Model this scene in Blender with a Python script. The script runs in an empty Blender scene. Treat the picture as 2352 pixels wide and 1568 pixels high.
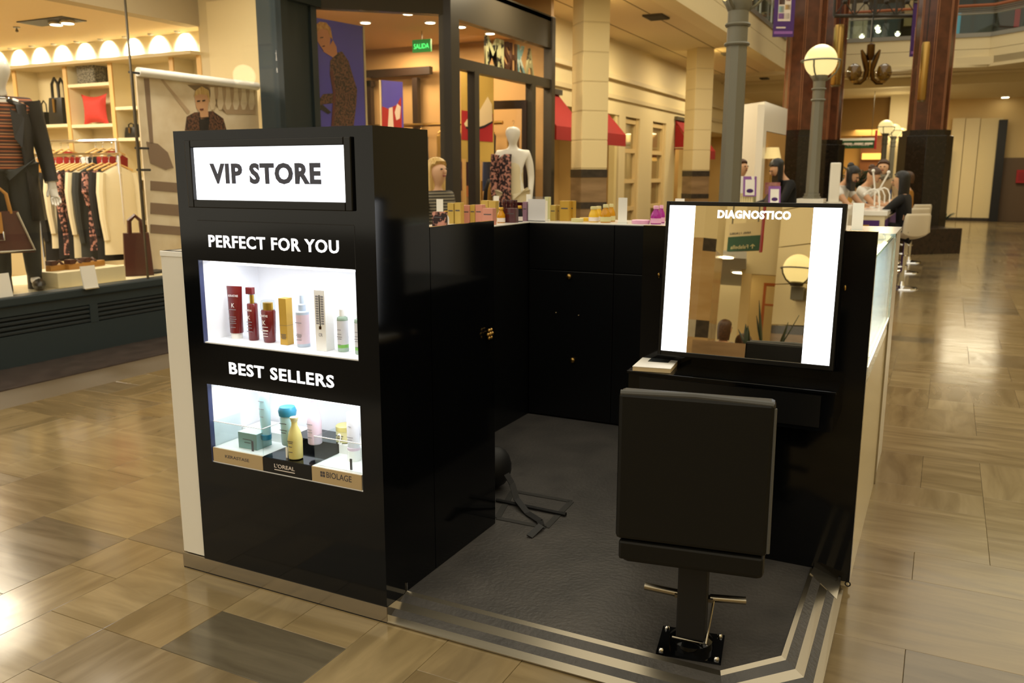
import bpy, bmesh, math, random
from mathutils import Vector, Matrix
random.seed(7)
SC = bpy.context.scene
COL = SC.collection
pi = math.pi
R = math.radians
# ------------------------------------------------------------------ camera
W, H, FPX = 2352, 1568, 1960.0
PITCH, YAW = R(11.1), R(26.7)
CAM = Vector((0, 0, 1.55))
cd = bpy.data.cameras.new('camera'); cam = bpy.data.objects.new('camera', cd); COL.objects.link(cam)
cam.location = CAM; cam.rotation_euler = (pi/2 - PITCH, 0, YAW)
cd.sensor_width = 36; cd.lens = 36*FPX/W; cd.clip_start = .05; cd.clip_end = 200
cd.dof.use_dof = True; cd.dof.focus_distance = 2.9; cd.dof.aperture_fstop = 4.5
SC.camera = cam
# ------------------------------------------------------------------ world = soft warm light of the glazed atrium roof
wd = bpy.data.worlds.new('world'); SC.world = wd; wd.use_nodes = True
bg = wd.node_tree.nodes['Background']; bg.inputs[0].default_value = (1.0, .90, .70, 1); bg.inputs[1].default_value = 1.45
SC.view_settings.view_transform = 'Standard'; SC.view_settings.look = 'None'
SC.view_settings.gamma = 1; SC.view_settings.use_curve_mapping = False
SC.view_settings.exposure = 0.0
SC.cycles.max_bounces = 7; SC.cycles.diffuse_bounces = 3; SC.cycles.glossy_bounces = 4; SC.cycles.transparent_max_bounces = 10; SC.cycles.transmission_bounces = 4
def light(name, kind, loc, energy, color=(1, .85, .62), size=.5, size_y=None, rot=(0, 0, 0), spot=None):
    l = bpy.data.lights.new(name, kind); l.energy = energy; l.color = color
    if kind == 'AREA':
        l.size = size
        if size_y: l.shape = 'RECTANGLE'; l.size_y = size_y
    elif kind == 'SPOT':
        l.shadow_soft_size = size; l.spot_size = spot or R(70); l.spot_blend = .9
    else: l.shadow_soft_size = size
    o = bpy.data.objects.new(name, l); COL.objects.link(o); o.location = loc; o.rotation_euler = rot
    return o
# ------------------------------------------------------------------ pixel -> place
FW = Vector((-math.sin(YAW)*math.cos(PITCH), math.cos(YAW)*math.cos(PITCH), -math.sin(PITCH)))
RT = Vector((math.cos(YAW), math.sin(YAW), 0)); UP = RT.cross(FW)
def ray(x, y): return FW*FPX + RT*(x-W/2) - UP*(y-H/2)
def onX(x, y, X): d = ray(x, y); return CAM + d*(X/d.x)
def onY(x, y, Y): d = ray(x, y); return CAM + d*(Y/d.y)
def onZ(x, y, z=0.): d = ray(x, y); return CAM + d*((z-CAM.z)/d.z)
def atd(x, y, dep): return CAM + ray(x, y)*(dep/FPX)
def gd(x, dep, z=0.): p = atd(x, 400, dep); return Vector((p.x, p.y, z))
# ------------------------------------------------------------------ materials
def lin(h):
    h = h.lstrip('#'); c = [int(h[i:i+2], 16)/255 for i in (0, 2, 4)]
    return tuple(x/12.92 if x <= .04045 else ((x+.055)/1.055)**2.4 for x in c) + (1,)
MATS = {}
def pm(name, hexc, rough=.5, metal=0., emit=0., spec=.5, noise=None, emitc=None, trans=0., ior=1.45, coat=0., bump=None):
    if name in MATS: return MATS[name]
    m = bpy.data.materials.new(name); m.use_nodes = True; nt = m.node_tree; b = nt.nodes['Principled BSDF']
    c = lin(hexc); b.inputs['Base Color'].default_value = c
    b.inputs['Roughness'].default_value = rough; b.inputs['Metallic'].default_value = metal
    b.inputs['Specular IOR Level'].default_value = spec; b.inputs['IOR'].default_value = ior
    if trans: b.inputs['Transmission Weight'].default_value = trans
    if coat: b.inputs['Coat Weight'].default_value = coat; b.inputs['Coat Roughness'].default_value = .05
    if emit:
        b.inputs['Emission Color'].default_value = lin(emitc or hexc); b.inputs['Emission Strength'].default_value = emit
    if noise or bump:
        tc = nt.nodes.new('ShaderNodeTexCoord'); n = nt.nodes.new('ShaderNodeTexNoise')
        mp = nt.nodes.new('ShaderNodeMapping'); nt.links.new(tc.outputs['Object'], mp.inputs[0]); nt.links.new(mp.outputs[0], n.inputs['Vector'])
        n.inputs['Detail'].default_value = 4
    if noise:
        sc, hex2 = noise[:2]
        if isinstance(sc, tuple): mp.inputs['Scale'].default_value = sc; n.inputs['Scale'].default_value = 1
        else: n.inputs['Scale'].default_value = sc
        cr = nt.nodes.new('ShaderNodeValToRGB'); lo, hi = (noise[2], noise[3]) if len(noise) > 3 else (.35, .65)
        cr.color_ramp.elements[0].position = lo; cr.color_ramp.elements[1].position = hi
        cr.color_ramp.elements[0].color = c; cr.color_ramp.elements[1].color = lin(hex2)
        nt.links.new(n.outputs['Fac'], cr.inputs[0]); nt.links.new(cr.outputs[0], b.inputs['Base Color'])
    if bump:
        n2 = nt.nodes.new('ShaderNodeTexNoise'); n2.inputs['Scale'].default_value = bump[0]; n2.inputs['Detail'].default_value = 3
        nt.links.new(mp.outputs[0] if not (noise and isinstance(noise[0], tuple)) else tc.outputs['Object'], n2.inputs['Vector'])
        bp = nt.nodes.new('ShaderNodeBump'); bp.inputs['Strength'].default_value = bump[1]; bp.inputs['Distance'].default_value = .01
        nt.links.new(n2.outputs['Fac'], bp.inputs['Height']); nt.links.new(bp.outputs[0], b.inputs['Normal'])
    MATS[name] = m; return m
def glassmat(name, tint='#ffffff', refl=1.0):
    if name in MATS: return MATS[name]
    m = bpy.data.materials.new(name); m.use_nodes = True; nt = m.node_tree; nt.nodes.clear()
    o = nt.nodes.new('ShaderNodeOutputMaterial'); mx = nt.nodes.new('ShaderNodeMixShader')
    t = nt.nodes.new('ShaderNodeBsdfTransparent'); g = nt.nodes.new('ShaderNodeBsdfGlossy')
    t.inputs[0].default_value = lin(tint); g.inputs['Roughness'].default_value = .01
    ge = nt.nodes.new('ShaderNodeNewGeometry'); dt = nt.nodes.new('ShaderNodeVectorMath'); dt.operation = 'DOT_PRODUCT'
    nt.links.new(ge.outputs['Normal'], dt.inputs[0]); nt.links.new(ge.outputs['Incoming'], dt.inputs[1])
    ops = [('ABSOLUTE', None), ('SUBTRACT', 1), ('POWER', 5.), ('MULTIPLY_ADD', refl*.9)]
    prev = dt.outputs['Value']
    for op, v in ops:
        m_ = nt.nodes.new('ShaderNodeMath'); m_.operation = op
        if op == 'SUBTRACT': m_.inputs[0].default_value = 1; nt.links.new(prev, m_.inputs[1])
        else:
            nt.links.new(prev, m_.inputs[0])
            if v is not None: m_.inputs[1].default_value = v
            if op == 'MULTIPLY_ADD': m_.inputs[2].default_value = .022*refl
        prev = m_.outputs[0]
    nt.links.new(prev, mx.inputs[0])
    nt.links.new(t.outputs[0], mx.inputs[1]); nt.links.new(g.outputs[0], mx.inputs[2]); nt.links.new(mx.outputs[0], o.inputs[0])
    MATS[name] = m; return m
def stonemat():
    m = bpy.data.materials.new('floor_stone'); m.use_nodes = True; nt = m.node_tree; b = nt.nodes['Principled BSDF']; L = nt.links.new
    at = nt.nodes.new('ShaderNodeAttribute'); at.attribute_name = 'rnd'
    ge = nt.nodes.new('ShaderNodeNewGeometry')
    cr = nt.nodes.new('ShaderNodeValToRGB'); e = cr.color_ramp
    cols = [(0, '#5d5544'), (.1, '#6f624c'), (.25, '#806e4e'), (.42, '#8a7856'), (.58, '#847251'), (.72, '#93815e'), (.86, '#7f6d4e'), (1, '#8c774f')]
    while len(e.elements) < len(cols): e.elements.new(.5)
    for el, (p, c) in zip(e.elements, cols): el.position = p; el.color = lin(c)
    L(at.outputs['Fac'], cr.inputs[0])
    add = nt.nodes.new('ShaderNodeVectorMath'); add.operation = 'ADD'
    sca = nt.nodes.new('ShaderNodeVectorMath'); sca.operation = 'SCALE'; sca.inputs['Scale'].default_value = 37.0
    cmb = nt.nodes.new('ShaderNodeCombineXYZ'); 
    for k in range(3): L(at.outputs['Fac'], cmb.inputs[k])
    L(cmb.outputs[0], sca.inputs[0]); L(ge.outputs['Position'], add.inputs[0]); L(sca.outputs[0], add.inputs[1])
    ns = []
    for s in ((1.6, 11, 1), (9, 1.6, 1)):
        mp = nt.nodes.new('ShaderNodeMapping'); mp.inputs['Scale'].default_value = s; mp.inputs['Rotation'].default_value = (0, 0, .25)
        n = nt.nodes.new('ShaderNodeTexNoise'); n.inputs['Scale'].default_value = 1.3; n.inputs['Detail'].default_value = 6; n.inputs['Distortion'].default_value = .7
        L(add.outputs[0], mp.inputs[0]); L(mp.outputs[0], n.inputs['Vector']); ns.append(n)
    gt = nt.nodes.new('ShaderNodeMath'); gt.operation = 'FRACT'
    m10 = nt.nodes.new('ShaderNodeMath'); m10.operation = 'MULTIPLY'; m10.inputs[1].default_value = 9.7
    L(at.outputs['Fac'], m10.inputs[0]); L(m10.outputs[0], gt.inputs[0])
    g2 = nt.nodes.new('ShaderNodeMath'); g2.operation = 'GREATER_THAN'; g2.inputs[1].default_value = .6; L(gt.outputs[0], g2.inputs[0])
    mx = nt.nodes.new('ShaderNodeMix'); L(g2.outputs[0], mx.inputs[0]); L(ns[0].outputs['Fac'], mx.inputs[2]); L(ns[1].outputs['Fac'], mx.inputs[3])
    vr = nt.nodes.new('ShaderNodeValToRGB'); vr.color_ramp.elements[0].position = .3; vr.color_ramp.elements[1].position = .68
    vr.color_ramp.elements[0].color = (.62, .60, .56, 1); vr.color_ramp.elements[1].color = (1.1, 1.09, 1.06, 1)
    L(mx.outputs[0], vr.inputs[0])
    mul = nt.nodes.new('ShaderNodeMix'); mul.data_type = 'RGBA'; mul.blend_type = 'MULTIPLY'; mul.inputs[0].default_value = .8
    L(cr.outputs[0], mul.inputs[6]); L(vr.outputs[0], mul.inputs[7]); L(mul.outputs[2], b.inputs['Base Color'])
    rr = nt.nodes.new('ShaderNodeMapRange'); rr.inputs[3].default_value = .10; rr.inputs[4].default_value = .22; L(mx.outputs[0], rr.inputs[0]); L(rr.outputs[0], b.inputs['Roughness'])
    b.inputs['Specular IOR Level'].default_value = .65
    bn = nt.nodes.new('ShaderNodeTexNoise'); bn.inputs['Scale'].default_value = 2.2; L(ge.outputs['Position'], bn.inputs['Vector'])
    bp = nt.nodes.new('ShaderNodeBump'); bp.inputs['Strength'].default_value = .12; bp.inputs['Distance'].default_value = .02
    L(bn.outputs['Fac'], bp.inputs['Height']); L(bp.outputs[0], b.inputs['Normal'])
    MATS['floor_stone'] = m; return m
def stripemat(name, cols, period, axis=2, rough=.8):
    m = bpy.data.materials.new(name); m.use_nodes = True; nt = m.node_tree; b = nt.nodes['Principled BSDF']; b.inputs['Roughness'].default_value = rough
    tc = nt.nodes.new('ShaderNodeTexCoord'); sx = nt.nodes.new('ShaderNodeSeparateXYZ'); nt.links.new(tc.outputs['Object'], sx.inputs[0])
    mu = nt.nodes.new('ShaderNodeMath'); mu.operation = 'MULTIPLY'; mu.inputs[1].default_value = 1/period
    fr = nt.nodes.new('ShaderNodeMath'); fr.operation = 'FRACT'; nt.links.new(sx.outputs[axis], mu.inputs[0]); nt.links.new(mu.outputs[0], fr.inputs[0])
    cr = nt.nodes.new('ShaderNodeValToRGB'); cr.color_ramp.interpolation = 'CONSTANT'; e = cr.color_ramp.elements
    while len(e) < len(cols): e.new(.5)
    for el, (p, c) in zip(e, cols): el.position = p; el.color = lin(c)
    nt.links.new(fr.outputs[0], cr.inputs[0]); nt.links.new(cr.outputs[0], b.inputs['Base Color']); MATS[name] = m; return m
# ------------------------------------------------------------------ mesh helpers
class MB:
    def __init__(s): s.v = []; s.f = []
    def add(s, vs, fs):
        n = len(s.v); s.v += [tuple(p) for p in vs]; s.f += [tuple(i+n for i in f) for f in fs]; return s
    def box(s, x0, x1, y0, y1, z0, z1):
        return s.add([(x0,y0,z0),(x1,y0,z0),(x1,y1,z0),(x0,y1,z0),(x0,y0,z1),(x1,y0,z1),(x1,y1,z1),(x0,y1,z1)],
                     [(0,3,2,1),(4,5,6,7),(0,1,5,4),(1,2,6,5),(2,3,7,6),(3,0,4,7)])
    def obox(s, c, size, rz=0, rx=0, ry=0):
        M = Matrix.Rotation(rz, 3, 'Z') @ Matrix.Rotation(ry, 3, 'Y') @ Matrix.Rotation(rx, 3, 'X'); c = Vector(c); a, b, d = [k/2 for k in size]
        vs = [M @ Vector(p) + c for p in [(-a,-b,-d),(a,-b,-d),(a,b,-d),(-a,b,-d),(-a,-b,d),(a,-b,d),(a,b,d),(-a,b,d)]]
        return s.add(vs, [(0,3,2,1),(4,5,6,7),(0,1,5,4),(1,2,6,5),(2,3,7,6),(3,0,4,7)])
    def prism(s, pts, d):           # polygon (3d points) swept by vector d
        pts = [Vector(p) for p in pts]; d = Vector(d); n = len(pts)
        nr = Vector((0, 0, 0))
        for i in range(n): nr += (pts[i]-pts[0]).cross(pts[(i+1) % n]-pts[0])
        if nr.dot(d) > 0: pts = pts[::-1]
        return s.add(pts + [p+d for p in pts], [tuple(range(n)), tuple(range(2*n-1, n-1, -1))] + [(i, i+n, (i+1) % n+n, (i+1) % n) for i in range(n)])
    def ext(s, poly, z0, z1): return s.prism([(x, y, z0) for x, y in poly], (0, 0, z1-z0))
    def lathe(s, prof, n=16, c=(0, 0, 0), sx=1, sy=1):
        vs = []; fs = []; m = len(prof)
        for r, z in prof:
            for k in range(n):
                a = 2*pi*k/n; vs.append((c[0]+r*sx*math.cos(a), c[1]+r*sy*math.sin(a), c[2]+z))
        for i in range(m-1):
            for k in range(n): fs.append((i*n+k, i*n+(k+1) % n, (i+1)*n+(k+1) % n, (i+1)*n+k))
        fs.append(tuple(range(n-1, -1, -1))); fs.append(tuple((m-1)*n+k for k in range(n)))
        return s.add(vs, fs)
    def tube(s, path, r, n=8, sq=None):
        path = [Vector(p) for p in path]; m = len(path); rs = r if isinstance(r, (list, tuple)) else [r]*m
        vs = []; fs = []; prev = None
        for i, p in enumerate(path):
            t = (path[min(i+1, m-1)] - path[max(i-1, 0)]).normalized()
            if prev is None: a = t.orthogonal().normalized()
            else: a = (prev - t*prev.dot(t)).normalized()
            prev = a; b = t.cross(a)
            for k in range(n):
                an = 2*pi*k/n; vs.append(p + (a*math.cos(an) + b*math.sin(an)*(sq or 1))*rs[i])
        for i in range(m-1):
            for k in range(n): fs.append((i*n+k, i*n+(k+1) % n, (i+1)*n+(k+1) % n, (i+1)*n+k))
        fs.append(tuple(range(n-1, -1, -1))); fs.append(tuple((m-1)*n+k for k in range(n)))
        return s.add(vs, fs)
    def ell(s, c, r, n=14, m=9):
        if not isinstance(r, (list, tuple)): r = (r, r, r)
        return s.lathe([(max(1e-4, math.sin(pi*i/m)), -math.cos(pi*i/m)*r[2]) for i in range(m+1)], n, c, r[0], r[1])
    def ring(s, c, R0, r, n=24, k=6, nz=None):
        vs = []; fs = []
        for i in range(n):
            a = 2*pi*i/n
            for j in range(k):
                b = 2*pi*j/k; q = R0 + r*math.cos(b); vs.append((c[0]+q*math.cos(a), c[1]+q*math.sin(a), c[2]+r*math.sin(b)))
        for i in range(n):
            for j in range(k): fs.append((i*k+j, ((i+1) % n)*k+j, ((i+1) % n)*k+(j+1) % k, i*k+(j+1) % k))
        return s.add(vs, fs)
    def loft(s, rings, cap=True):
        n = len(rings[0]); vs = [p for r in rings for p in r]; fs = []
        for i in range(len(rings)-1):
            for k in range(n): fs.append((i*n+k, i*n+(k+1) % n, (i+1)*n+(k+1) % n, (i+1)*n+k))
        if cap: fs.append(tuple(range(n-1, -1, -1))); fs.append(tuple((len(rings)-1)*n+k for k in range(n)))
        return s.add(vs, fs)
    def build(s, name, mat, parent=None, smooth=False, bevel=0, w=True, label=None, solid=0):
        vs = s.v
        if parent is not None and w:
            inv = parent_world(parent).inverted(); vs = [inv @ Vector(p) for p in vs]
        me = bpy.data.meshes.new(name); me.from_pydata([tuple(p) for p in vs], [], s.f)
        me.materials.append(MATS[mat] if isinstance(mat, str) else mat)
        if smooth: me.shade_smooth(); me.set_sharp_from_angle(angle=R(38))
        me.update()
        o = bpy.data.objects.new(name, me); COL.objects.link(o)
        if parent is not None: o.parent = parent
        if solid: sm = o.modifiers.new('solid', 'SOLIDIFY'); sm.thickness = solid
        if bevel: bv = o.modifiers.new('bevel', 'BEVEL'); bv.width = bevel; bv.segments = 2; bv.limit_method = 'ANGLE'
        if label: o['label'] = label
        return o
def parent_world(p):
    M = Matrix.Identity(4)
    while p is not None:
        M = Matrix.LocRotScale(p.location, p.rotation_euler, p.scale) @ M; p = p.parent
    return M
def tag(o, label=None, cat=None, group=None, kind=None):
    if label: o['label'] = label
    if cat: o['category'] = cat
    if group: o['group'] = group
    if kind: o['kind'] = kind
    return o
def thing(name, label, cat, loc=(0, 0, 0), rz=0, group=None):
    o = bpy.data.objects.new(name, None); COL.objects.link(o); o.location = loc; o.rotation_euler = (0, 0, rz); o.empty_display_size = .1
    return tag(o, label, cat, group)
def structe(name, loc=(0, 0, 0), label=None):
    o = bpy.data.objects.new(name, None); COL.objects.link(o); o.location = loc; o.empty_display_size = .1
    return tag(o, label, None, None, 'structure')
def dup(o, parent=None, loc=None, rz=None, label=None):
    c = o.copy(); COL.objects.link(c); c.parent = parent
    if loc is not None: c.location = loc
    if rz is not None: c.rotation_euler = (0, 0, rz)
    if label: c['label'] = label
    for ch in list(o.children): dup(ch, c)
    return c
def text(name, s, mat, parent, o, ux, uz, wid, hei, dep=.001, bold=0., label=None, split=False, space=1.0, local=False):
    """flat lettering: lower-left corner o, along ux, up uz, fitted to wid x hei; split gives every letter its own mesh"""
    cu = bpy.data.curves.new('t', 'FONT'); cu.body = s; cu.extrude = .01; cu.offset = bold; cu.resolution_u = 3; cu.fill_mode = 'BOTH'; cu.space_character = space
    ob = bpy.data.objects.new('t', cu); COL.objects.link(ob)
    dg = bpy.context.evaluated_depsgraph_get(); me = bpy.data.meshes.new_from_object(ob.evaluated_get(dg)); COL.objects.unlink(ob); bpy.data.objects.remove(ob)
    xs = [v.co.x for v in me.vertices]; ys = [v.co.y for v in me.vertices]
    x0, x1, y0, y1 = min(xs), max(xs), min(ys), max(ys)
    o = Vector(o); ux = Vector(ux).normalized(); uz = Vector(uz).normalized(); nn = ux.cross(uz)
    inv = parent_world(parent).inverted() if parent and not local else Matrix.Identity(4)
    for v in me.vertices:
        q = o + ux*((v.co.x-x0)/(x1-x0)*wid) + uz*((v.co.y-y0)/(y1-y0)*hei) + nn*(dep if v.co.z > 0 else 0)
        v.co = inv @ q
    pieces = [(range(len(me.vertices)), [tuple(p.vertices) for p in me.polygons])]
    if split:
        bm = bmesh.new(); bm.from_mesh(me); bmesh.ops.remove_doubles(bm, verts=bm.verts, dist=1e-6); bm.verts.ensure_lookup_table()
        seen = set(); isl = []
        for v in bm.verts:
            if v.index in seen: continue
            st = [v]; grp = []; seen.add(v.index)
            while st:
                w_ = st.pop(); grp.append(w_)
                for e in w_.link_edges:
                    q = e.other_vert(w_)
                    if q.index not in seen: seen.add(q.index); st.append(q)
            isl.append(grp)
        out = []
        for grp in isl:
            idx = {v.index: i for i, v in enumerate(grp)}; fs = {f for v in grp for f in v.link_faces}
            m2 = bpy.data.meshes.new(name); m2.from_pydata([tuple(v.co) for v in grp], [], [tuple(idx[v.index] for v in f.verts) for f in fs]); m2.materials.append(MATS[mat])
            ob = bpy.data.objects.new(name, m2); COL.objects.link(ob); ob.parent = parent; out.append(ob)
        bm.free(); bpy.data.meshes.remove(me); return out
    me.materials.clear(); me.materials.append(MATS[mat]); me.name = name
    ob = bpy.data.objects.new(name, me); COL.objects.link(ob); ob.parent = parent
    if label: ob['label'] = label
    return ob
def skin(name, nodes, edges, mat, parent, sub=2, label=None):
    me = bpy.data.meshes.new(name); me.from_pydata([n[:3] for n in nodes], edges, []); o = bpy.data.objects.new(name, me); COL.objects.link(o); o.parent = parent
    me.materials.append(MATS[mat]); o.modifiers.new('skin', 'SKIN')
    for i, n in enumerate(nodes):
        sv = me.skin_vertices[0].data[i]; sv.radius = (n[3], n[4] if len(n) > 4 else n[3]); sv.use_root = (i == 0)
    o.modifiers['skin'].use_smooth_shade = True
    sb = o.modifiers.new('sub', 'SUBSURF'); sb.levels = sub; sb.render_levels = sub
    if label: o['label'] = label
    return o
# ------------------------------------------------------------------ palette
stonemat()
pm('cream_wall', '#ddcb9d', .6, bump=(30, .03)); pm('cream_trim', '#cdbb90', .5); pm('ceiling_paint', '#dccba2', .8)
pm('cream_fascia', '#e0cfa4', .5); pm('cream_warm', '#d9bd85', .6)
pm('dark_teal', '#2b363b', .42, spec=.4); pm('dark_frame', '#39342c', .4, spec=.4); pm('dark_brown', '#2b1d15', .35)
pm('black_gloss', '#060709', .09, spec=.32); pm('black_satin', '#0a0b0d', .3, spec=.4); pm('black_matte', '#101012', .55)
pm('black_vinyl', '#3e3c3a', .40, noise=(6, '#4b4845'), bump=(60, .25)); pm('leatherette', '#0d0d0b', .45, spec=.3, bump=(40, .05))
pm('white_lam', '#e6e2d8', .22); pm('white_gloss', '#f2f1ec', .15); pm('white_matte', '#efeeea', .6); pm('liner_white', '#f4f6fa', .5)
pm('steel', '#a49b88', .26, 1.0); pm('steel_dark', '#6d685e', .35, 1.0); pm('chrome', '#dddddd', .08, 1.0); pm('brass', '#a8864a', .3, 1.0); pm('brass_dark', '#4f3718', .4, 1.0)
pm('gold', '#c9a040', .28, .8); pm('mirror', '#f4ecd8', .0, 1.0)
pm('lightbox', '#ffffff', .4, emit=2.2, emitc='#f4f8ff'); pm('led', '#ffffff', .4, emit=4, emitc='#eef4ff'); pm('glow_letter', '#ffffff', .4, emit=1.6)
pm('sign_grey', '#4a4e62', .5); pm('globe', '#a89c74', .35, emit=.92, emitc='#ffe59a'); pm('downlight', '#fff6e0', .3, emit=9, emitc='#ffefc8')
glassmat('glass'); glassmat('acrylic', '#f6fafa', 1.2); glassmat('glass_green', '#e4eee8', 1.0)
pm('granite_red', '#5a301d', .22, noise=((6, 6, 6), '#472414'), bump=None); pm('copper', '#8f5f3f', .35, .5); pm('granite_black', '#15120f', .15, noise=(18, '#241d18'))
pm('stone_brown', '#7d6548', .25, noise=((1.5, 1.5, 9), '#94795a')); pm('stone_dark', '#2b2521', .25, noise=(12, '#3a322c'))
pm('stone_tan', '#a58455', .16, noise=((1.2, 1.2, 5), '#b4976a')); pm('dark_marble', '#3e3430', .25, noise=(7, '#4d423d'))
pm('post_metal', '#767468', .45, .35); pm('wood_light', '#d8ae6a', .5); pm('wood_shelf', '#e6d6ac', .5)
pm('red_fabric', '#8e1712', .85); pm('purple', '#46236b', .6); pm('purple_light', '#8b5aa5', .6); pm('blue_poster', '#4a44b4', .5); pm('green_sign', '#0f4d2a', .5)
pm('skin', '#c79a78', .55); pm('skin_pale', '#d6ab8a', .55); pm('hair_black', '#0d0c0d', .4, noise=(40, '#1b191a')); pm('hair_brown', '#3a2415', .45, noise=(40, '#54371f'))
pm('hair_blonde', '#b6904f', .5, noise=((60, 60, 6), '#d6b777')); pm('mannequin', '#e8e4da', .3); pm('cloth_white', '#d9d6d0', .8); pm('cloth_black', '#111114', .8)
pm('cloth_cream', '#dcd0ae', .85); pm('cloth_floral', '#2a1a1d', .85, noise=(28, '#b98273', .48, .56)); pm('cloth_beige', '#9c8463', .85); pm('cloth_navy', '#1a2136', .8)
pm('leather_brown', '#4a2318', .35); pm('leather_tan', '#a8752f', .4); pm('leather_black', '#14130f', .4); pm('denim', '#2c2f2e', .8)
pm('pillow_red', '#c4372c', .7, bump=(26, .6)); pm('tweed', '#4a453a', .9, noise=(60, '#8c8470', .45, .55)); pm('leaf', '#1f3a1c', .4); pm('leaf_dark', '#22301a', .4)
pm('rubber', '#0c0c0c', .6); pm('paper', '#efece4', .7); pm('grey_ceiling', '#cfcdc6', .9); pm('orange_frame', '#b2612c', .4)
stripemat('knit_stripes', [(0, '#3b1f12'), (.16, '#b0653a'), (.3, '#5a2d18'), (.48, '#c79a6c'), (.54, '#432416'), (.78, '#9c5730'), (.9, '#2b170f')], .085)
stripemat('zebra', [(0, '#1d1a17'), (.45, '#9a927e'), (.7, '#2b2722'), (.85, '#857d6b')], .03)
# ================================================================== FLOOR
def proj(p):
    v = Vector(p)-CAM; z = v.dot(FW)
    return (W/2+FPX*v.dot(RT)/z, H/2-FPX*v.dot(UP)/z, z) if z > .05 else None
floor = structe('floor', (0, 0, 0), 'polished tan and brown stone slabs of the mall floor')
MB().box(-16, 9, -14, 38, -.12, -.006).build('floor_base', pm('grout', '#5a4d38', .6), floor, w=False)
G = .2775; GX0 = -1.6585-G*16; GY0 = 2.068-G*8
NXc, NYc = 44, 118
occ = [[False]*NYc for _ in range(NXc)]
tiles = []
rf = random.Random(11)
def put(i, j, w, h):
    for a in range(i, i+w):
        for b in range(j, j+h): occ[a][b] = True
    tiles.append((GX0+i*G, GX0+(i+w)*G, GY0+j*G, GY0+(j+h)*G))
def free(i, j, w, h): return i+w <= NXc and j+h <= NYc and all(not occ[a][b] for a in range(i, i+w) for b in range(j, j+h))
put(14, 7, 2, 1); darkslab = 0           # the dark grey slab in front of the tower
for j in range(NYc):
    for i in range(NXc):
        if occ[i][j]: continue
        opts = [(2, 1), (2, 2), (1, 2), (3, 2), (3, 1), (2, 3), (1, 1)]; wts = [5, 5, 2, 3, 2, 1, 1]
        while True:
            w_, h_ = rf.choices(opts, wts)[0]
            # keep the straight seam that runs along the tower's right edge
            if i < 16 < i+w_ and j < 9: continue
            if free(i, j, w_, h_): put(i, j, w_, h_); break
def tile_mesh(mb, t, z=0.):
    x0, x1, y0, y1 = t; g = .0006; c = .0012
    mb.add([(x0+g, y0+g, -.006), (x1-g, y0+g, -.006), (x1-g, y1-g, -.006), (x0+g, y1-g, -.006),
            (x0+g, y0+g, z-c), (x1-g, y0+g, z-c), (x1-g, y1-g, z-c), (x0+g, y1-g, z-c),
            (x0+g+c, y0+g+c, z), (x1-g-c, y0+g+c, z), (x1-g-c, y1-g-c, z), (x0+g+c, y1-g-c, z)],
           [(0,1,5,4),(1,2,6,5),(2,3,7,6),(3,0,4,7),(4,5,9,8),(5,6,10,9),(6,7,11,10),(7,4,8,11),(8,9,10,11)])
rank = []
for n, t in enumerate(tiles):
    if t[0] < -6.02 or t[0] > 7: continue
    if t[0] > -2.6 and t[1] < -.22 and t[2] > 2.28 and t[3] < 5.1: continue
    if n == 0: rv = .0
    else: rv = rf.random()**1.0
    if n and rv < .07: rv += .25 if rf.random() < .6 else 0
    c = ((t[0]+t[1])/2, (t[2]+t[3])/2, 0); p = proj(c); a = 0
    if p and -150 < p[0] < W+150 and 380 < p[1] < H+200:
        a = (t[1]-t[0])*(t[3]-t[2])/p[2]**3
        if p[0] < 1850 and p[1] < 780 and p[0] > 380: a = 0
    rank.append((a, t, rv))
rank.sort(key=lambda r: -r[0])
def add_rnd(me, vals):
    at = me.attributes.new('rnd', 'FLOAT', 'FACE'); at.data.foreach_set('value', vals)
for a, t, rv in rank[:300]:
    mb = MB(); tile_mesh(mb, t); o = mb.build('slab', 'floor_stone', floor, w=False); add_rnd(o.data, [rv]*len(mb.f))
mb = MB(); vals = []
for a, t, rv in rank[300:]:
    k = len(mb.f); tile_mesh(mb, t); vals += [rv]*(len(mb.f)-k)
o = mb.build('more_slabs', 'floor_stone', floor, w=False); add_rnd(o.data, vals); o['kind'] = 'stuff'
tag(MB().box(-6.68, -6.03, -2, 8.2, -.006, .002).build('trim_1', 'dark_marble'), 'dark marble border strip along the shop window base', None, None, 'structure')
# ================================================================== MALL SHELL
XW = -6.68
# --- wall under the left shop window, with its louvre grille
wl = structe('wall_left', (XW, 4, 0), 'dark painted plinth below the clothes shop window')
MB().box(XW-.12, XW, -2, 7.6, 0, .26).build('plinth', 'dark_teal', wl)
MB().box(XW-.12, XW-.05, -2, 7.6, .26, .42).build('recess', 'black_matte', wl)
MB().box(XW-.12, XW, -2, 7.6, .42, .50).build('rail', 'dark_teal', wl)
MB().box(XW-.14, XW+.03, -2, 7.6, .50, .575).build('sill', 'dark_teal', wl, bevel=.012)
for z in (.285, .325, .365, .405):
    MB().obox((XW-.025, 2.8, z), (.05, 9.6, .018), ry=.35).build('louvre', pm('louvre_paint', '#3a4042', .4), wl)
for y in (-.4, 2.3, 5.02):
    MB().box(XW-.06, XW+.004, y-.04, y+.04, .26, .42).build('louvre_divider', 'dark_teal', wl)
yj = onX(292, 60, XW-.025).y; MB().box(XW-.034, XW-.016, yj-.006, yj+.006, .575, 4.1).build('pane_joint', 'steel_dark', wl)
wn = tag(MB().box(XW-.03, XW-.02, -2, 7.58, .575, 4.1).build('window_1', 'glass'), 'clear glass pane of the clothes shop window', None, None, 'structure')
tp = structe('trim_2', (XW, 7.9, 0), 'dark blue grey pilaster with recessed panel beside the purple poster')
MB().box(XW-.3, XW+.02, 7.6, 8.2, 0, 4.2).build('shaft', 'dark_teal', tp)
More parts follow.
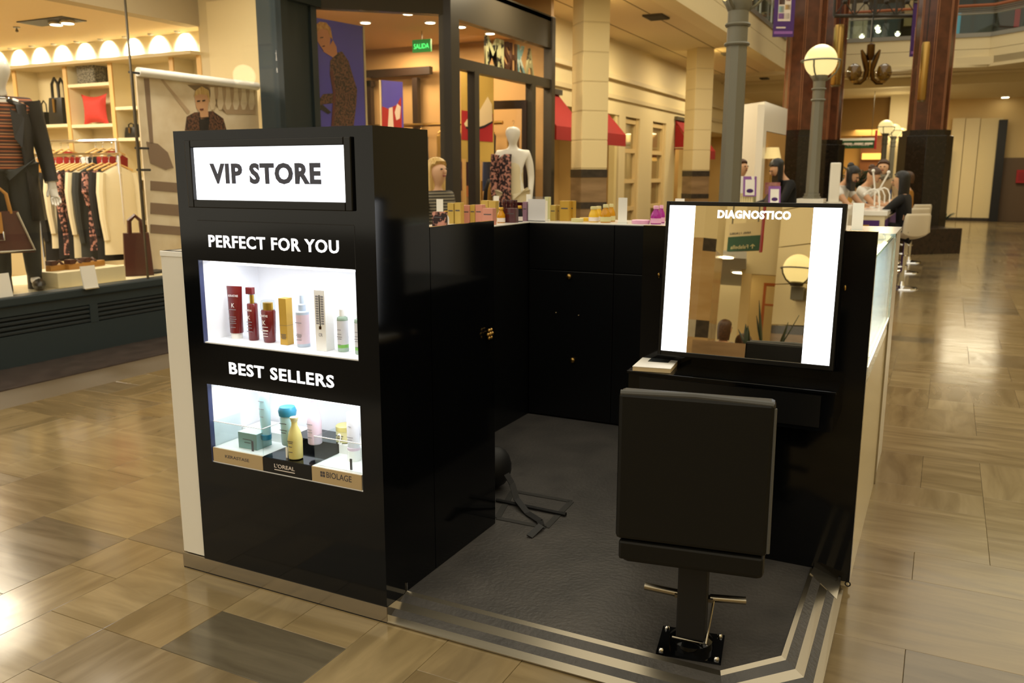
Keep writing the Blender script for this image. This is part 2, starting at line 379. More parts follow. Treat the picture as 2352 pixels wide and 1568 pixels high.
MB().box(XW+.02, XW+.05, 7.6, 7.72, 0, 3.5).build('stile', 'dark_teal', tp); MB().box(XW+.02, XW+.05, 8.1, 8.2, 0, 3.5).build('stile', 'dark_teal', tp)
MB().box(XW+.0, XW+.09, 7.56, 8.24, 3.42, 3.5).build('cap_moulding', 'dark_teal', tp); MB().box(XW, XW+.07, 7.58, 8.22, 3.5, 4.2).build('cap_block', 'dark_teal', tp)
# ceiling of the walkway
cl = structe('ceiling', (0, 0, 0), 'cream plaster ceiling of the side walkway')
MB().box(-8, -4.05, 8.3, 24, 4.2, 4.5).build('soffit', 'ceiling_paint', cl)
MB().box(-8, -6.6, -3, 8.3, 4.1, 4.5).build('soffit', 'ceiling_paint', cl)
for x in (-4.75, -5.7):
    MB().box(x, x+.012, 8.3, 24, 4.192, 4.205).build('joint', pm('joint_tan', '#8f7e58', .8), cl)  # thin tan brown strips along the ceiling joints
for px, py, s in ((1507, 37, .34), (1607, 50, None), (1669, 122, .2), (1756, 179, .22), (1650, 75, None)):
    p = onZ(px, py, 4.2)
    if s:
        v = thing('ceiling_vent', {1507: 'large dark ceiling vent above the nearer cream pillar', 1669: 'small dark ceiling vent half hidden behind the tall grey lamp post', 1756: 'small dark ceiling vent below the purple banner'}[px], 'vent', (p.x, p.y, 4.2))
        MB().box(p.x-s/2, p.x+s/2, p.y-s*.7, p.y+s*.7, 4.17, 4.2).build('vent_plate', pm('vent_dark', '#3c352a', .6), v)
        for k in range(5):
            yy = p.y-s*.55+k*s*.27; MB().box(p.x-s*.45, p.x+s*.45, yy, yy+.02, 4.16, 4.17).build('vent_slat', 'dark_frame', v)
    else:
        v = thing('ceiling_diffuser', 'slim white slot diffuser in the ceiling beside the dark vent' if px == 1607 else 'slim white slot diffuser in the ceiling right above the farther pillar', 'vent', (p.x, p.y, 4.2))
        MB().box(p.x-.07, p.x+.07, p.y-.65, p.y+.65, 4.175, 4.2).build('diffuser_frame', 'cream_trim', v)
        MB().box(p.x-.03, p.x+.03, p.y-.6, p.y+.6, 4.17, 4.18).build('diffuser_slot', pm('slot_grey', '#7d776a', .6), v)
for y in (10.5, 13.5, 16.5, 19.5, 22.5):
    light('walkway_fill', 'AREA', (-4.9, y, 4.14), 70, (1, .84, .55), .5)  # unseen fill lights added to brighten the walkway and pillars
# upper floor slab edges round the atrium (fascia), left run and back run
fa = structe('wall_upper', (0, 0, 0), 'cream panelled edge of the upper floor round the atrium')
poly = [(-4.0, 6.0), (-4.0, 23.3), (-3.0, 24.5), (.62, 25.0), (3.4, 22.4), (7.5, 22.0)]
def offs(pts, d):
    out = []
    for i, p in enumerate(pts):
        a = Vector(pts[max(i-1, 0)]); b = Vector(pts[min(i+1, len(pts)-1)]); t = (b-a).normalized(); out.append((p[0]+t.y*-d, p[1]+t.x*d))
    return out
def band(mb, pts, d0, d1, z0, z1):
    A = offs(pts, d0); B = offs(pts, d1)
    for i in range(len(pts)-1): mb.ext([A[i], A[i+1], B[i+1], B[i]], z0, z1)
    return mb
for k, (z0, z1, d0) in enumerate([(4.155, 4.23, -.04), (4.236, 4.58, 0), (4.59, 4.87, 0)]):
    for i in range(len(poly)-1):
        band(MB(), poly[i:i+2], d0, .3, z0, z1).build('fascia_panel', 'cream_fascia', fa)
    
for i in range(len(poly)-1):
    band(MB(), poly[i:i+2], -.03, .2, 4.87, 4.97).build('kerb_rail', pm('kerb_grey', '#8a867c', .4, .3), fa)
bal = thing('balustrade', 'glass balustrade with orange wood handrail along the upper gallery', 'railing', (0, 24, 4.97))
band(MB(), poly, .04, .06, 4.97, 5.43).build('glass_panel', 'glass_green', bal)
for z in (5.43, 5.475, 5.52, 5.565):
    mb = MB()
    P = offs(poly, .05); mb.tube([(x, y, z) for x, y in P], .008 if z > 5.44 else .02, 6); mb.build('rail', pm('rail_grey', '#9a968c', .3, .6), bal)
mb = MB(); mb.tube([(x, y, 5.62) for x, y in offs(poly, .05)], .035, 8).build('handrail', pm('handrail_wood', '#8f4a1c', .35), bal, smooth=True)
for (a, b) in zip(poly[:-1], poly[1:]):
    L_ = (Vector(b)-Vector(a)).length
    for k in range(int(L_/1.3)):
        q = Vector(a).lerp(Vector(b), (k+.5)/int(L_/1.3)); MB().box(q.x-.02, q.x+.02, q.y+.03, q.y+.07, 4.97, 5.6).build('baluster', 'rail_grey', bal)
# gallery floor, back wall of the gallery
tag(MB().box(-4.2, 9, 25.05, 34, 4.75, 4.86).ext([(.66, 25.06), (3.44, 22.5), (9, 22.1), (9, 25.04)], 4.75, 4.86).box(-8, -4.25, 6, 34, 4.75, 4.855).build('floor_upper', 'ceiling_paint'), 'floor slab of the upper gallery', None, None, 'structure')
tag(MB().box(-9, 9, 33, 33.3, 4.86, 12).build('wall_gallery', pm('gallery_wall', '#4a4030', .7)), 'dark back wall of the upper gallery shops', None, None, 'structure')
tag(MB().box(-9, 9, 26, 33.2, 9.0, 9.15).build('ceiling_gallery', 'ceiling_paint'), 'ceiling above the upper gallery', None, None, 'structure')
# under the gallery: lower ceiling with a cream lip, ground floor back wall
cb = structe('ceiling_back', (0, 28, 4), 'cream stepped ceiling under the far gallery')
MB().box(-8, 9, 24.9, 27.2, 4.2, 4.4).ext([(.62, 25.0), (3.4, 22.4), (9, 22.0), (9, 25)], 4.2, 4.4).build('soffit', 'ceiling_paint', cb)
MB().box(-8, 9, 27.2, 27.35, 3.96, 4.2).build('lip', 'cream_fascia', cb)
MB().box(-8, 9, 26.2, 26.28, 4.17, 4.2).build('lip', 'cream_trim', cb)
MB().box(-8, 9, 27.35, 40, 4.02, 4.2).build('lower_ceiling', 'ceiling_paint', cb)
wbk = structe('wall_back', (0, 36, 0), 'far cream wall of the ground floor')
MB().box(-9, 9, 37, 37.3, 0, 4.1).build('wall_surface', 'cream_warm', wbk)
tag(MB().box(8.4, 8.6, -12, 38, 0, 9).build('wall_right', 'cream_wall'), 'cream wall on the right of the mall', None, None, 'structure')
# --- cream wall behind the pillars (left walkway), X = -6.2
wp = structe('wall_side', (-6.2, 18, 0), 'cream wall with glazed doors behind the pillars')
XP = -6.25
def wallX(mb, y0, y1, z0, z1, x=XP, th=.2): return mb.box(x-th, x, y0, y1, z0, z1)
ops = [onX(1434, 400, XP).y, onX(1467, 400, XP).y, onX(1496, 400, XP).y, onX(1527, 400, XP).y]
shops = [(13.0, onX(1420, 400, XP).y), (onX(1546, 400, XP).y, onX(1575, 400, XP).y), (onX(1625, 400, XP).y, 30)]
ztop = 2.75
wallX(MB(), 12.65, 36, ztop, 4.25).build('upper_wall', 'cream_wall', wp)
MB().box(XP, XP+.05, 12.65, 36, 3.05, 3.13).build('moulding', 'cream_trim', wp); MB().box(XP, XP+.09, 12.65, 36, 3.42, 3.5).build('moulding', 'cream_trim', wp)
mb = MB()
edges_ = [shops[0][1], ops[0], ops[1], ops[2], ops[3], shops[1][0]]
for a, b in ((edges_[0], edges_[1]), (edges_[2], edges_[3]), (edges_[4], edges_[5])): wallX(mb, a, b, 0, ztop)
wallX(mb, shops[1][1], shops[2][0], 0, ztop); mb.build('pier', 'cream_wall', wp)
MB().box(XP-.2, XP, 12.65, 13.0, 0, ztop).build('pier', 'cream_wall', wp)
for k in (0, 2):
    y0, y1 = ops[k], ops[k+1]; zt = 2.62 if k == 0 else 2.72
    d = tag(bpy.data.objects.new('door_%d' % (k//2+1), None), 'tall cream glazed door left of the other, behind the nearer pillar' if k == 0 else 'tall cream glazed door just left of the farther pillar', None, None, 'structure'); COL.objects.link(d); d.location = (XP, y0, 0)
    MB().box(XP-.16, XP-.12, y0, y1, 0, 2.8).build('door_backing', pm('door_glass_dull', '#9d8a58', .2), d)
    for yy in (y0, y1-.14): MB().box(XP-.12, XP-.04, yy, yy+.14, 0, ztop).build('door_stile', 'cream_warm', d)
    for zz in (.05, .75, 1.35, 2.0, 2.62): MB().box(XP-.12, XP-.05, y0+.14, y1-.14, zz, zz+.09).build('glazing_bar', 'cream_warm', d)
    MB().box(XP-.11, XP-.10, y0, y1, 0, 2.8).build('pane', 'glass', d)
# shop openings behind the awnings: warm lit interiors
pm('shop_warm', '#d8b878', .7)
for k, (y0, y1) in enumerate(shops):
    s = structe('wall_shop', (XP-.5, y0, 0), 'warm lit shop interior behind a red awning')
    MB().box(XP-1.6, XP-1.5, y0-.3, y1+.3, 0, 3).build('shop_back', 'shop_warm', s); MB().box(XP-1.5, XP-.2, y0-.3, y1+.3, 2.8, 2.9).build('shop_ceiling', 'cream_wall', s)
    for yy in (y0-.4, y1+.3): MB().box(XP-1.6, XP-.2, yy, yy+.1, 0, 2.9).build('shop_side', 'shop_warm', s)
    for yy in (y0+.05, y1-.2): MB().box(XP-.15, XP-.02, yy, yy+.14, 0, ztop).build('shop_jamb', pm('cream_lit', '#e0cc90', .5), s)
    light('shop_lamp', 'AREA', (XP-.8, (y0+y1)/2, 2.75), 14, (1, .8, .5), .6, min(3, y1-y0))
# ================================================================== PILLARS, AWNINGS
def rot2(x, y, a): return (x*math.cos(a)-y*math.sin(a), x*math.sin(a)+y*math.cos(a))
def sq(c, w, a=pi/4): return [(c[0]+p[0], c[1]+p[1]) for p in (rot2(-w/2, -w/2, a), rot2(w/2, -w/2, a), rot2(w/2, w/2, a), rot2(-w/2, w/2, a))]
def pillar(px, dep, w, label, zs):
    g = gd(px, dep); p = thing('stone_pillar', label, 'pillar', (g.x, g.y, 0), 0, 'cream pillars along the walkway')
    z = 0
    for (z1, mt, nm, gr) in [(1.02, 'stone_brown', 'base_stone', 0), (1.12, 'stone_dark', 'dark_band', .006), (1.5, 'stone_brown', 'base_stone', 0), (1.62, 'stone_dark', 'dark_band', .006)]:
        MB().ext(sq(g, w+gr*2), z, z1).build(nm, mt, p); z = z1
    bl = (4.2-1.62)/6
    for k in range(6):
        MB().ext(sq(g, w-.01), z+.0, z+.02).build('joint', 'cream_trim', p)
        MB().ext(sq(g, w), z+.02, z+bl).build('block', 'cream_wall', p, bevel=.006); z += bl
    return p
pillar(1352, 13.4, .43, 'nearer cream block pillar with marble base, between the red awnings', 0)
pillar(1598, 19.0, .43, 'farther cream block pillar with marble base, left of the tall grey lamp post', 0)
def awning(pxa, pxb, ptop, pbot, label, x0=XP+.02, out=.5):
    ya = onX(pxa, 330, XP+.4).y; yb = onX(pxb, 330, XP+.4).y
    a = thing('awning', label, 'awning', (x0, ya, 2.0), 0, 'red shop awnings')
    zt = onX(pxa, ptop, x0+.1).z; zb = onX((pxa+pxb)/2, pbot, x0+out).z; zv = zb+.22
    xs = x0+out
    mb = MB()
    prof = [(x0, zt), (xs, zv), (xs, zb), (xs-.03, zb), (xs-.03, zv-.02), (x0, zt-.05)]
    mb.prism([(x, ya, z) for x, z in prof], (0, yb-ya, 0)).build('canopy', 'red_fabric', a)
    MB().tube([(x0, ya, zv), (xs-.03, ya, zv)], .012, 6).build('frame_arm', 'cream_trim', a); MB().tube([(x0, yb, zv), (xs-.03, yb, zv)], .012, 6).build('frame_arm', 'cream_trim', a)
    MB().prism([(x0, ya+.01, zt-.06), (xs-.04, ya+.01, zv-.04), (x0, ya+.01, zv-.04)], (0, .01, 0)).build('side_flap', 'red_fabric', a)
    MB().box(x0-.02, x0+.06, ya-.03, yb+.03, zt, zt+.09).build('fixing_rail', 'steel_dark', a)
    return a
awning(1262, 1328, 212, 322, 'red awning between the dark shop front and the nearer pillar')
awning(1372, 1424, 240, 333, 'red awning just right of the nearer cream pillar')
awning(1584, 1612, 280, 360, 'red awning mostly hidden behind the farther cream pillar')
awning(1606, 1634, 292, 365, 'small red awning beside the tall grey lamp post')
# ================================================================== DARK FRAMED FASHION SHOP
A0 = Vector((-6.66, 8.22)); A1 = Vector((-5.5, 9.32)); XM = -5.5; YE = 12.36
hz = 3.42
sf = structe('wall_shopfront', (XM, 10, 0), 'dark metal frame of the fashion shop front')
def seg(mb, a, b, th, z0, z1):
    d = (b-a).normalized(); n = Vector((-d.y, d.x))*th; return mb.ext([(a.x, a.y), (b.x, b.y), ((b+n).x, (b+n).y), ((a+n).x, (a+n).y)], z0, z1)
Mv = lambda y: Vector((XM, y))
seg(MB(), A0, A1, .12, hz, 4.2).build('header', 'dark_frame', sf); seg(MB(), Mv(9.32), Mv(YE), .12, 3.40, 3.84).build('header', 'dark_frame', sf)
seg(MB(), Mv(9.32), Mv(YE+.02), .16, 3.78, 3.86).build('cornice', 'dark_frame', sf)
seg(MB(), Mv(9.32), Mv(YE), .12, 2.82, 2.95).build('transom', 'dark_frame', sf)
MB().box(XM-.14, XM+.03, 9.25, 9.45, 0, 4.2).build('corner_post', 'dark_frame', sf)
MB().box(XM-.12, XM+.02, YE-.12, YE, 0, 3.84).build('end_post', 'dark_frame', sf)
yd0 = onX(1095, 300, XM).y; yd1 = onX(1225, 300, XM).y
for y in (yd0, yd1): MB().box(XM-.1, XM+.01, y-.06, y+.06, 0, 2.83).build('door_post', 'dark_frame', sf)
seg(MB(), A0, A1, .08, 0, .12).build('bottom_rail', 'dark_frame', sf)
tag(seg(MB(), A0, A1, .012, .12, hz).build('window_2', 'glass'), 'angled corner pane of the dark fashion shop', None, None, 'structure')
w3 = tag(MB().box(XM-.06, XM-.05, 9.4, YE-.1, 2.95, 3.4).box(XM-.06, XM-.05, 9.4, yd0, .05, 2.82).box(XM-.06, XM-.05, yd1, YE-.1, .05, 2.82).build('window_3', 'glass'), 'front panes of the dark fashion shop', None, None, 'structure')
# shop interior shell
sh = structe('wall_interior', (-8, 11, 0), 'tan interior of the fashion shop')
pm('shop_tan', '#b8935f', .7); pm('shop_ceil', '#dcb988', .8)
MB().box(-13.2, -13, 8.46, 13, 0, 4.0).build('back_surface', 'shop_tan', sh); MB().box(-13, -5.62, 12.5, 12.6, 0, 4.2).build('side_surface', 'shop_tan', sh)
MB().box(-13, -6.95, 8.4, 8.5, 0, 4.2).build('side_surface', 'shop_tan', sh)
MB().ext([(-13, 8.5), (-6.75, 8.5), (-5.65, 9.45), (-5.65, 12.5), (-13, 12.5)], 3.62, 3.75).build('shop_ceiling', 'shop_ceil', sh)
MB().box(-9.6, -9.2, 11.4, 12.4, 0, 3.6).build('pier', 'dark_brown', sh)
sp = [(-6.5, 9.9), (-6.6, 10.6), (-6.4, 11.1), (-6.9, 11.6), (-6.3, 11.8), (-7.4, 10.2), (-8.2, 11.1), (-8.6, 9.6), (-7.7, 12.1)]
for k, (x, y) in enumerate(sp):
    o = thing('ceiling_spot', 'small round downlight in the fashion shop ceiling', 'light', (x, y, 3.62), 0, 'fashion shop downlights')
    MB().lathe([(.085, -.02), (.085, 0)], 14, (x, y, 3.62)).build('spot_trim', 'white_matte', o); MB().lathe([(.065, -.025), (.065, -.018)], 14, (x, y, 3.62)).build('spot_lens', 'downlight', o)
for x, y in ((-6.4, 10.2), (-6.6, 11.6), (-8.5, 10.4), (-8, 11.9), (-10.5, 10.5), (-7.0, 9.2)):
    light('shop_spot_and_fill', 'AREA', (x, y, 3.55), 38, (1, .76, .46), .4)  # spots for the downlights, with an extra fill added near the blue poster
# open door leaf
dl = thing('shop_door', 'open glass door with dark frame at the fashion shop entrance', 'door', (XM-.05, yd1-.06, 0), 0)
hx = Vector((XM-.06, yd1-.08)); he = hx + Vector((-.86, -.12))
def leaf(mb, s0, s1, z0, z1, th=.05):
    a = hx.lerp(he, s0); b = hx.lerp(he, s1); return seg(mb, a, b, th, z0, z1)
leaf(MB(), 0, .08, .03, 2.6).build('door_stile', 'dark_brown', dl); leaf(MB(), .92, 1, .03, 2.6).build('door_stile', 'dark_brown', dl)
leaf(MB(), .08, .92, 2.48, 2.6).build('door_rail', 'dark_brown', dl); leaf(MB(), .08, .92, .03, .2).build('door_rail', 'dark_brown', dl)
leaf(MB(), .08, .92, .2, 2.48, .012).build('pane', 'glass', dl)
a_ = hx.lerp(he, .86); MB().tube([(a_.x+.06, a_.y-.05, .95), (a_.x+.06, a_.y-.05, 1.45)], .014, 8).build('handle', 'brass', dl)
# individual big letters standing behind the transom glass
pm('letter_cream', '#b9b68a', .5, noise=(9, '#2b2a24', .55, .6)); pm('letter_blue', '#6fa3ab', .5, noise=(7, '#cfe0d8', .5, .6)); pm('letter_brown', '#4a2a17', .5)
lets = [('M', 1112, 1146, 'letter_cream', 74, 150), ('I', 1150, 1157, 'letter_cream', 84, 150), ('S', 1150, 1169, 'letter_brown', 90, 160), ('H', 1166, 1186, 'letter_brown', 94, 164), ('K', 1186, 1204, 'letter_blue', 96, 160), ('A', 1202, 1223, 'letter_cream', 110, 163)]
xs_ = [(1112, 1143), (1146, 1153), (1154, 1169), (1170, 1184), (1186, 1203), (1205, 1223)]
ls = thing('letter_sign', 'big patterned letters standing in the fashion shop transom window', 'sign', (XM-.15, 11, 2.9))
for (ch, _, _, mt, t_, b_), (x0, x1) in zip(lets, xs_):
    y0 = onX(x0, 120, XM-.15).y; y1 = onX(x1, 120, XM-.15).y
    text('letter', ch, mt, ls, (XM-.15, y0, 2.97), (0, 1, 0), (0, 0, 1), y1-y0, .38, .03, .02)
    MB().box(XM-.15, XM-.14, (y0+y1)/2-.01, (y0+y1)/2+.01, 2.9, 2.96).build('letter_foot', 'steel_dark', ls)
# --- big blue poster panel inside the angled window: flat print built on its plane
pz0, pz1 = .6, 3.32
def plane_pts(P0, U, pix):          # pixels -> points on the vertical plane through P0 along U
    n = Vector((-U.y, U.x, 0)); out = []
    for x, y in pix:
        d = ray(x, y); t = (P0-CAM).dot(n)/d.dot(n); out.append(CAM+d*t)
    return out, n
bp0 = Vector((-6.62, 8.62, 0)); bU = Vector((.18, 1, 0)).normalized()
bp = thing('shop_poster', 'tall blue violet fashion poster of a leaning model in patterned outfit', 'poster', (-6.62, 8.62, 0))
def panel(par, P0, U, xa, xb, z0, z1, th, mat, nm='poster_sheet'):
    (a, b), n = plane_pts(P0, U, [(xa, 200), (xb, 200)])
    if n.dot(CAM-P0) > 0: n = -n
    return MB().prism([(a.x, a.y, z0), (b.x, b.y, z0), (b.x, b.y, z1), (a.x, a.y, z1)], n*th).build(nm, mat, par)
def printed(par, P0, U, pix, mat, nm, k=1):
    pts, n = plane_pts(P0, U, pix)
    if n.dot(CAM-P0) < 0: n = -n
    return MB().prism([p+n*.002*k for p in pts], -n*.0018).build(nm, mat, par)
panel(bp, bp0, bU, 712, 838, pz0, pz1, .03, 'blue_poster'); panel(bp, bp0, bU, 836, 842, pz0, pz1+.01, .05, 'cream_trim', 'poster_edge')
pm('print_skin', '#c0815c', .5); pm('print_hair', '#a8743c', .5, noise=(25, '#c99a58')); pm('print_pattern', '#6b4532', .6, noise=(45, '#2b1a18', .45, .55)); pm('print_maroon', '#5a2224', .6); pm('print_black', '#15131a', .6)
printed(bp, bp0, bU, [(758, 140), (770, 122), (785, 118), (800, 140), (812, 180), (820, 205), (818, 240), (812, 290), (760, 290), (768, 240), (762, 200), (757, 170)], 'print_pattern', 'printed_coat', 2)
printed(bp, bp0, bU, [(735, 225), (742, 216), (765, 214), (780, 225), (778, 236), (755, 238), (740, 240), (728, 256), (722, 250)], 'print_pattern', 'printed_sleeve', 3)
printed(bp, bp0, bU, [(757, 165), (763, 160), (770, 215), (766, 290), (760, 290), (765, 215)], 'print_maroon', 'printed_lapel', 4)
printed(bp, bp0, bU, [(741, 118), (752, 112), (764, 92), (772, 108), (774, 124), (764, 132)], 'print_skin', 'printed_neck', 3)
printed(bp, bp0, bU, [(724, 70), (730, 66), (750, 66), (758, 82), (757, 102), (750, 118), (742, 116), (730, 98), (726, 86)], 'print_skin', 'printed_face', 4)
printed(bp, bp0, bU, [(719, 74), (722, 58), (734, 50), (748, 52), (758, 64), (763, 92), (757, 84), (752, 70), (738, 66), (726, 74), (723, 84)], 'print_hair', 'printed_hair', 5)
printed(bp, bp0, bU, [(720, 248), (740, 240), (760, 258), (752, 262), (738, 252), (722, 256)], 'print_black', 'printed_glove', 5)
printed(bp, bp0, bU, [(734, 86), (741, 85), (741, 87), (734, 88)], 'print_black', 'printed_eye', 6); printed(bp, bp0, bU, [(738, 106), (744, 104), (745, 107), (740, 108)], 'print_maroon', 'printed_lips', 6)
# second poster, deeper in the shop
q0 = Vector((-8.4, 10.4, 0)); qU = Vector((.35, 1, 0)).normalized()
sp2 = thing('shop_poster', 'small blue and red poster standing deep inside the fashion shop', 'poster', (q0.x, q0.y, 1))
zt = plane_pts(q0, qU, [(900, 186)])[0][0].z
panel(sp2, q0, qU, 875, 925, .9, zt, .03, 'blue_poster'); panel(sp2, q0, qU, 874, 877, .9, zt, .034, 'cream_trim', 'poster_edge')
pm('print_red', '#a01c22', .5); pm('print_white', '#d8ccc0', .5)
printed(sp2, q0, qU, [(877, 244), (892, 250), (912, 240), (921, 222), (923, 300), (877, 300)], 'print_red', 'printed_dress', 2)
printed(sp2, q0, qU, [(906, 258), (912, 238), (920, 245), (918, 272), (910, 276)], 'print_white', 'printed_sleeve', 3); printed(sp2, q0, qU, [(893, 248), (901, 246), (904, 300), (890, 300)], 'print_white', 'printed_collar', 3)
# exit sign
e0 = onY(968, 105, 11.2); es = thing('exit_sign', 'green lit exit sign hanging in the fashion shop', 'sign', tuple(e0))
MB().box(e0.x-.16, e0.x+.16, e0.y, e0.y+.03, e0.z-.09, e0.z+.09).build('sign_plate', pm('exit_green', '#1d7a34', .4, emit=.5), es)
text('lettering', 'SALIDA', pm('exit_letter', '#4df07a', .4, emit=1.6) and 'exit_letter', es, (e0.x-.13, e0.y-.002, e0.z-.04), (1, 0, 0), (0, 0, 1), .26, .07)
MB().box(e0.x-.005, e0.x+.005, e0.y+.01, e0.y+.02, e0.z+.09, 3.62).build('hanger', 'steel', es)
# dark metal display frame and brass clothes rails along the far side wall
fr = thing('display_rack', 'dark metal wall frame with brass clothes rails in the fashion shop', 'rack', (-9, 12.3, 0))
for px in (852, 958):
    p = onY(px, 300, 12.35); MB().box(p.x-.05, p.x+.05, 12.3, 12.4, 0, 3.1).build('upright', 'dark_brown', fr)
pa = onY(845, 170, 12.35); pb = onY(990, 160, 12.35); zz = onY(900, 167, 12.35).z
MB().box(pa.x, pb.x, 12.3, 12.4, zz-.06, zz+.06).build('crossbar', 'dark_brown', fr); MB().box(pa.x, onY(855, 120, 12.35).x, 12.3, 12.4, 3.0, 3.1).build('crossbar', 'dark_brown', fr)
zb = onY(1000, 286, 12.2).z; MB().tube([(pa.x, 12.2, zb), (-6.3, 12.2, zb)], .03, 8).build('clothes_rail', 'brass', fr)
pm('garment_mustard', '#8a6a2c', .9); pm('garment_blue', '#23345a', .9); pm('garment_plum', '#43242c', .9)
def hung(name, label, p, w, dpt, hgt, mat, group, rz=0, sleeve=None):
    g = thing(name, label, 'garment', p, rz, group)
    rings = []
    for t, a, b in ((0, .25, .15), (.04, .55, .55), (.1, .8, 1.0), (.3, .9, .92), (.6, 1.0, .98), (1, 1.1, 1.06)):
        z = -hgt*t; n = 12; rr = []
        for k in range(n):
            an = 2*pi*k/n; wob = 1+.1*math.sin(3*an+t*4+p[0]*7); rr.append((w/2*a*math.cos(an)*wob, dpt/2*b*math.sin(an), z))
        rings.append(rr)
    MB().loft(rings).build('garment_body', mat, g, smooth=True, w=False)
    if sleeve:
        for sy in (-1, 1): MB().tube([(0, sy*dpt*.44, -.08), (w*.15, sy*dpt*.52, -.3), (w*.1, sy*dpt*.5, -sleeve*.7), (w*.2, sy*dpt*.46, -sleeve)], [.05, .05, .042, .036], 8).build('sleeve', mat, g, smooth=True, w=False)
    MB().tube([(0, -dpt*.42, -.05), (0, 0, .03), (0, dpt*.42, -.05)], .012, 6).build('hanger', 'wood_light', g, w=False)
    MB().tube([(0, 0, .03), (0, 0, .07), (.02, 0, .1), (0, 0, .125), (-.02, 0, .1)], .004, 5).build('hanger_hook', 'chrome', g, w=False)
    return g
for k in range(7):
    x = pa.x + .35 + k*.42
    hung('hanging_garment', ['mustard garment farthest left on the brass rail in the fashion shop', 'plum garment second from left on the brass rail', 'blue garment third from left on the brass rail', 'mustard garment fourth from left on the brass rail', 'plum garment fifth from left on the brass rail', 'blue garment second from right on the brass rail', 'mustard garment farthest right on the brass rail'][k], (x, 12.12, zb-.1), .12, .4, .95, ['garment_mustard', 'garment_plum', 'garment_blue'][k % 3], 'clothes on the brass rail')
# window banner with a shoe print, notice stand
s0 = gd(1095, 12.2); sU = Vector((.87, .48, 0)).normalized()
sb = thing('shop_banner', 'hanging banner with a pale shoe on red and yellow beside the shop door', 'banner', (s0.x, s0.y, 0))
z1 = plane_pts(s0, sU, [(1095, 150)])[0][0].z
pm('print_yellow', '#b89a4a', .6); pm('print_cream', '#d8c39a', .6)
panel(sb, s0, sU, 1058, 1134, 1.72, z1, .02, 'print_yellow', 'banner_sheet'); zb_ = plane_pts(s0, sU, [(1095, 324)])[0][0].z
printed(sb, s0, sU, [(1060, 253), (1132, 262), (1132, 326), (1060, 321)], 'print_red', 'printed_ground', 2)
printed(sb, s0, sU, [(1066, 284), (1088, 252), (1094, 236), (1099, 258), (1120, 222), (1130, 240), (1131, 280), (1112, 290), (1090, 296), (1070, 292)], 'print_cream', 'printed_shoe', 3)
printed(sb, s0, sU, [(1070, 290), (1090, 294), (1112, 288), (1131, 278), (1131, 282), (1112, 293), (1090, 299), (1070, 295)], 'print_black', 'printed_sole', 4)
MB().tube([tuple(plane_pts(s0, sU, [(1057, 200)])[0][0].xy)+(z1,), tuple(plane_pts(s0, sU, [(1136, 200)])[0][0].xy)+(z1,)], .02, 8).build('banner_rod', 'cream_trim', sb)
nst = thing('notice_stand', 'wooden notice stand with prints behind the fashion shop front', 'sign', (-6.0, 10.0, 0))
n0 = Vector((-6.0, 9.95, 0)); nU = Vector((0, 1, 0))
nz = lambda y: plane_pts(n0, nU, [(1085, y)])[0][0].z
for x in (1066, 1100): 
    q = plane_pts(n0, nU, [(x, 400)])[0][0]; MB().box(q.x-.02, q.x+.02, q.y-.02, q.y+.02, 0, nz(365)).build('stand_post', 'wood_light', nst)
printed(nst, n0, nU, [(1076, 370), (1100, 372), (1100, 400), (1076, 399)], 'blue_poster', 'notice_sheet', 2); printed(nst, n0, nU, [(1076, 402), (1101, 403), (1101, 417), (1076, 416)], 'paper', 'notice_sheet', 2)
printed(nst, n0, nU, [(1066, 426), (1096, 428), (1094, 452), (1068, 452)], pm('print_orange', '#b86a34', .6), 'notice_sheet', 2)
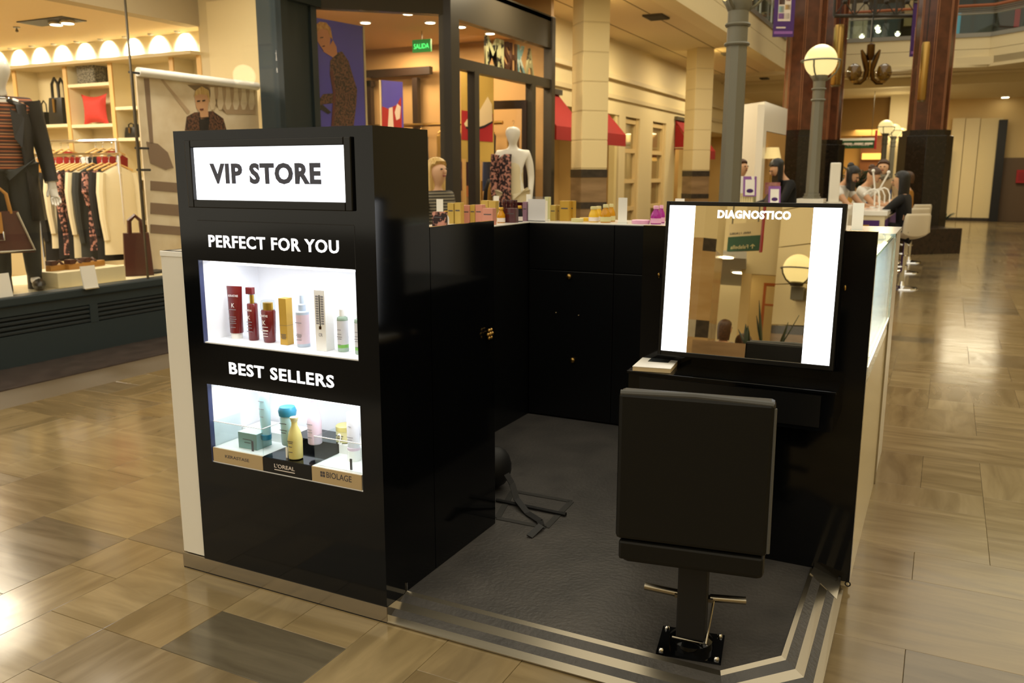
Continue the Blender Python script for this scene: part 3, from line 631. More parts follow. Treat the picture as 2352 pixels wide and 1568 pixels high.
# ================================================================== PEOPLE AND MANNEQUINS  (face towards -Y at rz=0)
def body_graph(hip=.9, lean=0., bend=0., armL=None, armR=None, seated=False, head=(0, 0), stride=.06, legs=True, ht=1.0, feetz=0.):
    """nodes of a human figure; lean tips the torso forward, head=(yaw, tilt); arms as (elbow, hand) offsets from the shoulder"""
    def T(x, y, z):
        c, s = math.cos(lean), math.sin(lean); return (x*ht, (y*c - z*s)*ht, hip + (y*s + z*c)*ht)
    N = []; E_ = []
    def n(p, r, r2=None): N.append((*p, r*ht, (r2 or r)*ht)); return len(N)-1
    def e(a, b): E_.append((a, b))
    pel = n(T(0, 0, .02), .112, .085); wa = n(T(0, -.005, .19), .1, .078); ch = n(T(0, -.01, .36), .145, .105); nb = n(T(0, .015, .475), .075, .065)
    e(pel, wa); e(wa, ch); e(ch, nb)
    nk = n(T(0, 0, .535), .04); e(nb, nk)
    hy, tl = head; base = Vector(T(0, 0, .535)); up = Vector((math.sin(hy)*math.sin(tl), -math.cos(hy)*math.sin(tl), math.cos(tl))); fw = Vector((math.sin(hy)*math.cos(tl), -math.cos(hy)*math.cos(tl), -math.sin(tl)))
    # head direction follows the torso a little
    up = Matrix.Rotation(lean*.6, 3, 'X') @ up; fw = Matrix.Rotation(lean*.6, 3, 'X') @ fw
    j = base + (up*.045 + fw*.02)*ht; c1 = base + (up*.125 + fw*.006)*ht; c2 = base + (up*.205 - fw*.005)*ht
    a = n(j, .064, .07); b = n(c1, .104, .118); c = n(c2, .082, .094); e(nk, a); e(a, b); e(b, c)
    info = dict(head=base + up*.14*ht + fw*.008*ht, up=up, fw=fw, ht=ht, arms=[], T=T, hip=hip)
    for s, arm in ((-1, armL), (1, armR)):
        arm = arm or ((s*.03, .02, -.27), (s*.02, -.06, -.5))
        sh = n(T(s*.165, .01, .425), .06); e(ch, sh); S = Vector(T(s*.185, .01, .42))
        up_ = n(S + Vector(arm[0])*.5*ht, .048); e(sh, up_)
        el = n(S + Vector(arm[0])*ht, .041); e(up_, el); wr = S + Vector(arm[1])*ht; w_ = n(wr, .027); e(el, w_)
        d = (wr - (S+Vector(arm[0])*ht)).normalized(); side = d.cross(Vector((0, 1, 0)))
        side = side.normalized() if side.length > .1 else Vector((1, 0, 0)); nr = d.cross(side).normalized()
        pa_ = n(wr + d*.055*ht, .034, .018); e(w_, pa_); kn = wr + d*.085*ht
        for q, (o_, l_) in enumerate(((-.027, .06), (-.009, .072), (.009, .068), (.027, .052))):
            f1 = n(kn + side*o_*ht + d*.012*ht, .0095); f2 = n(kn + side*o_*ht + d*l_*.6*ht, .009); f3 = n(kn + side*o_*ht*.9 + (d*l_*.95 + nr*.016)*ht, .008); e(pa_, f1); e(f1, f2); e(f2, f3)
        t1 = n(wr + (d*.035 + side*.036*-s)*ht, .012); t2 = n(wr + (d*.075 + side*.05*-s)*ht, .0095); e(w_, t1); e(t1, t2)
        info['arms'].append((S, S+Vector(arm[0])*ht, wr, d))
    info['legs'] = []
    if legs:
        for s in (-1, 1):
            hp = n((s*.085*ht, 0, hip-.03), .074); e(pel, hp)
            if seated: kn = (s*.11*ht, -.42*ht, hip+.02); an = (s*.1*ht, -.36*ht, hip-.42*ht); to = (s*.1*ht, -.5*ht, hip-.47*ht)
            else: kn = (s*.095*ht, -stride*s*.5, feetz+(hip-feetz)*.52); an = (s*.1*ht, stride*s, feetz+.085); to = (s*.12*ht, stride*s-.15*ht, feetz+.035)
            hm = [ (hp_+k)/2 for hp_, k in zip((s*.085*ht, 0, hip-.03), kn)]
            m_ = n(hm, .066); k_ = n(kn, .058); c_ = n([(p*.6+q*.4) for p, q in zip(kn, an)], .055); a_ = n(an, .038); t_ = n(to, .034); e(hp, m_); e(m_, k_); e(k_, c_); e(c_, a_); e(a_, t_); info['legs'].append((kn, an, to))
    info['N'] = N; info['E'] = E_
    return info
def face(par, f, skinm, small=False):
    h, up, fw, ht = f['head'], f['up'], f['fw'], f['ht']; sd = up.cross(fw)*-1
    mb = MB(); mb.ell(h+fw*.112*ht-up*.012*ht, (.013*ht, .016*ht, .022*ht), 8, 6); mb.build('nose', skinm, par, True, w=False)
    for s in (-1, 1):
        MB().ell(h+fw*.097*ht+sd*s*.032*ht+up*.012*ht, (.014*ht, .01*ht, .008*ht), 8, 6).build('eye', pm('eye_dark', '#241a14', .3), par, w=False)
        MB().ell(h+sd*s*.08*ht-up*.005*ht-fw*.005*ht, (.014*ht, .02*ht, .03*ht), 8, 6).build('ear', skinm, par, True, w=False)
    MB().ell(h+fw*.1*ht-up*.052*ht, (.024*ht, .01*ht, .008*ht), 8, 6).build('mouth', pm('lips', '#8a4038', .5), par, w=False)
def hair(par, f, mat, length=.12, bun=False, wide=1.0, sub_front=.0):
    h, up, fw, ht = f['head'], f['up'], f['fw'], f['ht']; sd = up.cross(fw)*-1
    c = h+up*.03*ht-fw*.012*ht; rings = []; n = 16; lv = 9
    for i in range(lv+1):
        t = i/lv
        if t < .55: th = t/.55*pi*.5; r = math.sin(th)*.1; z = math.cos(th)*.098
        else: q = (t-.55)/.45; r = .1*(1+.06*math.sin(q*pi)-.12*q); z = -length*q
        rr = []
        for k in range(n):
            a = 2*pi*k/n; u, v = math.cos(a)*wide, math.sin(a); back = v
            # open the front for the face: pull front points back below the hairline
            rad = max(r, .002); y = v*rad*1.12
            if v < 0 and z < .035: y = max(y, -.02-.05*max(0, min(1, (z+.01)/.045)))
            zz = z
            if z < 0 : zz = Vector((0, 0, z)).z
            p = c + sd*(u*rad)*ht - fw*y*ht + (up*zz*ht if z > 0 else Vector((0, 0, 1))*zz*ht)
            rr.append(p)
        rings.append(rr)
    MB().loft(rings).build('hair', mat, par, True, w=False)
    if bun: MB().ell(c-fw*.085*ht+up*.05*ht, .05*ht, 10, 7).build('hair_bun', mat, par, True, w=False)

def person(name, label, loc, rz, top, trouser, hairm, skinm='skin', hip=.9, lean=0., armL=None, armR=None, seated=False, headp=(0, 0), hlen=.14, bun=False, legs=True, sleeves=1.0, group=None, cat='person', ht=1.0, scarf=None, hwide=1.0, facef=True, hairon=True):
    t = thing(name, label, cat, loc, rz, group)
    f = body_graph(hip, lean, 0, armL, armR, seated, headp, legs=legs, ht=ht)
    skin('body', f['N'], f['E'], skinm, t, 2)
    T = f['T']
    if top:
        N = [(*T(0, .0, -.16), .17*ht, .135*ht), (*T(0, -.005, .19), .13*ht, .102*ht), (*T(0, -.01, .36), .16*ht, .118*ht), (*T(0, .015, .465), .085*ht, .075*ht)]; E_ = [(0, 1), (1, 2), (2, 3)]
        for k, (S, el, wr, d) in enumerate(f['arms']):
            b = len(N); N.append((*T((-1, 1)[k]*.165, .01, .425), .072*ht)); N.append((*S.lerp(el, .5), .06*ht)); E_ += [(2, b), (b, b+1)]
            if sleeves > .5: N.append((*el, .052*ht)); N.append((*el.lerp(wr, .92), .038*ht)); E_ += [(b+1, b+2), (b+2, b+3)]
        skin('top', N, E_, top, t, 2)
    if trouser and legs:
        N = [(*T(0, 0, .07), .15*ht, .115*ht)]; E_ = []
        for k, (kn, an, to) in enumerate(f['legs']):
            s = (-1, 1)[k]; b = len(N); N += [(s*.085*ht, 0, hip-.03, .128*ht), (*[(p+q)/2 for p, q in zip((s*.085*ht, 0, hip-.03), kn)], .108*ht), (*kn, .078*ht), (*an, .055*ht)]; E_ += [(0, b), (b, b+1), (b+1, b+2), (b+2, b+3)]
            MB().ell((to[0], (an[1]+to[1])/2, to[2]+.01), (.045*ht, .12*ht, .045*ht), 10, 6).build('shoe', 'leather_black', t, True, w=False)
        skin('trousers', N, E_, trouser, t, 2)
    if facef: face(t, f, skinm)
    if hairon: hair(t, f, hairm, hlen, bun, hwide)
    if scarf: MB().ring(tuple(Vector(T(0, 0, .5))), .085*ht, .045*ht, 16, 8).build('scarf', scarf, t, True, w=False)
    return t, f
# ---- mannequins in the fashion shop doorway
m0 = gd(1178, 10.6); 
t, f = person('mannequin', 'white bald mannequin draped in a dark patterned jacket at the shop door', (m0.x, m0.y, .34), R(25), None, 'cloth_cream', None, 'mannequin', hip=1.0, ht=1.06, facef=False, hairon=False, cat='mannequin', legs=True)
MB().box(-.3, .3, -.3, .3, -.34, .03).build('base_plinth', 'white_gloss', t, w=False)
T = f['T']
N = [(*T(0, 0, -.35), .13, .1), (*T(0, 0, 0), .155, .115), (*T(0, 0, .2), .13, .1), (*T(0, 0, .36), .16, .118)]
skin('dress', N, [(0, 1), (1, 2), (2, 3)], 'cloth_cream', t, 2)
mb = MB(); rings = []
for z, rx, ry, a0 in ((.45, .13, .1, .3), (.4, .19, .14, .35), (.2, .18, .15, .55), (0, .2, .17, .6), (-.3, .22, .19, .55)):
    rr = [(math.sin(a)*rx, math.cos(a)*ry, z+1.0) for a in [(-pi+.1)+(pi+.2)*k/14 for k in range(15)]]; rings.append(rr)
vs = [p for r in rings for p in r]; fs = [(i*15+k, i*15+k+1, (i+1)*15+k+1, (i+1)*15+k) for i in range(4) for k in range(14)]
mb.add(vs, fs).build('jacket', 'cloth_floral', t, True, w=False, solid=.015)
for S, el, wr, d in f['arms'][:1]: MB().tube([S, el, el.lerp(wr, .9)], [.075, .062, .05], 10).build('jacket_sleeve', 'cloth_floral', t, True, w=False)
m1 = gd(1160, 11.6)
person('mannequin', 'second white mannequin half hidden behind the one in the patterned jacket', (m1.x, m1.y, .05), R(10), 'garment_mustard', 'cloth_black', None, 'mannequin', hip=.95, facef=False, hairon=False, cat='mannequin')
m2 = gd(1263, 12.6)
person('mannequin', 'pale mannequin in black seen through the narrow pane at the shop front end', (m2.x-.5, m2.y-.6, .05), R(40), 'cloth_black', 'cloth_black', None, 'mannequin', hip=.95, facef=False, hairon=False, cat='mannequin')
# blonde shopper behind the tower
b0 = gd(1003, 8.3)
person('person', 'person with long blonde hair in a grey patterned jacket walking past the dark shop front', (b0.x, b0.y, 0), R(75), 'zebra', 'cloth_black', 'hair_blonde', 'skin_pale', hip=.91, ht=1.0, hlen=.3, hwide=1.12)
# ================================================================== CLOTHES SHOP BEHIND THE LEFT WINDOW
si = structe('wall_store', (-9, 8.3, 0), 'cream interior of the clothes shop')
YS = 8.3
zc = 3.3
MB().box(-14, -8.22, YS, YS+.1, 0, 3.9).build('end_surface', 'cream_wall', si); MB().box(-8.22, -6.72, 7.95, YS, 0, 4.2).build('end_pier', 'cream_trim', si)
MB().box(-8.05, -6.9, 7.93, 7.96, .2, 3.55).build('pier_panel', 'cream_wall', si)
MB().box(-14.2, -14, -2, 8.4, 0, 3.9).build('far_surface', 'cream_wall', si)
MB().box(-14, -8.3, -2, YS, zc, zc+.1).build('store_ceiling', pm('store_ceil', '#d6c096', .7), si); MB().box(-8.4, -8.2, -2, 7.95, zc-.01, 4.1).build('beam', pm('beam_grey', '#a89878', .7), si)
MB().box(-8.2, -6.7, -2, 7.95, 3.95, 4.1).build('display_ceiling', 'cream_wall', si); MB().box(-14, -6.8, -2, YS, -.01, .02).build('store_floor', pm('store_floor', '#b79a68', .3), si)
dk = tag(MB().box(-8.15, XW-.15, -2, 7.9, .02, .56).build('display_deck', pm('deck_cream', '#dccfa8', .5)), 'raised cream deck of the shop window', 'platform')
# lit cove band: a pelmet with spaced lamps behind it washing the wall
bdn = thing('light_pelmet', 'bright scalloped light pelmet above the shop shelves', 'light', (-10, YS-.6, 3))
MB().box(-14, -8.22, YS-.05, YS-.01, 3.0, zc).build('wash_panel', pm('wash_white', '#fff4d2', .7), bdn)
MB().box(-14, -8.22, YS-.5, YS-.0, 2.96, 3.0).build('pelmet_shelf', 'cream_trim', bdn)
for k in range(11):
    x = -8.3-k*.47
    MB().lathe([(.03, 0), (.04, .01), (.04, .02)], 10, (x, YS-.17, 3.28)).build('lamp_cup', 'white_matte', bdn)
    light('cove_lamp', 'SPOT', (x, YS-.17, 3.27), 52, (1, .91, .7), .02, None, (R(50), 0, 0), R(110))
# shelving
shf = thing('shelving_unit', 'wooden wall shelving full of bags in the clothes shop', 'shelves', (-10, YS, 0))
xs = [onY(px, 150, YS-.35).x for px in (30, 147, 252, 394, 458)]
MB().box(xs[0]-1.6, -8.3, YS-.03, YS-.005, 0, 2.96).build('back_panel', pm('shelf_back', '#e0cfa2', .6), shf)
for x in [xs[0]-1.2]+xs: MB().box(x-.035, x+.035, YS-.34, YS-.03, 0, 2.96).build('upright', 'wood_shelf', shf); MB().box(x-.035, x+.035, YS-.36, YS-.34, 0, 2.96).build('upright_edge', 'wood_light', shf)
def shelf(xa, xb, z): return MB().box(xa+.035, xb-.035, YS-.35, YS-.03, z-.02, z+.02).build('shelf', 'wood_shelf', shf)
zof = lambda px, py: onY(px, py, YS-.35).z
for z in (zof(200, 195), zof(200, 289), 1.2): shelf(xs[1], xs[2], z)
for z in (zof(290, 248), zof(290, 320), zof(320, 410), zof(330, 512)): shelf(xs[2], xs[3], z)
for z in (zof(90, 290), 1.0): shelf(xs[0], xs[1], z); shelf(xs[0]-1.2, xs[0], z)
for z in (1.0, 2.0, 2.5): shelf(xs[3], xs[4], z)
# goods on the shelves
def bag(label, c, w, h, d, mat, handle=.16, rz=0, flap=True):
    b = thing('handbag', label, 'bag', c, rz)
    r = []
    for t, k in ((0, .94), (.08, 1), (.5, .96), (.92, .8), (1, .74)):
        r.append([(sx*w/2*(1-.12*t), sy*d/2*k, h*t) for sx, sy in ((-1, -1), (-.5, -1.08), (.5, -1.08), (1, -1), (1.03, 0), (1, 1), (.5, 1.08), (-.5, 1.08), (-1, 1), (-1.03, 0))])
    MB().loft(r).build('bag_body', mat, b, True, w=False)
    for sy in (-1, 1): MB().tube([(-w*.22, sy*d*.3, h*.95), (-w*.2, sy*d*.3, h+handle*.7), (0, sy*d*.3, h+handle), (w*.2, sy*d*.3, h+handle*.7), (w*.22, sy*d*.3, h*.95)], .009+.01*(h > .3), 6).build('handle', mat, b, True, w=False)
    if flap: MB().box(-w*.06, w*.06, -d*.62, -d*.5, h*.45, h*.95).build('clasp', 'brass', b, w=False)
    return b
p = onY(142, 288, YS-.2); bag('tall black handbag on the shop shelf left of the red cushion', (p.x, YS-.2, zof(90, 290)+.02), .3, .36, .16, 'leather_black', .26)
p = onY(100, 288, YS-.2); bag('small black handbag on the shop shelf beside the blazer mannequin', (p.x, YS-.2, zof(90, 290)+.02), .24, .18, .12, 'leather_black', .16)
p = onY(309, 318, YS-.2); bag('small black bag on a shelf beside the rolled poster', (p.x, YS-.2, zof(290, 320)+.02), .22, .14, .12, 'leather_black', .05)
p = onY(212, 194, YS-.2); tw = thing('fabric_box', 'grey tweed box on the top shop shelf', 'box', (p.x, YS-.2, zof(200, 195)+.02))
MB().box(-.17, .17, -.1, .1, 0, .27).build('box_body', 'tweed', tw, bevel=.02, w=False); MB().box(-.18, .18, -.11, .11, .22, .29).build('box_lid', 'tweed', tw, bevel=.01, w=False)
p = onY(219, 288, YS-.22); cu = thing('cushion', 'red textured cushion on the shop shelf', 'cushion', (p.x, YS-.2, zof(200, 289)+.02), R(6))
bm = bmesh.new(); bmesh.ops.create_grid(bm, x_segments=12, y_segments=12, size=.5); me = bpy.data.meshes.new('c'); 
mb = MB(); NG = 12
for sgn in (-1, 1):
    vs = []; 
    for i in range(NG+1):
        for j in range(NG+1):
            u, v = i/NG*2-1, j/NG*2-1; th = .075*(1-u**4)*(1-v**4); pin = 1-.1*(1-abs(u)*abs(v)); cx = u*(.23-.045*(1-v*v)); cz = v*(.21-.045*(1-u*u))
            vs.append((cx, sgn*th, cz+.2))
    fs = [(i*(NG+1)+j, i*(NG+1)+j+1, (i+1)*(NG+1)+j+1, (i+1)*(NG+1)+j) if sgn > 0 else (i*(NG+1)+j, (i+1)*(NG+1)+j, (i+1)*(NG+1)+j+1, i*(NG+1)+j+1) for i in range(NG) for j in range(NG)]
    mb.add(vs, fs)
mb.build('cushion_cover', 'pillow_red', cu, True, w=False); bm.free(); bpy.data.meshes.remove(me)
# clothes racks
def rack(pxa, pxb, py, Y, label, foot):
    a = onY(pxa, py, Y); b = onY(pxb, py+1, Y); r = thing('clothes_rack', label, 'rack', (a.x, Y, 0))
    MB().tube([(a.x-.3, Y, a.z), (b.x, Y, a.z)], .022, 8).build('rail', 'chrome', r, True)
    for x in (a.x-.25, b.x-.03): MB().tube([(x, Y, foot), (x, Y, a.z)], .018, 8).build('rack_post', 'chrome', r, True); MB().box(x-.02, x+.02, Y-.28, Y+.28, foot, foot+.03).build('rack_foot', 'steel_dark', r)
    return a, b
YR = 7.0
a, b = rack(108, 276, 357, YR, 'front chrome clothes rail loaded with coats in the shop', .02)
seq = [('cloth_black', .1, 1.15, .9), ('cloth_cream', .09, .98, .8), ('cloth_black', .08, 1.1, None), ('cloth_floral', .11, 1.05, .75), ('cloth_black', .07, 1.1, None), ('cloth_cream', .07, 1.08, .8), ('denim', .11, 1.12, .9), ('cloth_floral', .1, .98, .45), ('cloth_black', .11, 1.1, .8), ('cloth_cream', .1, 1.02, .85)]
nm = ['black coat at the far left end of the front rail', 'cream jumper hanging third from the left mannequin', 'black dress squeezed beside the cream jumper on the front rail', 'pink floral dress near the middle of the front rail', 'thin black garment right of the floral dress', 'cream blouse with long sleeve mid front rail', 'dark grey coat right of the cream blouse', 'pink floral top with short sleeves on the front rail', 'black jacket second from the right end of the front rail', 'cream long sleeved shirt at the right end of the front rail']
pxs = [128, 146, 160, 172, 184, 196, 212, 234, 250, 268]
for k, (mt, w_, h_, sl) in enumerate(seq):
    p = onY(pxs[k], 372, YR); hung('hanging_garment', nm[k], (p.x, YR, a.z-.13), w_*1.1, .44, h_, mt, 'clothes on the front rail', R(-12), sl)
a2, b2 = rack(110, 270, 326, 7.7, 'rear chrome clothes rail near the shelves in the shop', .02)
for k, (px, mt) in enumerate(((118, 'leather_tan'), (140, 'cloth_black'), (157, 'red_fabric'), (220, 'cloth_white'), (236, 'cloth_black'), (256, 'red_fabric'))):
    p = onY(px, 340, 7.7); hung('hanging_garment', ['tan garment on the rear shop rail', 'black garment left on the rear shop rail', 'red garment left on the rear shop rail', 'white blouse on the rear shop rail', 'black garment right on the rear shop rail', 'bright red jacket at the right of the rear shop rail'][k], (p.x, 7.7, a2.z-.13), .1, .42, .9, mt, 'clothes on the rear rail', R(-10), None)
# rolled poster on a stand
z_t = onX(320, 165, -7.25).z; P0 = Vector((-7.28, 6.2, 0)); U = Vector((.02, 1, 0)).normalized()
rp = thing('roll_banner', 'sepia roll poster of a model on stone stairs in the shop window', 'banner', (-7.28, 6.2, .56))
panel(rp, P0, U, 315, 590, .57, z_t, .02, pm('sepia_light', '#e6d8bc', .7, noise=(3, '#d3bf9c')), 'poster_sheet')
A_ = plane_pts(P0, U, [(312, 170), (586, 190)])[0]; MB().tube([(A_[0].x+.03, A_[0].y, z_t), (A_[1].x+.03, A_[1].y, z_t)], .045, 10).build('poster_roll', 'white_gloss', rp, True)
pm('sepia_dark', '#86705c', .8); pm('sepia_mid', '#b59c7c', .8); pm('print_face', '#c99a72', .6)
printed(rp, P0, U, [(430, 195), (586, 200), (586, 262), (520, 262), (500, 245), (470, 190)], 'sepia_mid', 'printed_balustrade', 2)
for k in range(6):
    x = 482+k*18; printed(rp, P0, U, [(x, 200), (x+9, 200), (x+10, 215), (x+13, 238), (x+8, 252), (x+2, 252), (x-2, 238), (x+1, 215)], 'sepia_light', 'printed_baluster', 3)
printed(rp, P0, U, [(330, 180), (342, 180), (352, 330), (344, 330)], 'sepia_dark', 'printed_shadow', 2)
for k, (y, h) in enumerate(((415, 22), (465, 26), (515, 20))): printed(rp, P0, U, [(345, y), (420, y+6), (420, y+6+h), (345, y+h)], 'sepia_dark', 'printed_stair', 2)
printed(rp, P0, U, [(336, 325), (362, 330), (385, 350), (398, 385), (380, 390), (345, 375)], 'sepia_dark', 'printed_bush', 2)
printed(rp, P0, U, [(368, 182), (374, 182), (436, 256), (430, 262)], 'sepia_mid', 'printed_rail', 2)
printed(rp, P0, U, [(428, 268), (446, 258), (488, 255), (512, 272), (520, 300), (424, 300)], 'print_pattern', 'printed_jacket', 3); printed(rp, P0, U, [(456, 270), (480, 268), (478, 300), (458, 300)], 'print_black', 'printed_shirt', 4)
printed(rp, P0, U, [(446, 222), (452, 215), (474, 214), (479, 230), (476, 248), (478, 272), (460, 274), (458, 258), (450, 248)], 'print_face', 'printed_face', 4)
printed(rp, P0, U, [(444, 222), (448, 208), (462, 198), (478, 208), (481, 236), (474, 218), (456, 216)], 'hair_blonde', 'printed_hair', 5)
printed(rp, P0, U, [(451, 231), (458, 230), (458, 233), (451, 234)], 'print_black', 'printed_eye', 6); printed(rp, P0, U, [(463, 230), (470, 229), (470, 232), (463, 233)], 'print_black', 'printed_eye', 6); printed(rp, P0, U, [(457, 250), (466, 249), (465, 253), (458, 253)], 'print_maroon', 'printed_lips', 6)
bs = thing('banner_stand', 'thin black upright stand with clips beside the rolled poster', 'stand', (-7.3, 5.9, .56))
q = plane_pts(P0, U, [(305, 300)])[0][0]; MB().tube([(q.x+.05, q.y, .57), (q.x+.05, q.y, z_t-.02)], .014, 8).build('stand_pole', 'black_matte', bs, True); MB().box(q.x-.1, q.x+.2, q.y-.15, q.y+.15, .565, .58).build('stand_foot', 'black_matte', bs)
for py in (168, 340, 390): 
    z = plane_pts(P0, U, [(305, py)])[0][0].z; MB().tube([(q.x+.05, q.y-.03, z), (q.x+.05, q.y+.13, z)], .012, 6).build('clip', 'black_matte', bs)
# tote bag, shoes on plinth, cards
p = onZ(320, 632, .56); bag('brown tote bag with braided top standing on the window deck', (p.x, p.y, .56), .26, .42, .14, 'leather_brown', .17, R(55), False)
p = onZ(182, 650, .56); pl = thing('shoe_plinth', 'low cream plinth with shoes in the shop window', 'plinth', (p.x, p.y, .56)); MB().box(-.2, .2, -.35, .35, 0, .14).build('plinth_block', 'deck_cream', pl, bevel=.005, w=False)
for k, (dy, dx) in enumerate(((-.18, 0), (-.02, .03), (.16, 0))):
    s = thing('shoe', ['tan leather shoe at the left on the window plinth', 'tan leather shoe in the middle on the window plinth', 'tan leather shoe at the right on the window plinth'][k], 'shoe', (p.x+dx, p.y+dy, .70), R(100), 'shoes on the plinth')
    MB().loft([[(x*.13, y*.045*w_, z) for x, y in ((-1, -.6), (-.4, -1), (.5, -1), (1, -.5), (1, .5), (.5, 1), (-.4, 1), (-1, .6))] for z, w_ in ((0, 1), (.02, 1.05), (.05, .85))]).build('shoe_upper', 'leather_tan', s, True, w=False); MB().box(-.12, -.06, -.035, .035, .05, .09).build('shoe_heel_cup', 'leather_brown', s, w=False); MB().tube([(0, -.04, .05), (0, 0, .08), (0, .04, .05)], .012, 6).build('strap', 'leather_brown', s, w=False)
for px, py, lb in ((207, 660, 'small white price card in front of the shoe plinth'), (8, 682, 'white price card at the left edge of the shop window')):
    p = onZ(px, py, .575); c = thing('price_card', lb, 'card', (p.x, p.y, .565), R(90)); MB().obox((0, 0, .1), (.14, .012, .2), rx=-.15).build('card_sheet', 'paper', c, w=False); MB().box(-.07, .07, -.03, .05, 0, .008).build('card_foot', 'chrome', c, w=False); MB().obox((0, -.008, .1), (.15, .006, .21), rx=-.15).build('card_border', 'steel_dark', c, w=False) if 0 else None
# ceiling fixtures of the shop
p = onZ(118, 48, zc); cf = thing('recessed_spots', 'twin recessed spotlights in the clothes shop ceiling', 'light', (p.x, p.y, zc)); MB().box(p.x-.4, p.x+.4, p.y-.16, p.y+.16, zc-.012, zc+.0).build('housing', 'black_matte', cf)
for dx in (.08, .28): MB().lathe([(.07, -.05), (.085, -.04), (.085, 0)], 14, (p.x+dx, p.y+.0, zc)).build('lamp_ring', 'steel', cf, True); MB().lathe([(.065, -.055), (.065, -.045)], 14, (p.x+dx, p.y, zc)).build('lamp_lens', 'downlight', cf)
p = onZ(38, 62, zc); MBs = thing('sprinkler', 'small sprinkler head in the clothes shop ceiling', 'sprinkler', (p.x, p.y, zc)); MB().lathe([(.04, -.01), (.04, 0)], 10, (p.x, p.y, zc)).build('rosette', 'steel_dark', MBs); MB().lathe([(.008, -.06), (.02, -.05), (.008, -.02), (.008, 0)], 8, (p.x, p.y, zc)).build('sprinkler_head', 'steel_dark', MBs)
for px, py in ((524, 3), (478, -6)):
    p = onZ(px, py, 3.9); o = thing('display_spot', 'round spotlight above the clothes shop window display' if px > 500 else 'round spotlight at the top edge above the window display', 'light', (p.x, p.y, 3.9)); MB().lathe([(.07, -.09), (.07, .05)], 14, (p.x, p.y, 3.9)).build('spot_can', 'white_matte', o); MB().lathe([(.06, -.1), (.06, -.088)], 14, (p.x, p.y, 3.9)).build('spot_lens', 'downlight', o)
for x, y in ((-10, 6.5), (-12, 6.5), (-10, 3.5), (-9, 5)): light('store_lamp', 'AREA', (x, y, 3.25), 70, (1, .89, .68), .8)
for y in (3.0, 4.8, 6.6): light('display_lamp', 'AREA', (-6.82, y, 3.9), 34, (1, .89, .7), .3)
# ---- dressed mannequin at the left edge
MC = (-7.12, 4.66, .56)
t, f = person('mannequin', 'white mannequin in striped knit and dark coat holding a brown bag at the left edge', MC, R(58), 'knit_stripes', 'denim', None, 'mannequin', hip=1.06, ht=1.17, facef=False, hairon=False, cat='mannequin', armL=((-.04, -.02, -.28), (.0, -.17, -.47)), armR=((.06, .02, -.3), (.09, -.05, -.57)))
fh = f['head']
MB().ell(fh+f['fw']*.095-f['up']*.012, (.014, .02, .026), 8, 6).build('nose', 'mannequin', t, True, w=False); MB().ell(fh+f['fw']*.088-f['up']*.058, (.026, .012, .01), 8, 6).build('mouth', 'mannequin', t, True, w=False)
rings = []
for z, rx, ry, a0 in ((1.6, .1, .08, .5), (1.56, .21, .14, .55), (1.38, .23, .17, .6), (1.17, .21, .18, .65), (.95, .23, .2, .65), (.6, .26, .22, .62)):
    rings.append([(math.sin(a)*rx, math.cos(a)*ry, z) for a in [(-pi+a0)+(2*pi-2*a0)*k/20 for k in range(21)]])
vs = [p for r in rings for p in r]; fs = [(i*21+k, i*21+k+1, (i+1)*21+k+1, (i+1)*21+k) for i in range(5) for k in range(20)]
MB().add(vs, fs).build('coat', pm('coat_black', '#17171b', .45), t, True, w=False, solid=.02)
for S, el, wr, d in f['arms']: MB().tube([S+Vector((0, 0, .04)), S.lerp(el, .5), el, el.lerp(wr, .88)], [.085, .078, .066, .055], 12).build('coat_sleeve', 'coat_black', t, True, w=False)
MB().prism([(.06, -.16, 1.52), (.16, -.14, 1.45), (.12, -.21, 1.2), (.07, -.2, 1.28)], (0, -.012, 0)).build('lapel', 'coat_black', t, w=False)
MB().ring((0, -.06, 1.6), .085, .01, 20, 6).build('necklace', 'chrome', t, True, w=False)
for k, s in enumerate((-1, 1)):
    to = f['legs'][k][2]; an = f['legs'][k][1]
    MB().tube([(an[0], an[1]+.01, .0), (an[0], an[1]+.01, .16)], [.062, .058], 10).ell((to[0], (an[1]+to[1])/2-.02, .045), (.055, .14, .05), 10, 6).build('boot', 'leather_black', t, True, w=False)
MB().box(-.34, .34, -.3, .3, -.0, .012).build('base_plate', 'glass', t, w=False)
# its bag
hw = parent_world(t) @ (f['arms'][0][2] + f['arms'][0][3]*.12)
hb = thing('handbag', 'large brown leather handbag with studded edge held by the left mannequin', 'bag', (hw.x+.04, hw.y+.07, hw.z-.56), R(62))
r = [[(x*(.24-.09*t_), y*(.09-.05*t_), .34*t_) for x, y in ((-1, -1), (0, -1.1), (1, -1), (1.03, 0), (1, 1), (0, 1.1), (-1, 1), (-1.03, 0))] for t_ in (0, .1, .5, .9, 1)]
MB().loft(r).build('bag_body', 'leather_brown', hb, True, w=False)
for sy in (-.035, .035): MB().tube([(-.1, sy, .32), (-.08, sy*.8, .48), (0, 0, .57), (.08, sy*.8, .48), (.1, sy, .32)], .013, 8).build('handle', 'leather_tan', hb, True, w=False)
MB().tube([(-.14, -.05, .33), (-.235, -.1, .02), (0, -.105, .015), (.235, -.1, .02), (.14, -.05, .33)], .011, 6).build('stud_trim', 'steel', hb, True, w=False)
MB().obox((0, -.085, .25), (.05, .02, .17), rx=-.13).build('strap', 'leather_tan', hb, w=False); MB().tube([(-.025, -.105, .18), (-.025, -.112, .11), (.025, -.112, .11), (.025, -.105, .18)], .006, 6).build('buckle', 'chrome', hb, w=False)
# ================================================================== THE KIOSK
XL, XT0, XT1, XR = -2.62, -2.498, -1.628, -.205     # outer left, tower left/right, outer right
YF, YT, YC, YB0, YB1 = 2.263, 2.585, 3.075, 4.70, 5.12
ZC, ZP = 1.268, .065
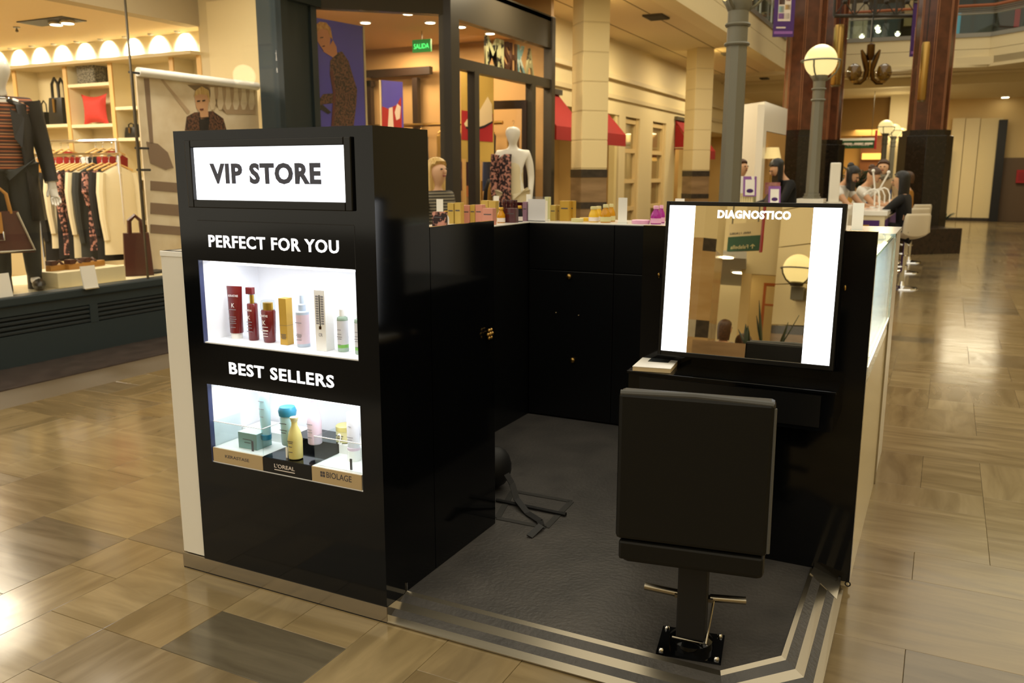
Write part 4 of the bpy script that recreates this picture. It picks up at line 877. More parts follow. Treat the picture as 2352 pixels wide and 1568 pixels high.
# --- platform with ramped edge
pf = thing('kiosk_platform', 'black floor platform of the kiosk with striped steel ramp edge', 'platform', (-1, 3, 0))
MB().ext([(XT1, 2.385), (-.492, 2.388), (-.34, 2.556), (-.345, YB0), (-2.25, YB0), (-2.25, YC), (XT1, YC)], 0, ZP).build('floor_panel', 'black_vinyl', pf)
inn = [(-1.627, 2.385), (-.492, 2.388), (-.34, 2.556), (-.345, 3.235)]; out_ = [(-1.627, 2.26), (-.445, 2.26), (-.212, 2.50), (-.222, 3.235)]
fr_ = [0, .12, .36, .58, .80, 1.0]
for b in range(5):
    for s in range(3):
        q = []
        for (i, fr0) in ((s, fr_[b]), (s+1, fr_[b]), (s+1, fr_[b+1]), (s, fr_[b+1])):
            x = inn[i][0]+(out_[i][0]-inn[i][0])*fr0; y = inn[i][1]+(out_[i][1]-inn[i][1])*fr0; z = ZP+.004-(ZP-.004)*fr0**1.0; q.append((x, y, z))
        MB().prism(q, (0, 0, -.004)).build('ramp_strip', 'steel' if b % 2 == 0 else 'black_vinyl', pf)
# floor hatch outline
hq = [onZ(x, y, ZP) for x, y in ((1178, 1128), (1312, 1152), (1254, 1212), (1142, 1190))]
for i in range(4):
    a, b = hq[i], hq[(i+1) % 4]; d = (b-a).normalized(); n = Vector((-d.y, d.x, 0))*.014
    MB().prism([a-n, b-n, b+n, a+n], (0, 0, .003)).build('hatch_edge', pm('hatch_grey', '#2b2a28', .5), pf)
# --- tower
tw = thing('display_tower', 'tall glossy black display tower with lit sign and two lit niches', 'display', (-2.06, 2.42, 0))
N1 = (-2.421, -1.7135, .935, 1.243); N2 = (-2.421, -1.7135, .472, .779); SG = (-2.407, -1.735, 1.46, 1.641)
mb = MB()
mb.box(XT0, N1[0], YF, YT, .06, 1.70).box(N1[1], XT1, YF, YT, .06, 1.70)
mb.box(N1[0], N1[1], YF, YT, .06, N2[2]).box(N1[0], N1[1], YF, YT, N2[3], N1[2]).box(N1[0], N1[1], YF, YT, N1[3], SG[2]-.02).box(N1[0], N1[1], YF+.03, YT, SG[2]-.02, SG[3]+.02).box(N1[0], N1[1], YF, YT, SG[3]+.02, 1.70)
mb.box(N1[0], N1[1], YT-.012, YT, N2[2], N1[3]); mb.build('carcass', 'black_gloss', tw)
# fine panel seams on the front
for z in (1.385,): MB().box(XT0+.09, N1[1], YF-.0006, YF+.002, z, z+.003).build('seam', 'black_matte', tw)
for x in (N1[1]+.001,): MB().box(x, x+.0025, YF-.0006, YF+.002, N1[3], 1.385).build('seam', 'black_matte', tw)
bz = MB(); x0, x1, z0, z1 = SG[0]-.028, SG[1]+.028, SG[2]-.028, SG[3]+.026
bz.box(x0, SG[0], YF-.012, YF+.03, z0, z1).box(SG[1], x1, YF-.012, YF+.03, z0, z1).box(SG[0], SG[1], YF-.012, YF+.03, z0, SG[2]).box(SG[0], SG[1], YF-.012, YF+.03, SG[3], z1); bz.build('sign_bezel', 'black_satin', tw, bevel=.003)
MB().box(SG[0], SG[1], YF+.004, YF+.03, SG[2], SG[3]).build('sign_panel', 'lightbox', tw)
def onF(px, py, Y=YF): return onY(px, py, Y)
def wordF(s, pxl, pxr, pyb_l, pyt_l, mat, par, Y=YF, bold=.02, name='letter', dep=.002):
    a = onY(pxl, pyb_l, Y); b = onY(pxr, pyb_l, Y); t_ = onY(pxl, pyt_l, Y)
    return text(name, s, mat, par, (a.x, Y-.0005, a.z), (1, 0, 0), (0, 0, 1), onY(pxr, 500, Y).x-a.x, t_.z-a.z, dep, bold, None, True, 1.1)
wordF('VIP STORE', 485, 742, 422, 375, 'sign_grey', tw, YF+.003, .042)
wordF('PERFECT FOR YOU', 481, 776, 567, 539, 'glow_letter', tw, YF, .02)
wordF('BEST SELLERS', 528, 752, 858, 831, 'glow_letter', tw, YF, .02)
for (x0, x1, z0, z1) in (N1, N2):
    yb = YT-.02; mb = MB(); e = .004
    mb.box(x0, x0+e, YF+.02, yb, z0, z1).box(x1-e, x1, YF+.02, yb, z0, z1).box(x0, x1, yb-e, yb, z0, z1).box(x0, x1, YF+.004, yb, z0, z0+e).box(x0, x1, YF+.02, yb, z1-e, z1)
    mb.build('niche_lining', 'liner_white', tw)
    MB().box(x0+.03, x1-.03, YF+.03, YF+.05, z1-.014, z1-.005).build('led_strip', 'led', tw)
    MB().box(x0, x0+.003, YF+.001, YF+.02, z0, z1).build('niche_edge', pm('edge_blue', '#3d456c', .3), tw)
    light('niche_led', 'AREA', ((x0+x1)/2, YF+.09, z1-.016), 1.6, (.93, .96, 1), x1-x0-.04, .10)
kp = MB(); kp.box(XL+.005, XT1-.0, YF-.002, YF+.01, .005, .062).box(XT1-.01, XT1+.001, YF, YF+.12, .005, .062).build('kick_plate', pm('kick_steel', '#a89f8d', .2, 1.0), tw); MB().box(XL+.006, XT1, YF-.001, YF+.1, 0, .005).build('kick_shadow_gap', 'rubber', tw)  # black strip stands in for the shadow gap below the kick plate
MB().box(XT1, XT1+.004, YF+.12, YF+.125, 0.06, .1).build('kick_clip', 'chrome', tw)
# --- side counter left, cabinet behind the tower, back counter
lc = thing('side_counter', 'white side counter running back from the black tower', 'counter', (-2.45, 3.5, 0))
MB().box(XL, XL+.018, YF+.01, YB1, .065, ZC).build('outer_panel', 'white_lam', lc); MB().box(XL+.02, XT0-.002, YF+.008, YF+.03, .065, ZC-.0).build('front_panel', 'white_lam', lc)
MB().box(XL+.018, -2.25, YC, YB1, .0, ZC-.008).box(XL+.018, XT0, YF+.03, YC, 0, ZC-.02).build('counter_core', 'black_satin', lc); MB().box(XL, -2.245, YC+.001, YB1, ZC-.008, ZC).box(XL, XT0-.002, YF+.005, YC, ZC-.02, ZC).build('counter_top', 'white_gloss', lc, bevel=.002)
MB().box(XL, XL+.1, YF+.02, YB1, 0, .06).build('kick_plate', 'steel', lc)
cb_ = thing('storage_cabinet', 'black storage cabinet behind the display tower', 'cabinet', (-1.9, 2.8, 0))
MB().box(XT0+.01, XT1-.02, YT+.002, YC, ZP, ZC-.01).build('cabinet_body', 'black_satin', cb_); cdoor = MB().box(XT1-.018, XT1, YT+.004, YC, ZP+.002, 1.365).build('door', 'black_gloss', cb_)
MB().box(XT0+.01, XT1-.02, YT+.002, YC, ZC-.01, ZC).build('cabinet_top', 'white_gloss', cb_)
kx, ky, kz = XT1+.001, 3.008, .912
mb = MB(); mb.ell((kx+.012, ky, kz), (.012, .011, .011), 10, 6)
for k in range(6): mb.ell((kx+.014, ky+.018*math.cos(k*pi/3), kz+.018*math.sin(k*pi/3)), .008, 8, 5)
mb.build('knob', 'brass', cdoor, True, label='flower shaped brass knob')
bc = thing('back_counter', 'black back counter of the kiosk with drawers and white top', 'counter', (-1.4, 4.9, 0))
MB().box(-2.25, XR-.4, YB0+.012, YB1-.02, 0, ZC-.008).build('counter_core', 'black_satin', bc); MB().box(-2.245, -.57, YB0-.003, YB1, ZC-.008, ZC).build('counter_top', 'white_gloss', bc, bevel=.002)
MB().box(-2.25, -.56, YB1-.02, YB1, .06, ZC-.02).build('outer_panel', 'white_lam', bc)
xd = [-2.245, -1.70, -1.15, -.62]
for k in range(3):
    MB().box(xd[k]+.002, xd[k+1]-.002, YB0-.004, YB0+.012, .985, ZC-.009).build('drawer', 'black_satin', bc, bevel=.002)
    d = MB().box(xd[k]+.002, xd[k+1]-.002, YB0-.004, YB0+.012, ZP+.01, .979).build('door', 'black_satin', bc, bevel=.002)
    if k == 0:
        for px, py in ((1307, 635), (1315, 827)):
            p = onY(px, py, YB0-.01); MB().ell((p.x, YB0-.014, min(p.z, .96)), (.017, .012, .017), 12, 7).build('knob', 'brass', d, True)
for px, py in ((1157, 716), (1141, 730), (1277, 718), (1329, 724)):
    p = onY(px, py, YB0-.006); MB().lathe([(.006, 0), (.006, .004)], 8, (p.x, YB0-.006, p.z)).build('chrome_stud', 'chrome', bc)  # small chrome discs for tiny specks on the counter front
# --- right unit: end panel, showcase, counter end
rp_ = thing('end_panel', 'black end panel of the kiosk carrying the lit mirror', 'panel', (-.63, 3.26, 0))
YM = 3.246
MB().box(-1.055, XR, YM, YM+.035, .035, 1.352).build('panel_board', 'black_gloss', rp_); MB().box(-1.05, -.55, YM+.035, 4.1, ZP, 1.0).build('rear_box', 'black_satin', rp_)
for px, py in ((1514, 632), (1941, 661)):
    p = onY(px, py, YM-.004); MB().ell((p.x, YM-.006, p.z), (.006, .008, .011), 8, 6).build('hinge_pin', 'brass', rp_, True)
MB().ring((0, 0, 0), .009, .0025, 14, 6).build('eye_ring', 'black_matte', rp_, w=False).matrix_local = Matrix.Translation(Vector((XR-.005, YM+.005, .025))-rp_.location) @ Matrix.Rotation(pi/2, 4, 'X')
MB().box(-.245, -.235, YM-.005, YM+.005, 0, .05).build('eye_bolt', 'black_matte', rp_)
MB().prism([(-.34, YM-.06, .066), (-.235, YM-.12, .012), (-.235, YM, .03), (-.335, YM, .066)], (0, 0, .004)).build('corner_plate', 'steel', rp_)
rc = thing('showcase_counter', 'lit white glass showcase counter on the right side of the kiosk', 'counter', (-.4, 4.2, 0))
MB().box(-.55, XR-.004, YM+.035, 4.52, 0, .85).build('lower_body', pm('cream_lam', '#e2d6b6', .2), rc); MB().box(-.55, XR-.004, 4.52, YB1, 0, ZC-.02).build('end_body', 'white_lam', rc)
MB().box(-.56, XR, 4.50, YB1+.01, ZC-.02, ZC).build('counter_top', 'white_gloss', rc)
MB().box(-.56, -.54, YM+.035, 4.52, .85, ZC).box(-.55, XR-.01, YM+.036, YM+.04, .85, ZC).box(-.55, XR-.012, 4.51, 4.522, .85, ZC-.02).box(-.55, XR-.012, YM+.04, 4.52, .85, .855).build('case_lining', 'liner_white', rc)
MB().box(XR-.008, XR, YM+.035, 4.52, .80, ZC).build('front_glass', 'glass_green', rc); MB().box(-.55, XR, YM+.035, 4.52, ZC-.01, ZC).build('top_glass', 'glass_green', rc)
MB().box(-.54, -.52, YM+.05, 4.5, ZC-.03, ZC-.015).build('led_strip', 'led', rc)
MB().box(XR-.006, XR+.004, 4.515, 4.53, 0, ZC).build('corner_trim', 'steel', rc); MB().box(XR-.006, XR+.002, YM+.04, 4.52, .845, .86).build('edge_trim', 'white_gloss', rc)
light('case_led', 'AREA', (-.4, 3.9, ZC-.04), 22, (.95, .98, 1), .2, 1.1)
# --- lit mirror, leaning back
al = R(5.5); YM0 = 3.185; ZM0 = .835
mr = thing('lit_mirror', 'large mirror with two bright light strips and a lettered top', 'mirror', (-.645, YM0, ZM0)); mr.rotation_euler = (-al, 0, 0)
mw = parent_world(mr); minv = mw.inverted()
mo = mw.translation; mn = (mw.to_3x3() @ Vector((0, -1, 0))).normalized()
def onM(px, py):
    d = ray(px, py); t_ = (mo-CAM).dot(mn)/d.dot(mn); return minv @ (CAM+d*t_)
TL, TR, BR, BL = onM(1533, 461), onM(1947, 469), onM(1912, 850), onM(1510, 815)
fx0, fx1, fz0, fz1 = (TL.x+BL.x)/2, (TR.x+BR.x)/2, (BL.z+BR.z)/2, (TL.z+TR.z)/2
gx0 = onM(1587, 640).x; gx1 = onM(1855, 655).x; sx0 = onM(1529, 640).x; sx1 = onM(1920, 660).x
gz0 = (onM(1516, 803).z+onM(1905, 840).z)/2; gz1 = (onM(1541, 470).z+onM(1935, 479).z)/2
MB().box(fx0, fx1, .004, .035, fz0, fz1).build('mirror_back', 'black_satin', mr, w=False)
MB().box(fx0, sx0, -.006, .01, fz0, fz1).box(sx1, fx1, -.006, .01, fz0, fz1).box(sx0, sx1, -.006, .01, fz0, gz0).box(sx0, sx1, -.006, .01, gz1, fz1).build('frame', 'black_satin', mr, w=False, bevel=.002)
MB().box(gx0, gx1, -.001, .004, gz0, gz1).build('mirror_glass', 'mirror', mr, w=False)
MB().box(sx0, gx0, -.003, .004, gz0, gz1).build('light_strip', 'lightbox', mr, w=False); MB().box(gx1, sx1, -.003, .004, gz0, gz1).build('light_strip', 'lightbox', mr, w=False)
la, lb, lt = onM(1648, 501), onM(1816, 503), onM(1648, 482)
text('letter', 'DIAGNOSTICO', 'glow_letter', mr, (la.x, -.0015, la.z), (1, 0, 0), (0, 0, 1), lb.x-la.x, lt.z-la.z, .002, .045, None, True, 1.12, True)
# --- vanity shelf and book
vs_ = thing('vanity_shelf', 'glossy black vanity shelf with drawer below the lit mirror', 'shelf', (-.66, 3.16, .7))
MB().box(-1.05, -.285, 3.075, YM, .795, .805).build('shelf_top', 'black_gloss', vs_, bevel=.0015); MB().box(-1.045, -.29, 3.085, YM, .655, .795).build('drawer_box', 'black_gloss', vs_); MB().box(-1.0, -.335, 3.08, 3.085, .67, .785).build('drawer_front', 'black_satin', vs_)
bq = [onZ(x, y, .806) for x, y in ((1453, 851), (1540, 857), (1566, 826), (1490, 818))]
bk = thing('book', 'white booklet with a dark photo on its cover lying on the black shelf', 'book', tuple(sum((q for q in bq), Vector())/4))
MB().prism(bq, (0, 0, .016)).build('pages', pm('page_edge', '#cdb890', .7), bk); ce = sum((q for q in bq), Vector())/4
MB().prism([ce+(q-ce)*1.01+Vector((0, 0, .016)) for q in bq], (0, 0, .002)).build('cover', 'paper', bk)
u = (bq[1]-bq[0]); v = (bq[3]-bq[0]); o_ = bq[0]+u*.25+v*.35+Vector((0, 0, .0182)); MB().prism([o_, o_+u*.55, o_+u*.55+v*.36, o_+v*.36], (0, 0, .001)).build('cover_photo', pm('photo_grey', '#23282a', .5, noise=(60, '#6a706c', .6, .7)), bk)
# --- salon chair
ch = thing('salon_chair', 'black padded salon chair with square back in front of the lit mirror', 'chair', (-.61, 2.49, ZP), R(9))
def cush(mb, x0, x1, y0, y1, z0, z1): return mb.box(x0, x1, y0, y1, z0, z1)
bkr = cush(MB(), -.215, .215, -.215, -.145, .43, .875).build('backrest', 'leatherette', ch, w=False, bevel=.012)
cush(MB(), -.205, .208, -.212, -.15, .365, .425).build('backrest_skirt', 'leatherette', ch, w=False, bevel=.008)
MB().tube([(-.21, -.205, .872), (0, -.205, .878), (.21, -.205, .87)], .009, 8).build('piping', pm('piping_grey', '#4a4a48', .6), bkr, True, w=False)
MB().tube([(.213, -.205, .86), (.216, -.205, .44)], .006, 8).build('piping', 'piping_grey', bkr, True, w=False)
cush(MB(), -.21, .21, -.14, .27, .32, .43).build('seat', 'leatherette', ch, w=False, bevel=.02)
MB().box(-.045, .045, -.045, .045, .045, .33).build('post', 'black_matte', ch, w=False, bevel=.004)
MB().lathe([(.07, .006), (.068, .03), (.05, .045)], 20).build('post_collar', 'black_gloss', ch, True, w=False)
o = MB().box(-.1, .1, -.085, .085, 0, .008).build('base_plate', 'black_gloss', ch, w=False); 
bolts = [(-.085, -.07), (.085, -.07), (.085, .07), (-.085, .07)]
for x, y in bolts: MB().lathe([(.009, .008), (.009, .014), (.005, .019)], 8, (x, y, 0)).build('bolt', 'chrome', ch, True, w=False)
MB().lathe([(.006, .008), (.006, .03)], 8, (.035, -.05, 0)).lathe([(.006, .008), (.006, .035)], 8, (.05, -.035, 0)).build('pedal_pin', 'chrome', ch, True, w=False)
for s in (-1, 1): MB().tube([(s*.05, .04, .155), (s*.16, .055, .155)], .013, 10).build('footrest_bar', 'steel', ch, True, w=False)
MB().box(.03, .06, .02, .05, .148, .16).box(-.06, -.03, .02, .05, .148, .16).build('footrest_bracket', 'steel_dark', ch, w=False)
MB().tube([(-.055, -.05, .05), (.05, -.052, .045), (.062, .03, .15)], .004, 6).build('lever', 'steel', ch, w=False)
# --- bag with strap on the platform
sbq = onZ(1146, 1135, ZP)
bg_ = thing('shoulder_bag', 'black bag with trailing strap on the kiosk floor by the cabinet', 'bag', (sbq.x-.02, sbq.y+.04, ZP))
MB().ell((-.03, .02, .11), (.075, .09, .1), 14, 9).build('bag_body', 'rubber', bg_, True, w=False)
sp_ = [onZ(1163, 1088, ZP+.13), onZ(1176, 1110, ZP+.09), onZ(1186, 1145, ZP+.03), onZ(1212, 1178, ZP+.01), onZ(1240, 1196, ZP+.012), onZ(1243, 1206, ZP+.02), onZ(1216, 1232, ZP+.006)]
mb = MB()
for i in range(len(sp_)-1):
    a, b = sp_[i], sp_[i+1]; d = (b-a).normalized(); n = d.cross(Vector((.3, -.5, 1))).normalized()*.014; k = d.cross(n).normalized()*.0025
    mb.prism([a-n-k, b-n-k, b+n-k, a+n-k], k*2)
mb.build('strap', 'black_matte', bg_)
st = thing('flat_bar', 'thin black bar lying across the floor hatch of the kiosk', 'bar', tuple(onZ(1220, 1165, ZP)))
a, b = onZ(1140, 1148, ZP+.008), onZ(1298, 1181, ZP+.008); MB().tube([a, b], .009, 6).build('bar_tube', 'black_matte', st); MB().tube([b-(b-a)*.05, b+(b-a)*.01], .011, 6).build('bar_cap', 'rubber', st)
# ================================================================== PRODUCTS
pm('ker_red', '#6a1418', .25, coat=.4); pm('ker_dark', '#4a1a24', .3, coat=.4); pm('print_light', '#e6dcd8', .5); pm('print_greyish', '#8c8a90', .5); pm('print_ink', '#4d4a4e', .5)
pm('pink_pale', '#d9c3cf', .3); pm('blue_pale', '#b8c6d8', .3); pm('box_gold', '#c19a3c', .35, .3); pm('green_clear', '#b9d3ba', .15, trans=.5); pm('green_band', '#7fbf5a', .4)
pm('aqua', '#a8cfd4', .25); pm('aqua_dark', '#2f7f9c', .3); pm('teal_box', '#7fa3a0', .4); pm('shampoo_gold', '#c9bd74', .25); pm('cream_jar', '#cfc893', .3); pm('amber', '#d99a10', .15, trans=.3); pm('yellow_tube', '#e3b730', .3); pm('magenta', '#b0249a', .15, trans=.2); pm('pink_pack', '#e2a9cc', .35)
pm('wine', '#3d0f1c', .2, coat=.4); pm('rose_box', '#c98a78', .4); pm('gold_box', '#c2a452', .35, .2); pm('mauve', '#8a6a80', .35); pm('white_frost', '#d8d8dc', .4)
ctr = [0]
def prod(name, label, cat, x, y, z, rz=0, grp=None): return thing(name, label, cat, (x, y, z), rz, grp)
def lines(par, w, zs, mat, y, x0=0.):
    for k, (z, ww) in enumerate(zs): MB().box(x0-w*ww/2, x0+w*ww/2, y-.0008, y, z, z+.0022).build('print_line', mat, par, w=False)
NZ = N1[2]+.0042
def base(px, py, z=NZ): return onZ(px, py, z)
FZ = R(0)
# 1 tube standing on its white cap
p = base(545, 776); s = prod('hair_tube', 'dark red squeeze tube standing on a white cap, leftmost in the upper niche', 'tube', p.x, p.y, NZ, R(10))
hh = onY(540, 657, p.y).z - NZ
mb = MB(); rings = []
for t_ in (0, .1, .4, .8, 1):
    a = .026+.004*t_; b = .020*(1-t_)+.002; rings.append([(a*math.cos(2*pi*k/16)*(1+.12*t_), b*math.sin(2*pi*k/16), .022+(hh-.022)*t_) for k in range(16)])
MB().loft(rings).build('tube_body', 'ker_red', s, True, w=False); MB().lathe([(.022, 0), (.022, .02), (.019, .024)], 18, sx=1, sy=.9).build('cap', 'white_gloss', s, True, w=False)
text('brand_print', 'KERASTASE', 'print_light', None, (-.022, -.0085, hh*.80), (1, 0, 0), (0, .09, 1), .042, .008, .0006, .01).parent = s
text('brand_print', 'K', 'print_light', None, (-.008, -.0135, hh*.60), (1, 0, 0), (0, .09, 1), .013, .016, .0006, .01).parent = s
lines(s, .036, [(hh*.56, .9), (hh*.42, .8), (hh*.38, .9), (hh*.34, .7), (hh*.3, .8), (hh*.22, .6)], 'print_greyish', -.0215)
# 2 pump bottle
p = base(584, 780); s = prod('pump_bottle', 'slim dark red pump bottle with gold neck in the upper niche', 'bottle', p.x, p.y, NZ); hh = onY(580, 660, p.y).z-NZ; hb_ = hh*.70
MB().lathe([(.018, 0), (.0195, .004), (.0195, hb_-.004), (.017, hb_)], 20).build('bottle_body', 'ker_red', s, True, w=False); MB().lathe([(.008, hb_), (.008, hh*.86)], 14).build('neck', 'gold', s, True, w=False); MB().lathe([(.0125, hb_), (.0125, hh*.87)], 14).build('clear_cap', 'acrylic', s, True, w=False)
MB().box(-.022, .009, -.009, .009, hh*.87, hh).build('pump_head', 'ker_red', s, w=False, bevel=.002)
text('brand_print', 'KERASTASE', 'print_light', None, (-.015, -.0205, hb_*.80), (1, 0, 0), (0, 0, 1), .03, .007, .0006, .01).parent = s; text('brand_print', 'K', 'print_light', None, (-.007, -.0205, hb_*.58), (1, 0, 0), (0, 0, 1), .012, .014, .0006, .01).parent = s
lines(s, .03, [(hb_*.5, .9), (hb_*.42, .7), (hb_*.34, .8), (hb_*.24, .9)], 'print_greyish', -.0202)
# 3 round bottle with clear cap
p = base(620, 785); s = prod('shampoo_bottle', 'rounded dark red shampoo bottle with gold inner cap in the upper niche', 'bottle', p.x, p.y, NZ); hh = onY(618, 690, p.y).z-NZ; hb_ = hh*.78
MB().lathe([(.021, 0), (.024, .004), (.027, hb_*.5), (.029, hb_*.95), (.026, hb_)], 22, sy=.8).build('bottle_body', 'ker_red', s, True, w=False); MB().lathe([(.02, hb_), (.02, hh*.95)], 18, sy=.8).build('inner_cap', 'gold', s, True, w=False); MB().lathe([(.028, hb_+.002), (.029, hh*.88), (.026, hh)], 22, sy=.8).build('clear_cap', 'acrylic', s, True, w=False)
text('brand_print', 'KERASTASE', 'print_light', None, (-.018, -.0245, hb_*.80), (1, 0, 0), (0, 0, 1), .036, .008, .0006, .01).parent = s; text('brand_print', 'K', 'print_light', None, (-.008, -.024, hb_*.56), (1, 0, 0), (0, 0, 1), .014, .016, .0006, .01).parent = s
lines(s, .034, [(hb_*.48, .9), (hb_*.38, .9), (hb_*.36, .9), (hb_*.28, .7), (hb_*.2, .8)], 'print_light', -.0228)
# 4 gold box
p = base(660, 790); s = prod('carton', 'slim gold carton in the upper niche', 'box', p.x, p.y, NZ, R(0)); hh = onY(655, 684, p.y).z-NZ
MB().box(-.017, .017, -.017, .017, 0, hh).build('carton_body', 'box_gold', s, w=False, bevel=.0008); MB().box(-.0172, .0172, -.0172, .0172, hh*.42, hh*.425).build('carton_line', 'print_ink', s, w=False); lines(s, .026, [(hh*.22, .9), (hh*.19, .8), (hh*.16, .9), (hh*.13, .7)], 'print_ink', -.0172)
# 5 pink spray
p = base(698, 795); s = prod('spray_bottle', 'pale pink spray bottle with light blue top in the upper niche', 'bottle', p.x, p.y, NZ); hh = onY(694, 678, p.y).z-NZ; hb_ = hh*.70
MB().lathe([(.022, 0), (.0235, .003), (.0235, .012)], 20).build('bottle_foot', 'blue_pale', s, True, w=False); MB().lathe([(.0235, .012), (.0235, hb_*.9)], 20).build('bottle_body', 'pink_pale', s, True, w=False); MB().lathe([(.0236, hb_*.9), (.0236, hb_*.97), (.02, hb_)], 20).build('shoulder', 'blue_pale', s, True, w=False)
MB().lathe([(.0135, hb_), (.0135, hh*.82), (.008, hh*.84), (.008, hh*.9), (.007, hh)], 16).build('spray_head', 'blue_pale', s, True, w=False); lines(s, .032, [(hb_*.68, .9), (hb_*.36, .7), (hb_*.32, .8), (hb_*.28, .6), (hb_*.2, .7)], 'print_greyish', -.0237)
# 6 white box with zip print
p = base(748, 803); s = prod('carton', 'tall white carton with a black zip pattern in the upper niche', 'box', p.x, p.y, NZ, R(0)); hh = onY(738, 664, p.y).z-NZ
MB().box(-.023, .023, -.023, .023, 0, hh).build('carton_body', 'white_matte', s, w=False, bevel=.0008); MB().box(-.0015, .0015, -.0245, -.023, hh*.38, hh*.92).build('zip_line', 'print_black', s, w=False); MB().box(-.004, .004, -.026, -.023, hh*.36, hh*.41).build('zip_pull', 'brass_dark', s, w=False)
for k in range(12):
    z = hh*(.44+.04*k)
    for sx in (-1, 1): MB().box(sx*.011-.006, sx*.011+.006, -.0236, -.023, z, z+hh*.028).build('zip_tooth', 'print_greyish', s, w=False)
text('print_mark', 'CR', 'print_greyish', None, (-.008, -.0236, hh*.24), (1, 0, 0), (0, 0, 1), .016, .012, .0005, .0).parent = s
# 7 clear green bottle
for px, py, top, lb in ((789, 806, 710, 'clear bottle with pale green band in the upper niche'), (829, 812, 715, 'white and green bottle mostly hidden at the right edge of the upper niche')):
    p = base(px, py); s = prod('lotion_bottle', lb, 'bottle', p.x, p.y, NZ); hh = onY(px-4, top, p.y).z-NZ; hb_ = hh*.84
    MB().lathe([(.018, 0), (.0195, .004), (.0195, .014)], 20).build('bottle_foot', 'green_clear', s, True, w=False); MB().lathe([(.0195, .014), (.0195, .026)], 20).build('green_band', 'green_band', s, True, w=False); MB().lathe([(.0195, .026), (.0195, hb_*.88)], 20).build('bottle_body', 'white_frost', s, True, w=False); MB().lathe([(.0195, hb_*.88), (.0185, hb_*.97), (.01, hb_)], 20).build('shoulder', 'green_clear', s, True, w=False); MB().lathe([(.0105, hb_), (.0105, hh)], 16).build('cap', 'white_gloss', s, True, w=False)
    lines(s, .024, [(hb_*.62, .6), (hb_*.5, .7), (hb_*.42, .9), (hb_*.36, .7), (hb_*.2, .5)], 'print_greyish', -.0197)
# ---- lower niche: three brand trays with step risers
z2 = N2[2]+.004; nx0, nx1 = N2[0]+.006, N2[1]-.006
tx = [nx0, onY(601, 1040, YF).x, onY(714, 1075, YF).x, nx1]; zt_ = z2+.055
trays = []
for k in range(3):
    mt = ['deck_cream', 'black_satin', 'deck_cream'][k]
    t_ = thing('display_tray', ['cream display tray at the left of the lower niche', 'black display tray in the middle of the lower niche', 'cream display tray at the right of the lower niche'][k], 'tray', ((tx[k]+tx[k+1])/2, YF+.15, z2))
    MB().box(tx[k]+.001, tx[k+1]-.001, YF+.006, YF+.16, z2, zt_).build('tray_front_step', 'white_gloss' if k != 1 else 'black_gloss', t_); MB().box(tx[k]+.001, tx[k+1]-.001, YF+.16, YF+.28, z2, zt_+.035).build('tray_rear_step', 'white_gloss' if k != 1 else 'black_gloss', t_)
    MB().box(tx[k]+.001, tx[k+1]-.001, YF+.003, YF+.0065, z2, zt_-.001).build('brand_strip', pm('brand_cream', '#b8a27c', .5) if k != 1 else 'black_satin', t_)
    s_ = ['KERASTASE', "L'OREAL", 'BIOLAGE'][k]; wd_ = tx[k+1]-tx[k]; o0 = [.25, .24, .30][k]; w_ = [.48, .42, .5][k]
    text('brand_print', s_, ['print_ink', 'print_light', 'print_ink'][k], t_, (tx[k]+wd_*o0, YF+.003, z2+.022), (1, 0, 0), (0, 0, 1), wd_*w_, [.012, .015, .022][k], .0006, .006)
    if k == 1: MB().box(tx[k]+wd_*.24, tx[k]+wd_*.66, YF+.0024, YF+.003, z2+.013, z2+.016).build('brand_underline', 'print_light', t_)
    if k == 2:
        for dx in (0, .011):
            for dz in (0, .011): MB().box(tx[k]+wd_*.18+dx, tx[k]+wd_*.18+dx+.009, YF+.0024, YF+.003, z2+.022+dz, z2+.031+dz).build('brand_emblem', 'print_ink', t_)
    for (ds, yy, zz, fx) in (('1', YF+.035, zt_, .72 if k != 1 else .42), ('2', YF+.165, zt_+.035, .9 if k == 0 else (1.02 if k == 1 else .72))):
        if k == 2 and ds == '2': continue
        text('number', ds, 'print_ink' if k != 1 else 'white_gloss', t_, (tx[k]+wd_*fx-.01, yy, zz), (1, 0, 0), (0, 0, 1), .018 if ds == '2' else .0085, .04, .003, .0)
    trays.append(t_)
def cube(label, x0, x1, y0, y1, z0, z1):
    c = thing('acrylic_divider', label, 'divider', ((x0+x1)/2, y0, z0)); MB().box(x0, x1, y0, y0+.003, z0, z1).build('front_sheet', 'acrylic', c); MB().box(x1-.003, x1, y0, y1, z0, z1).build('side_sheet', 'acrylic', c); MB().box(x0, x0+.003, y0, y1, z0, z1).build('side_sheet', 'acrylic', c)
    MB().box(x0, x1, y0-.0005, y0+.0035, z1, z1+.002).build('bright_edge', 'white_gloss', c); MB().box(x1-.004, x1, y0, y1, z1, z1+.002).build('bright_edge', 'white_gloss', c)
cube('clear acrylic guard over the left tray', tx[0]+.003, tx[1]-.003, YF+.012, YF+.15, zt_, zt_+.1); cube('clear acrylic guard over the right tray', tx[2]+.003, tx[3]-.003, YF+.02, YF+.15, zt_, zt_+.105)
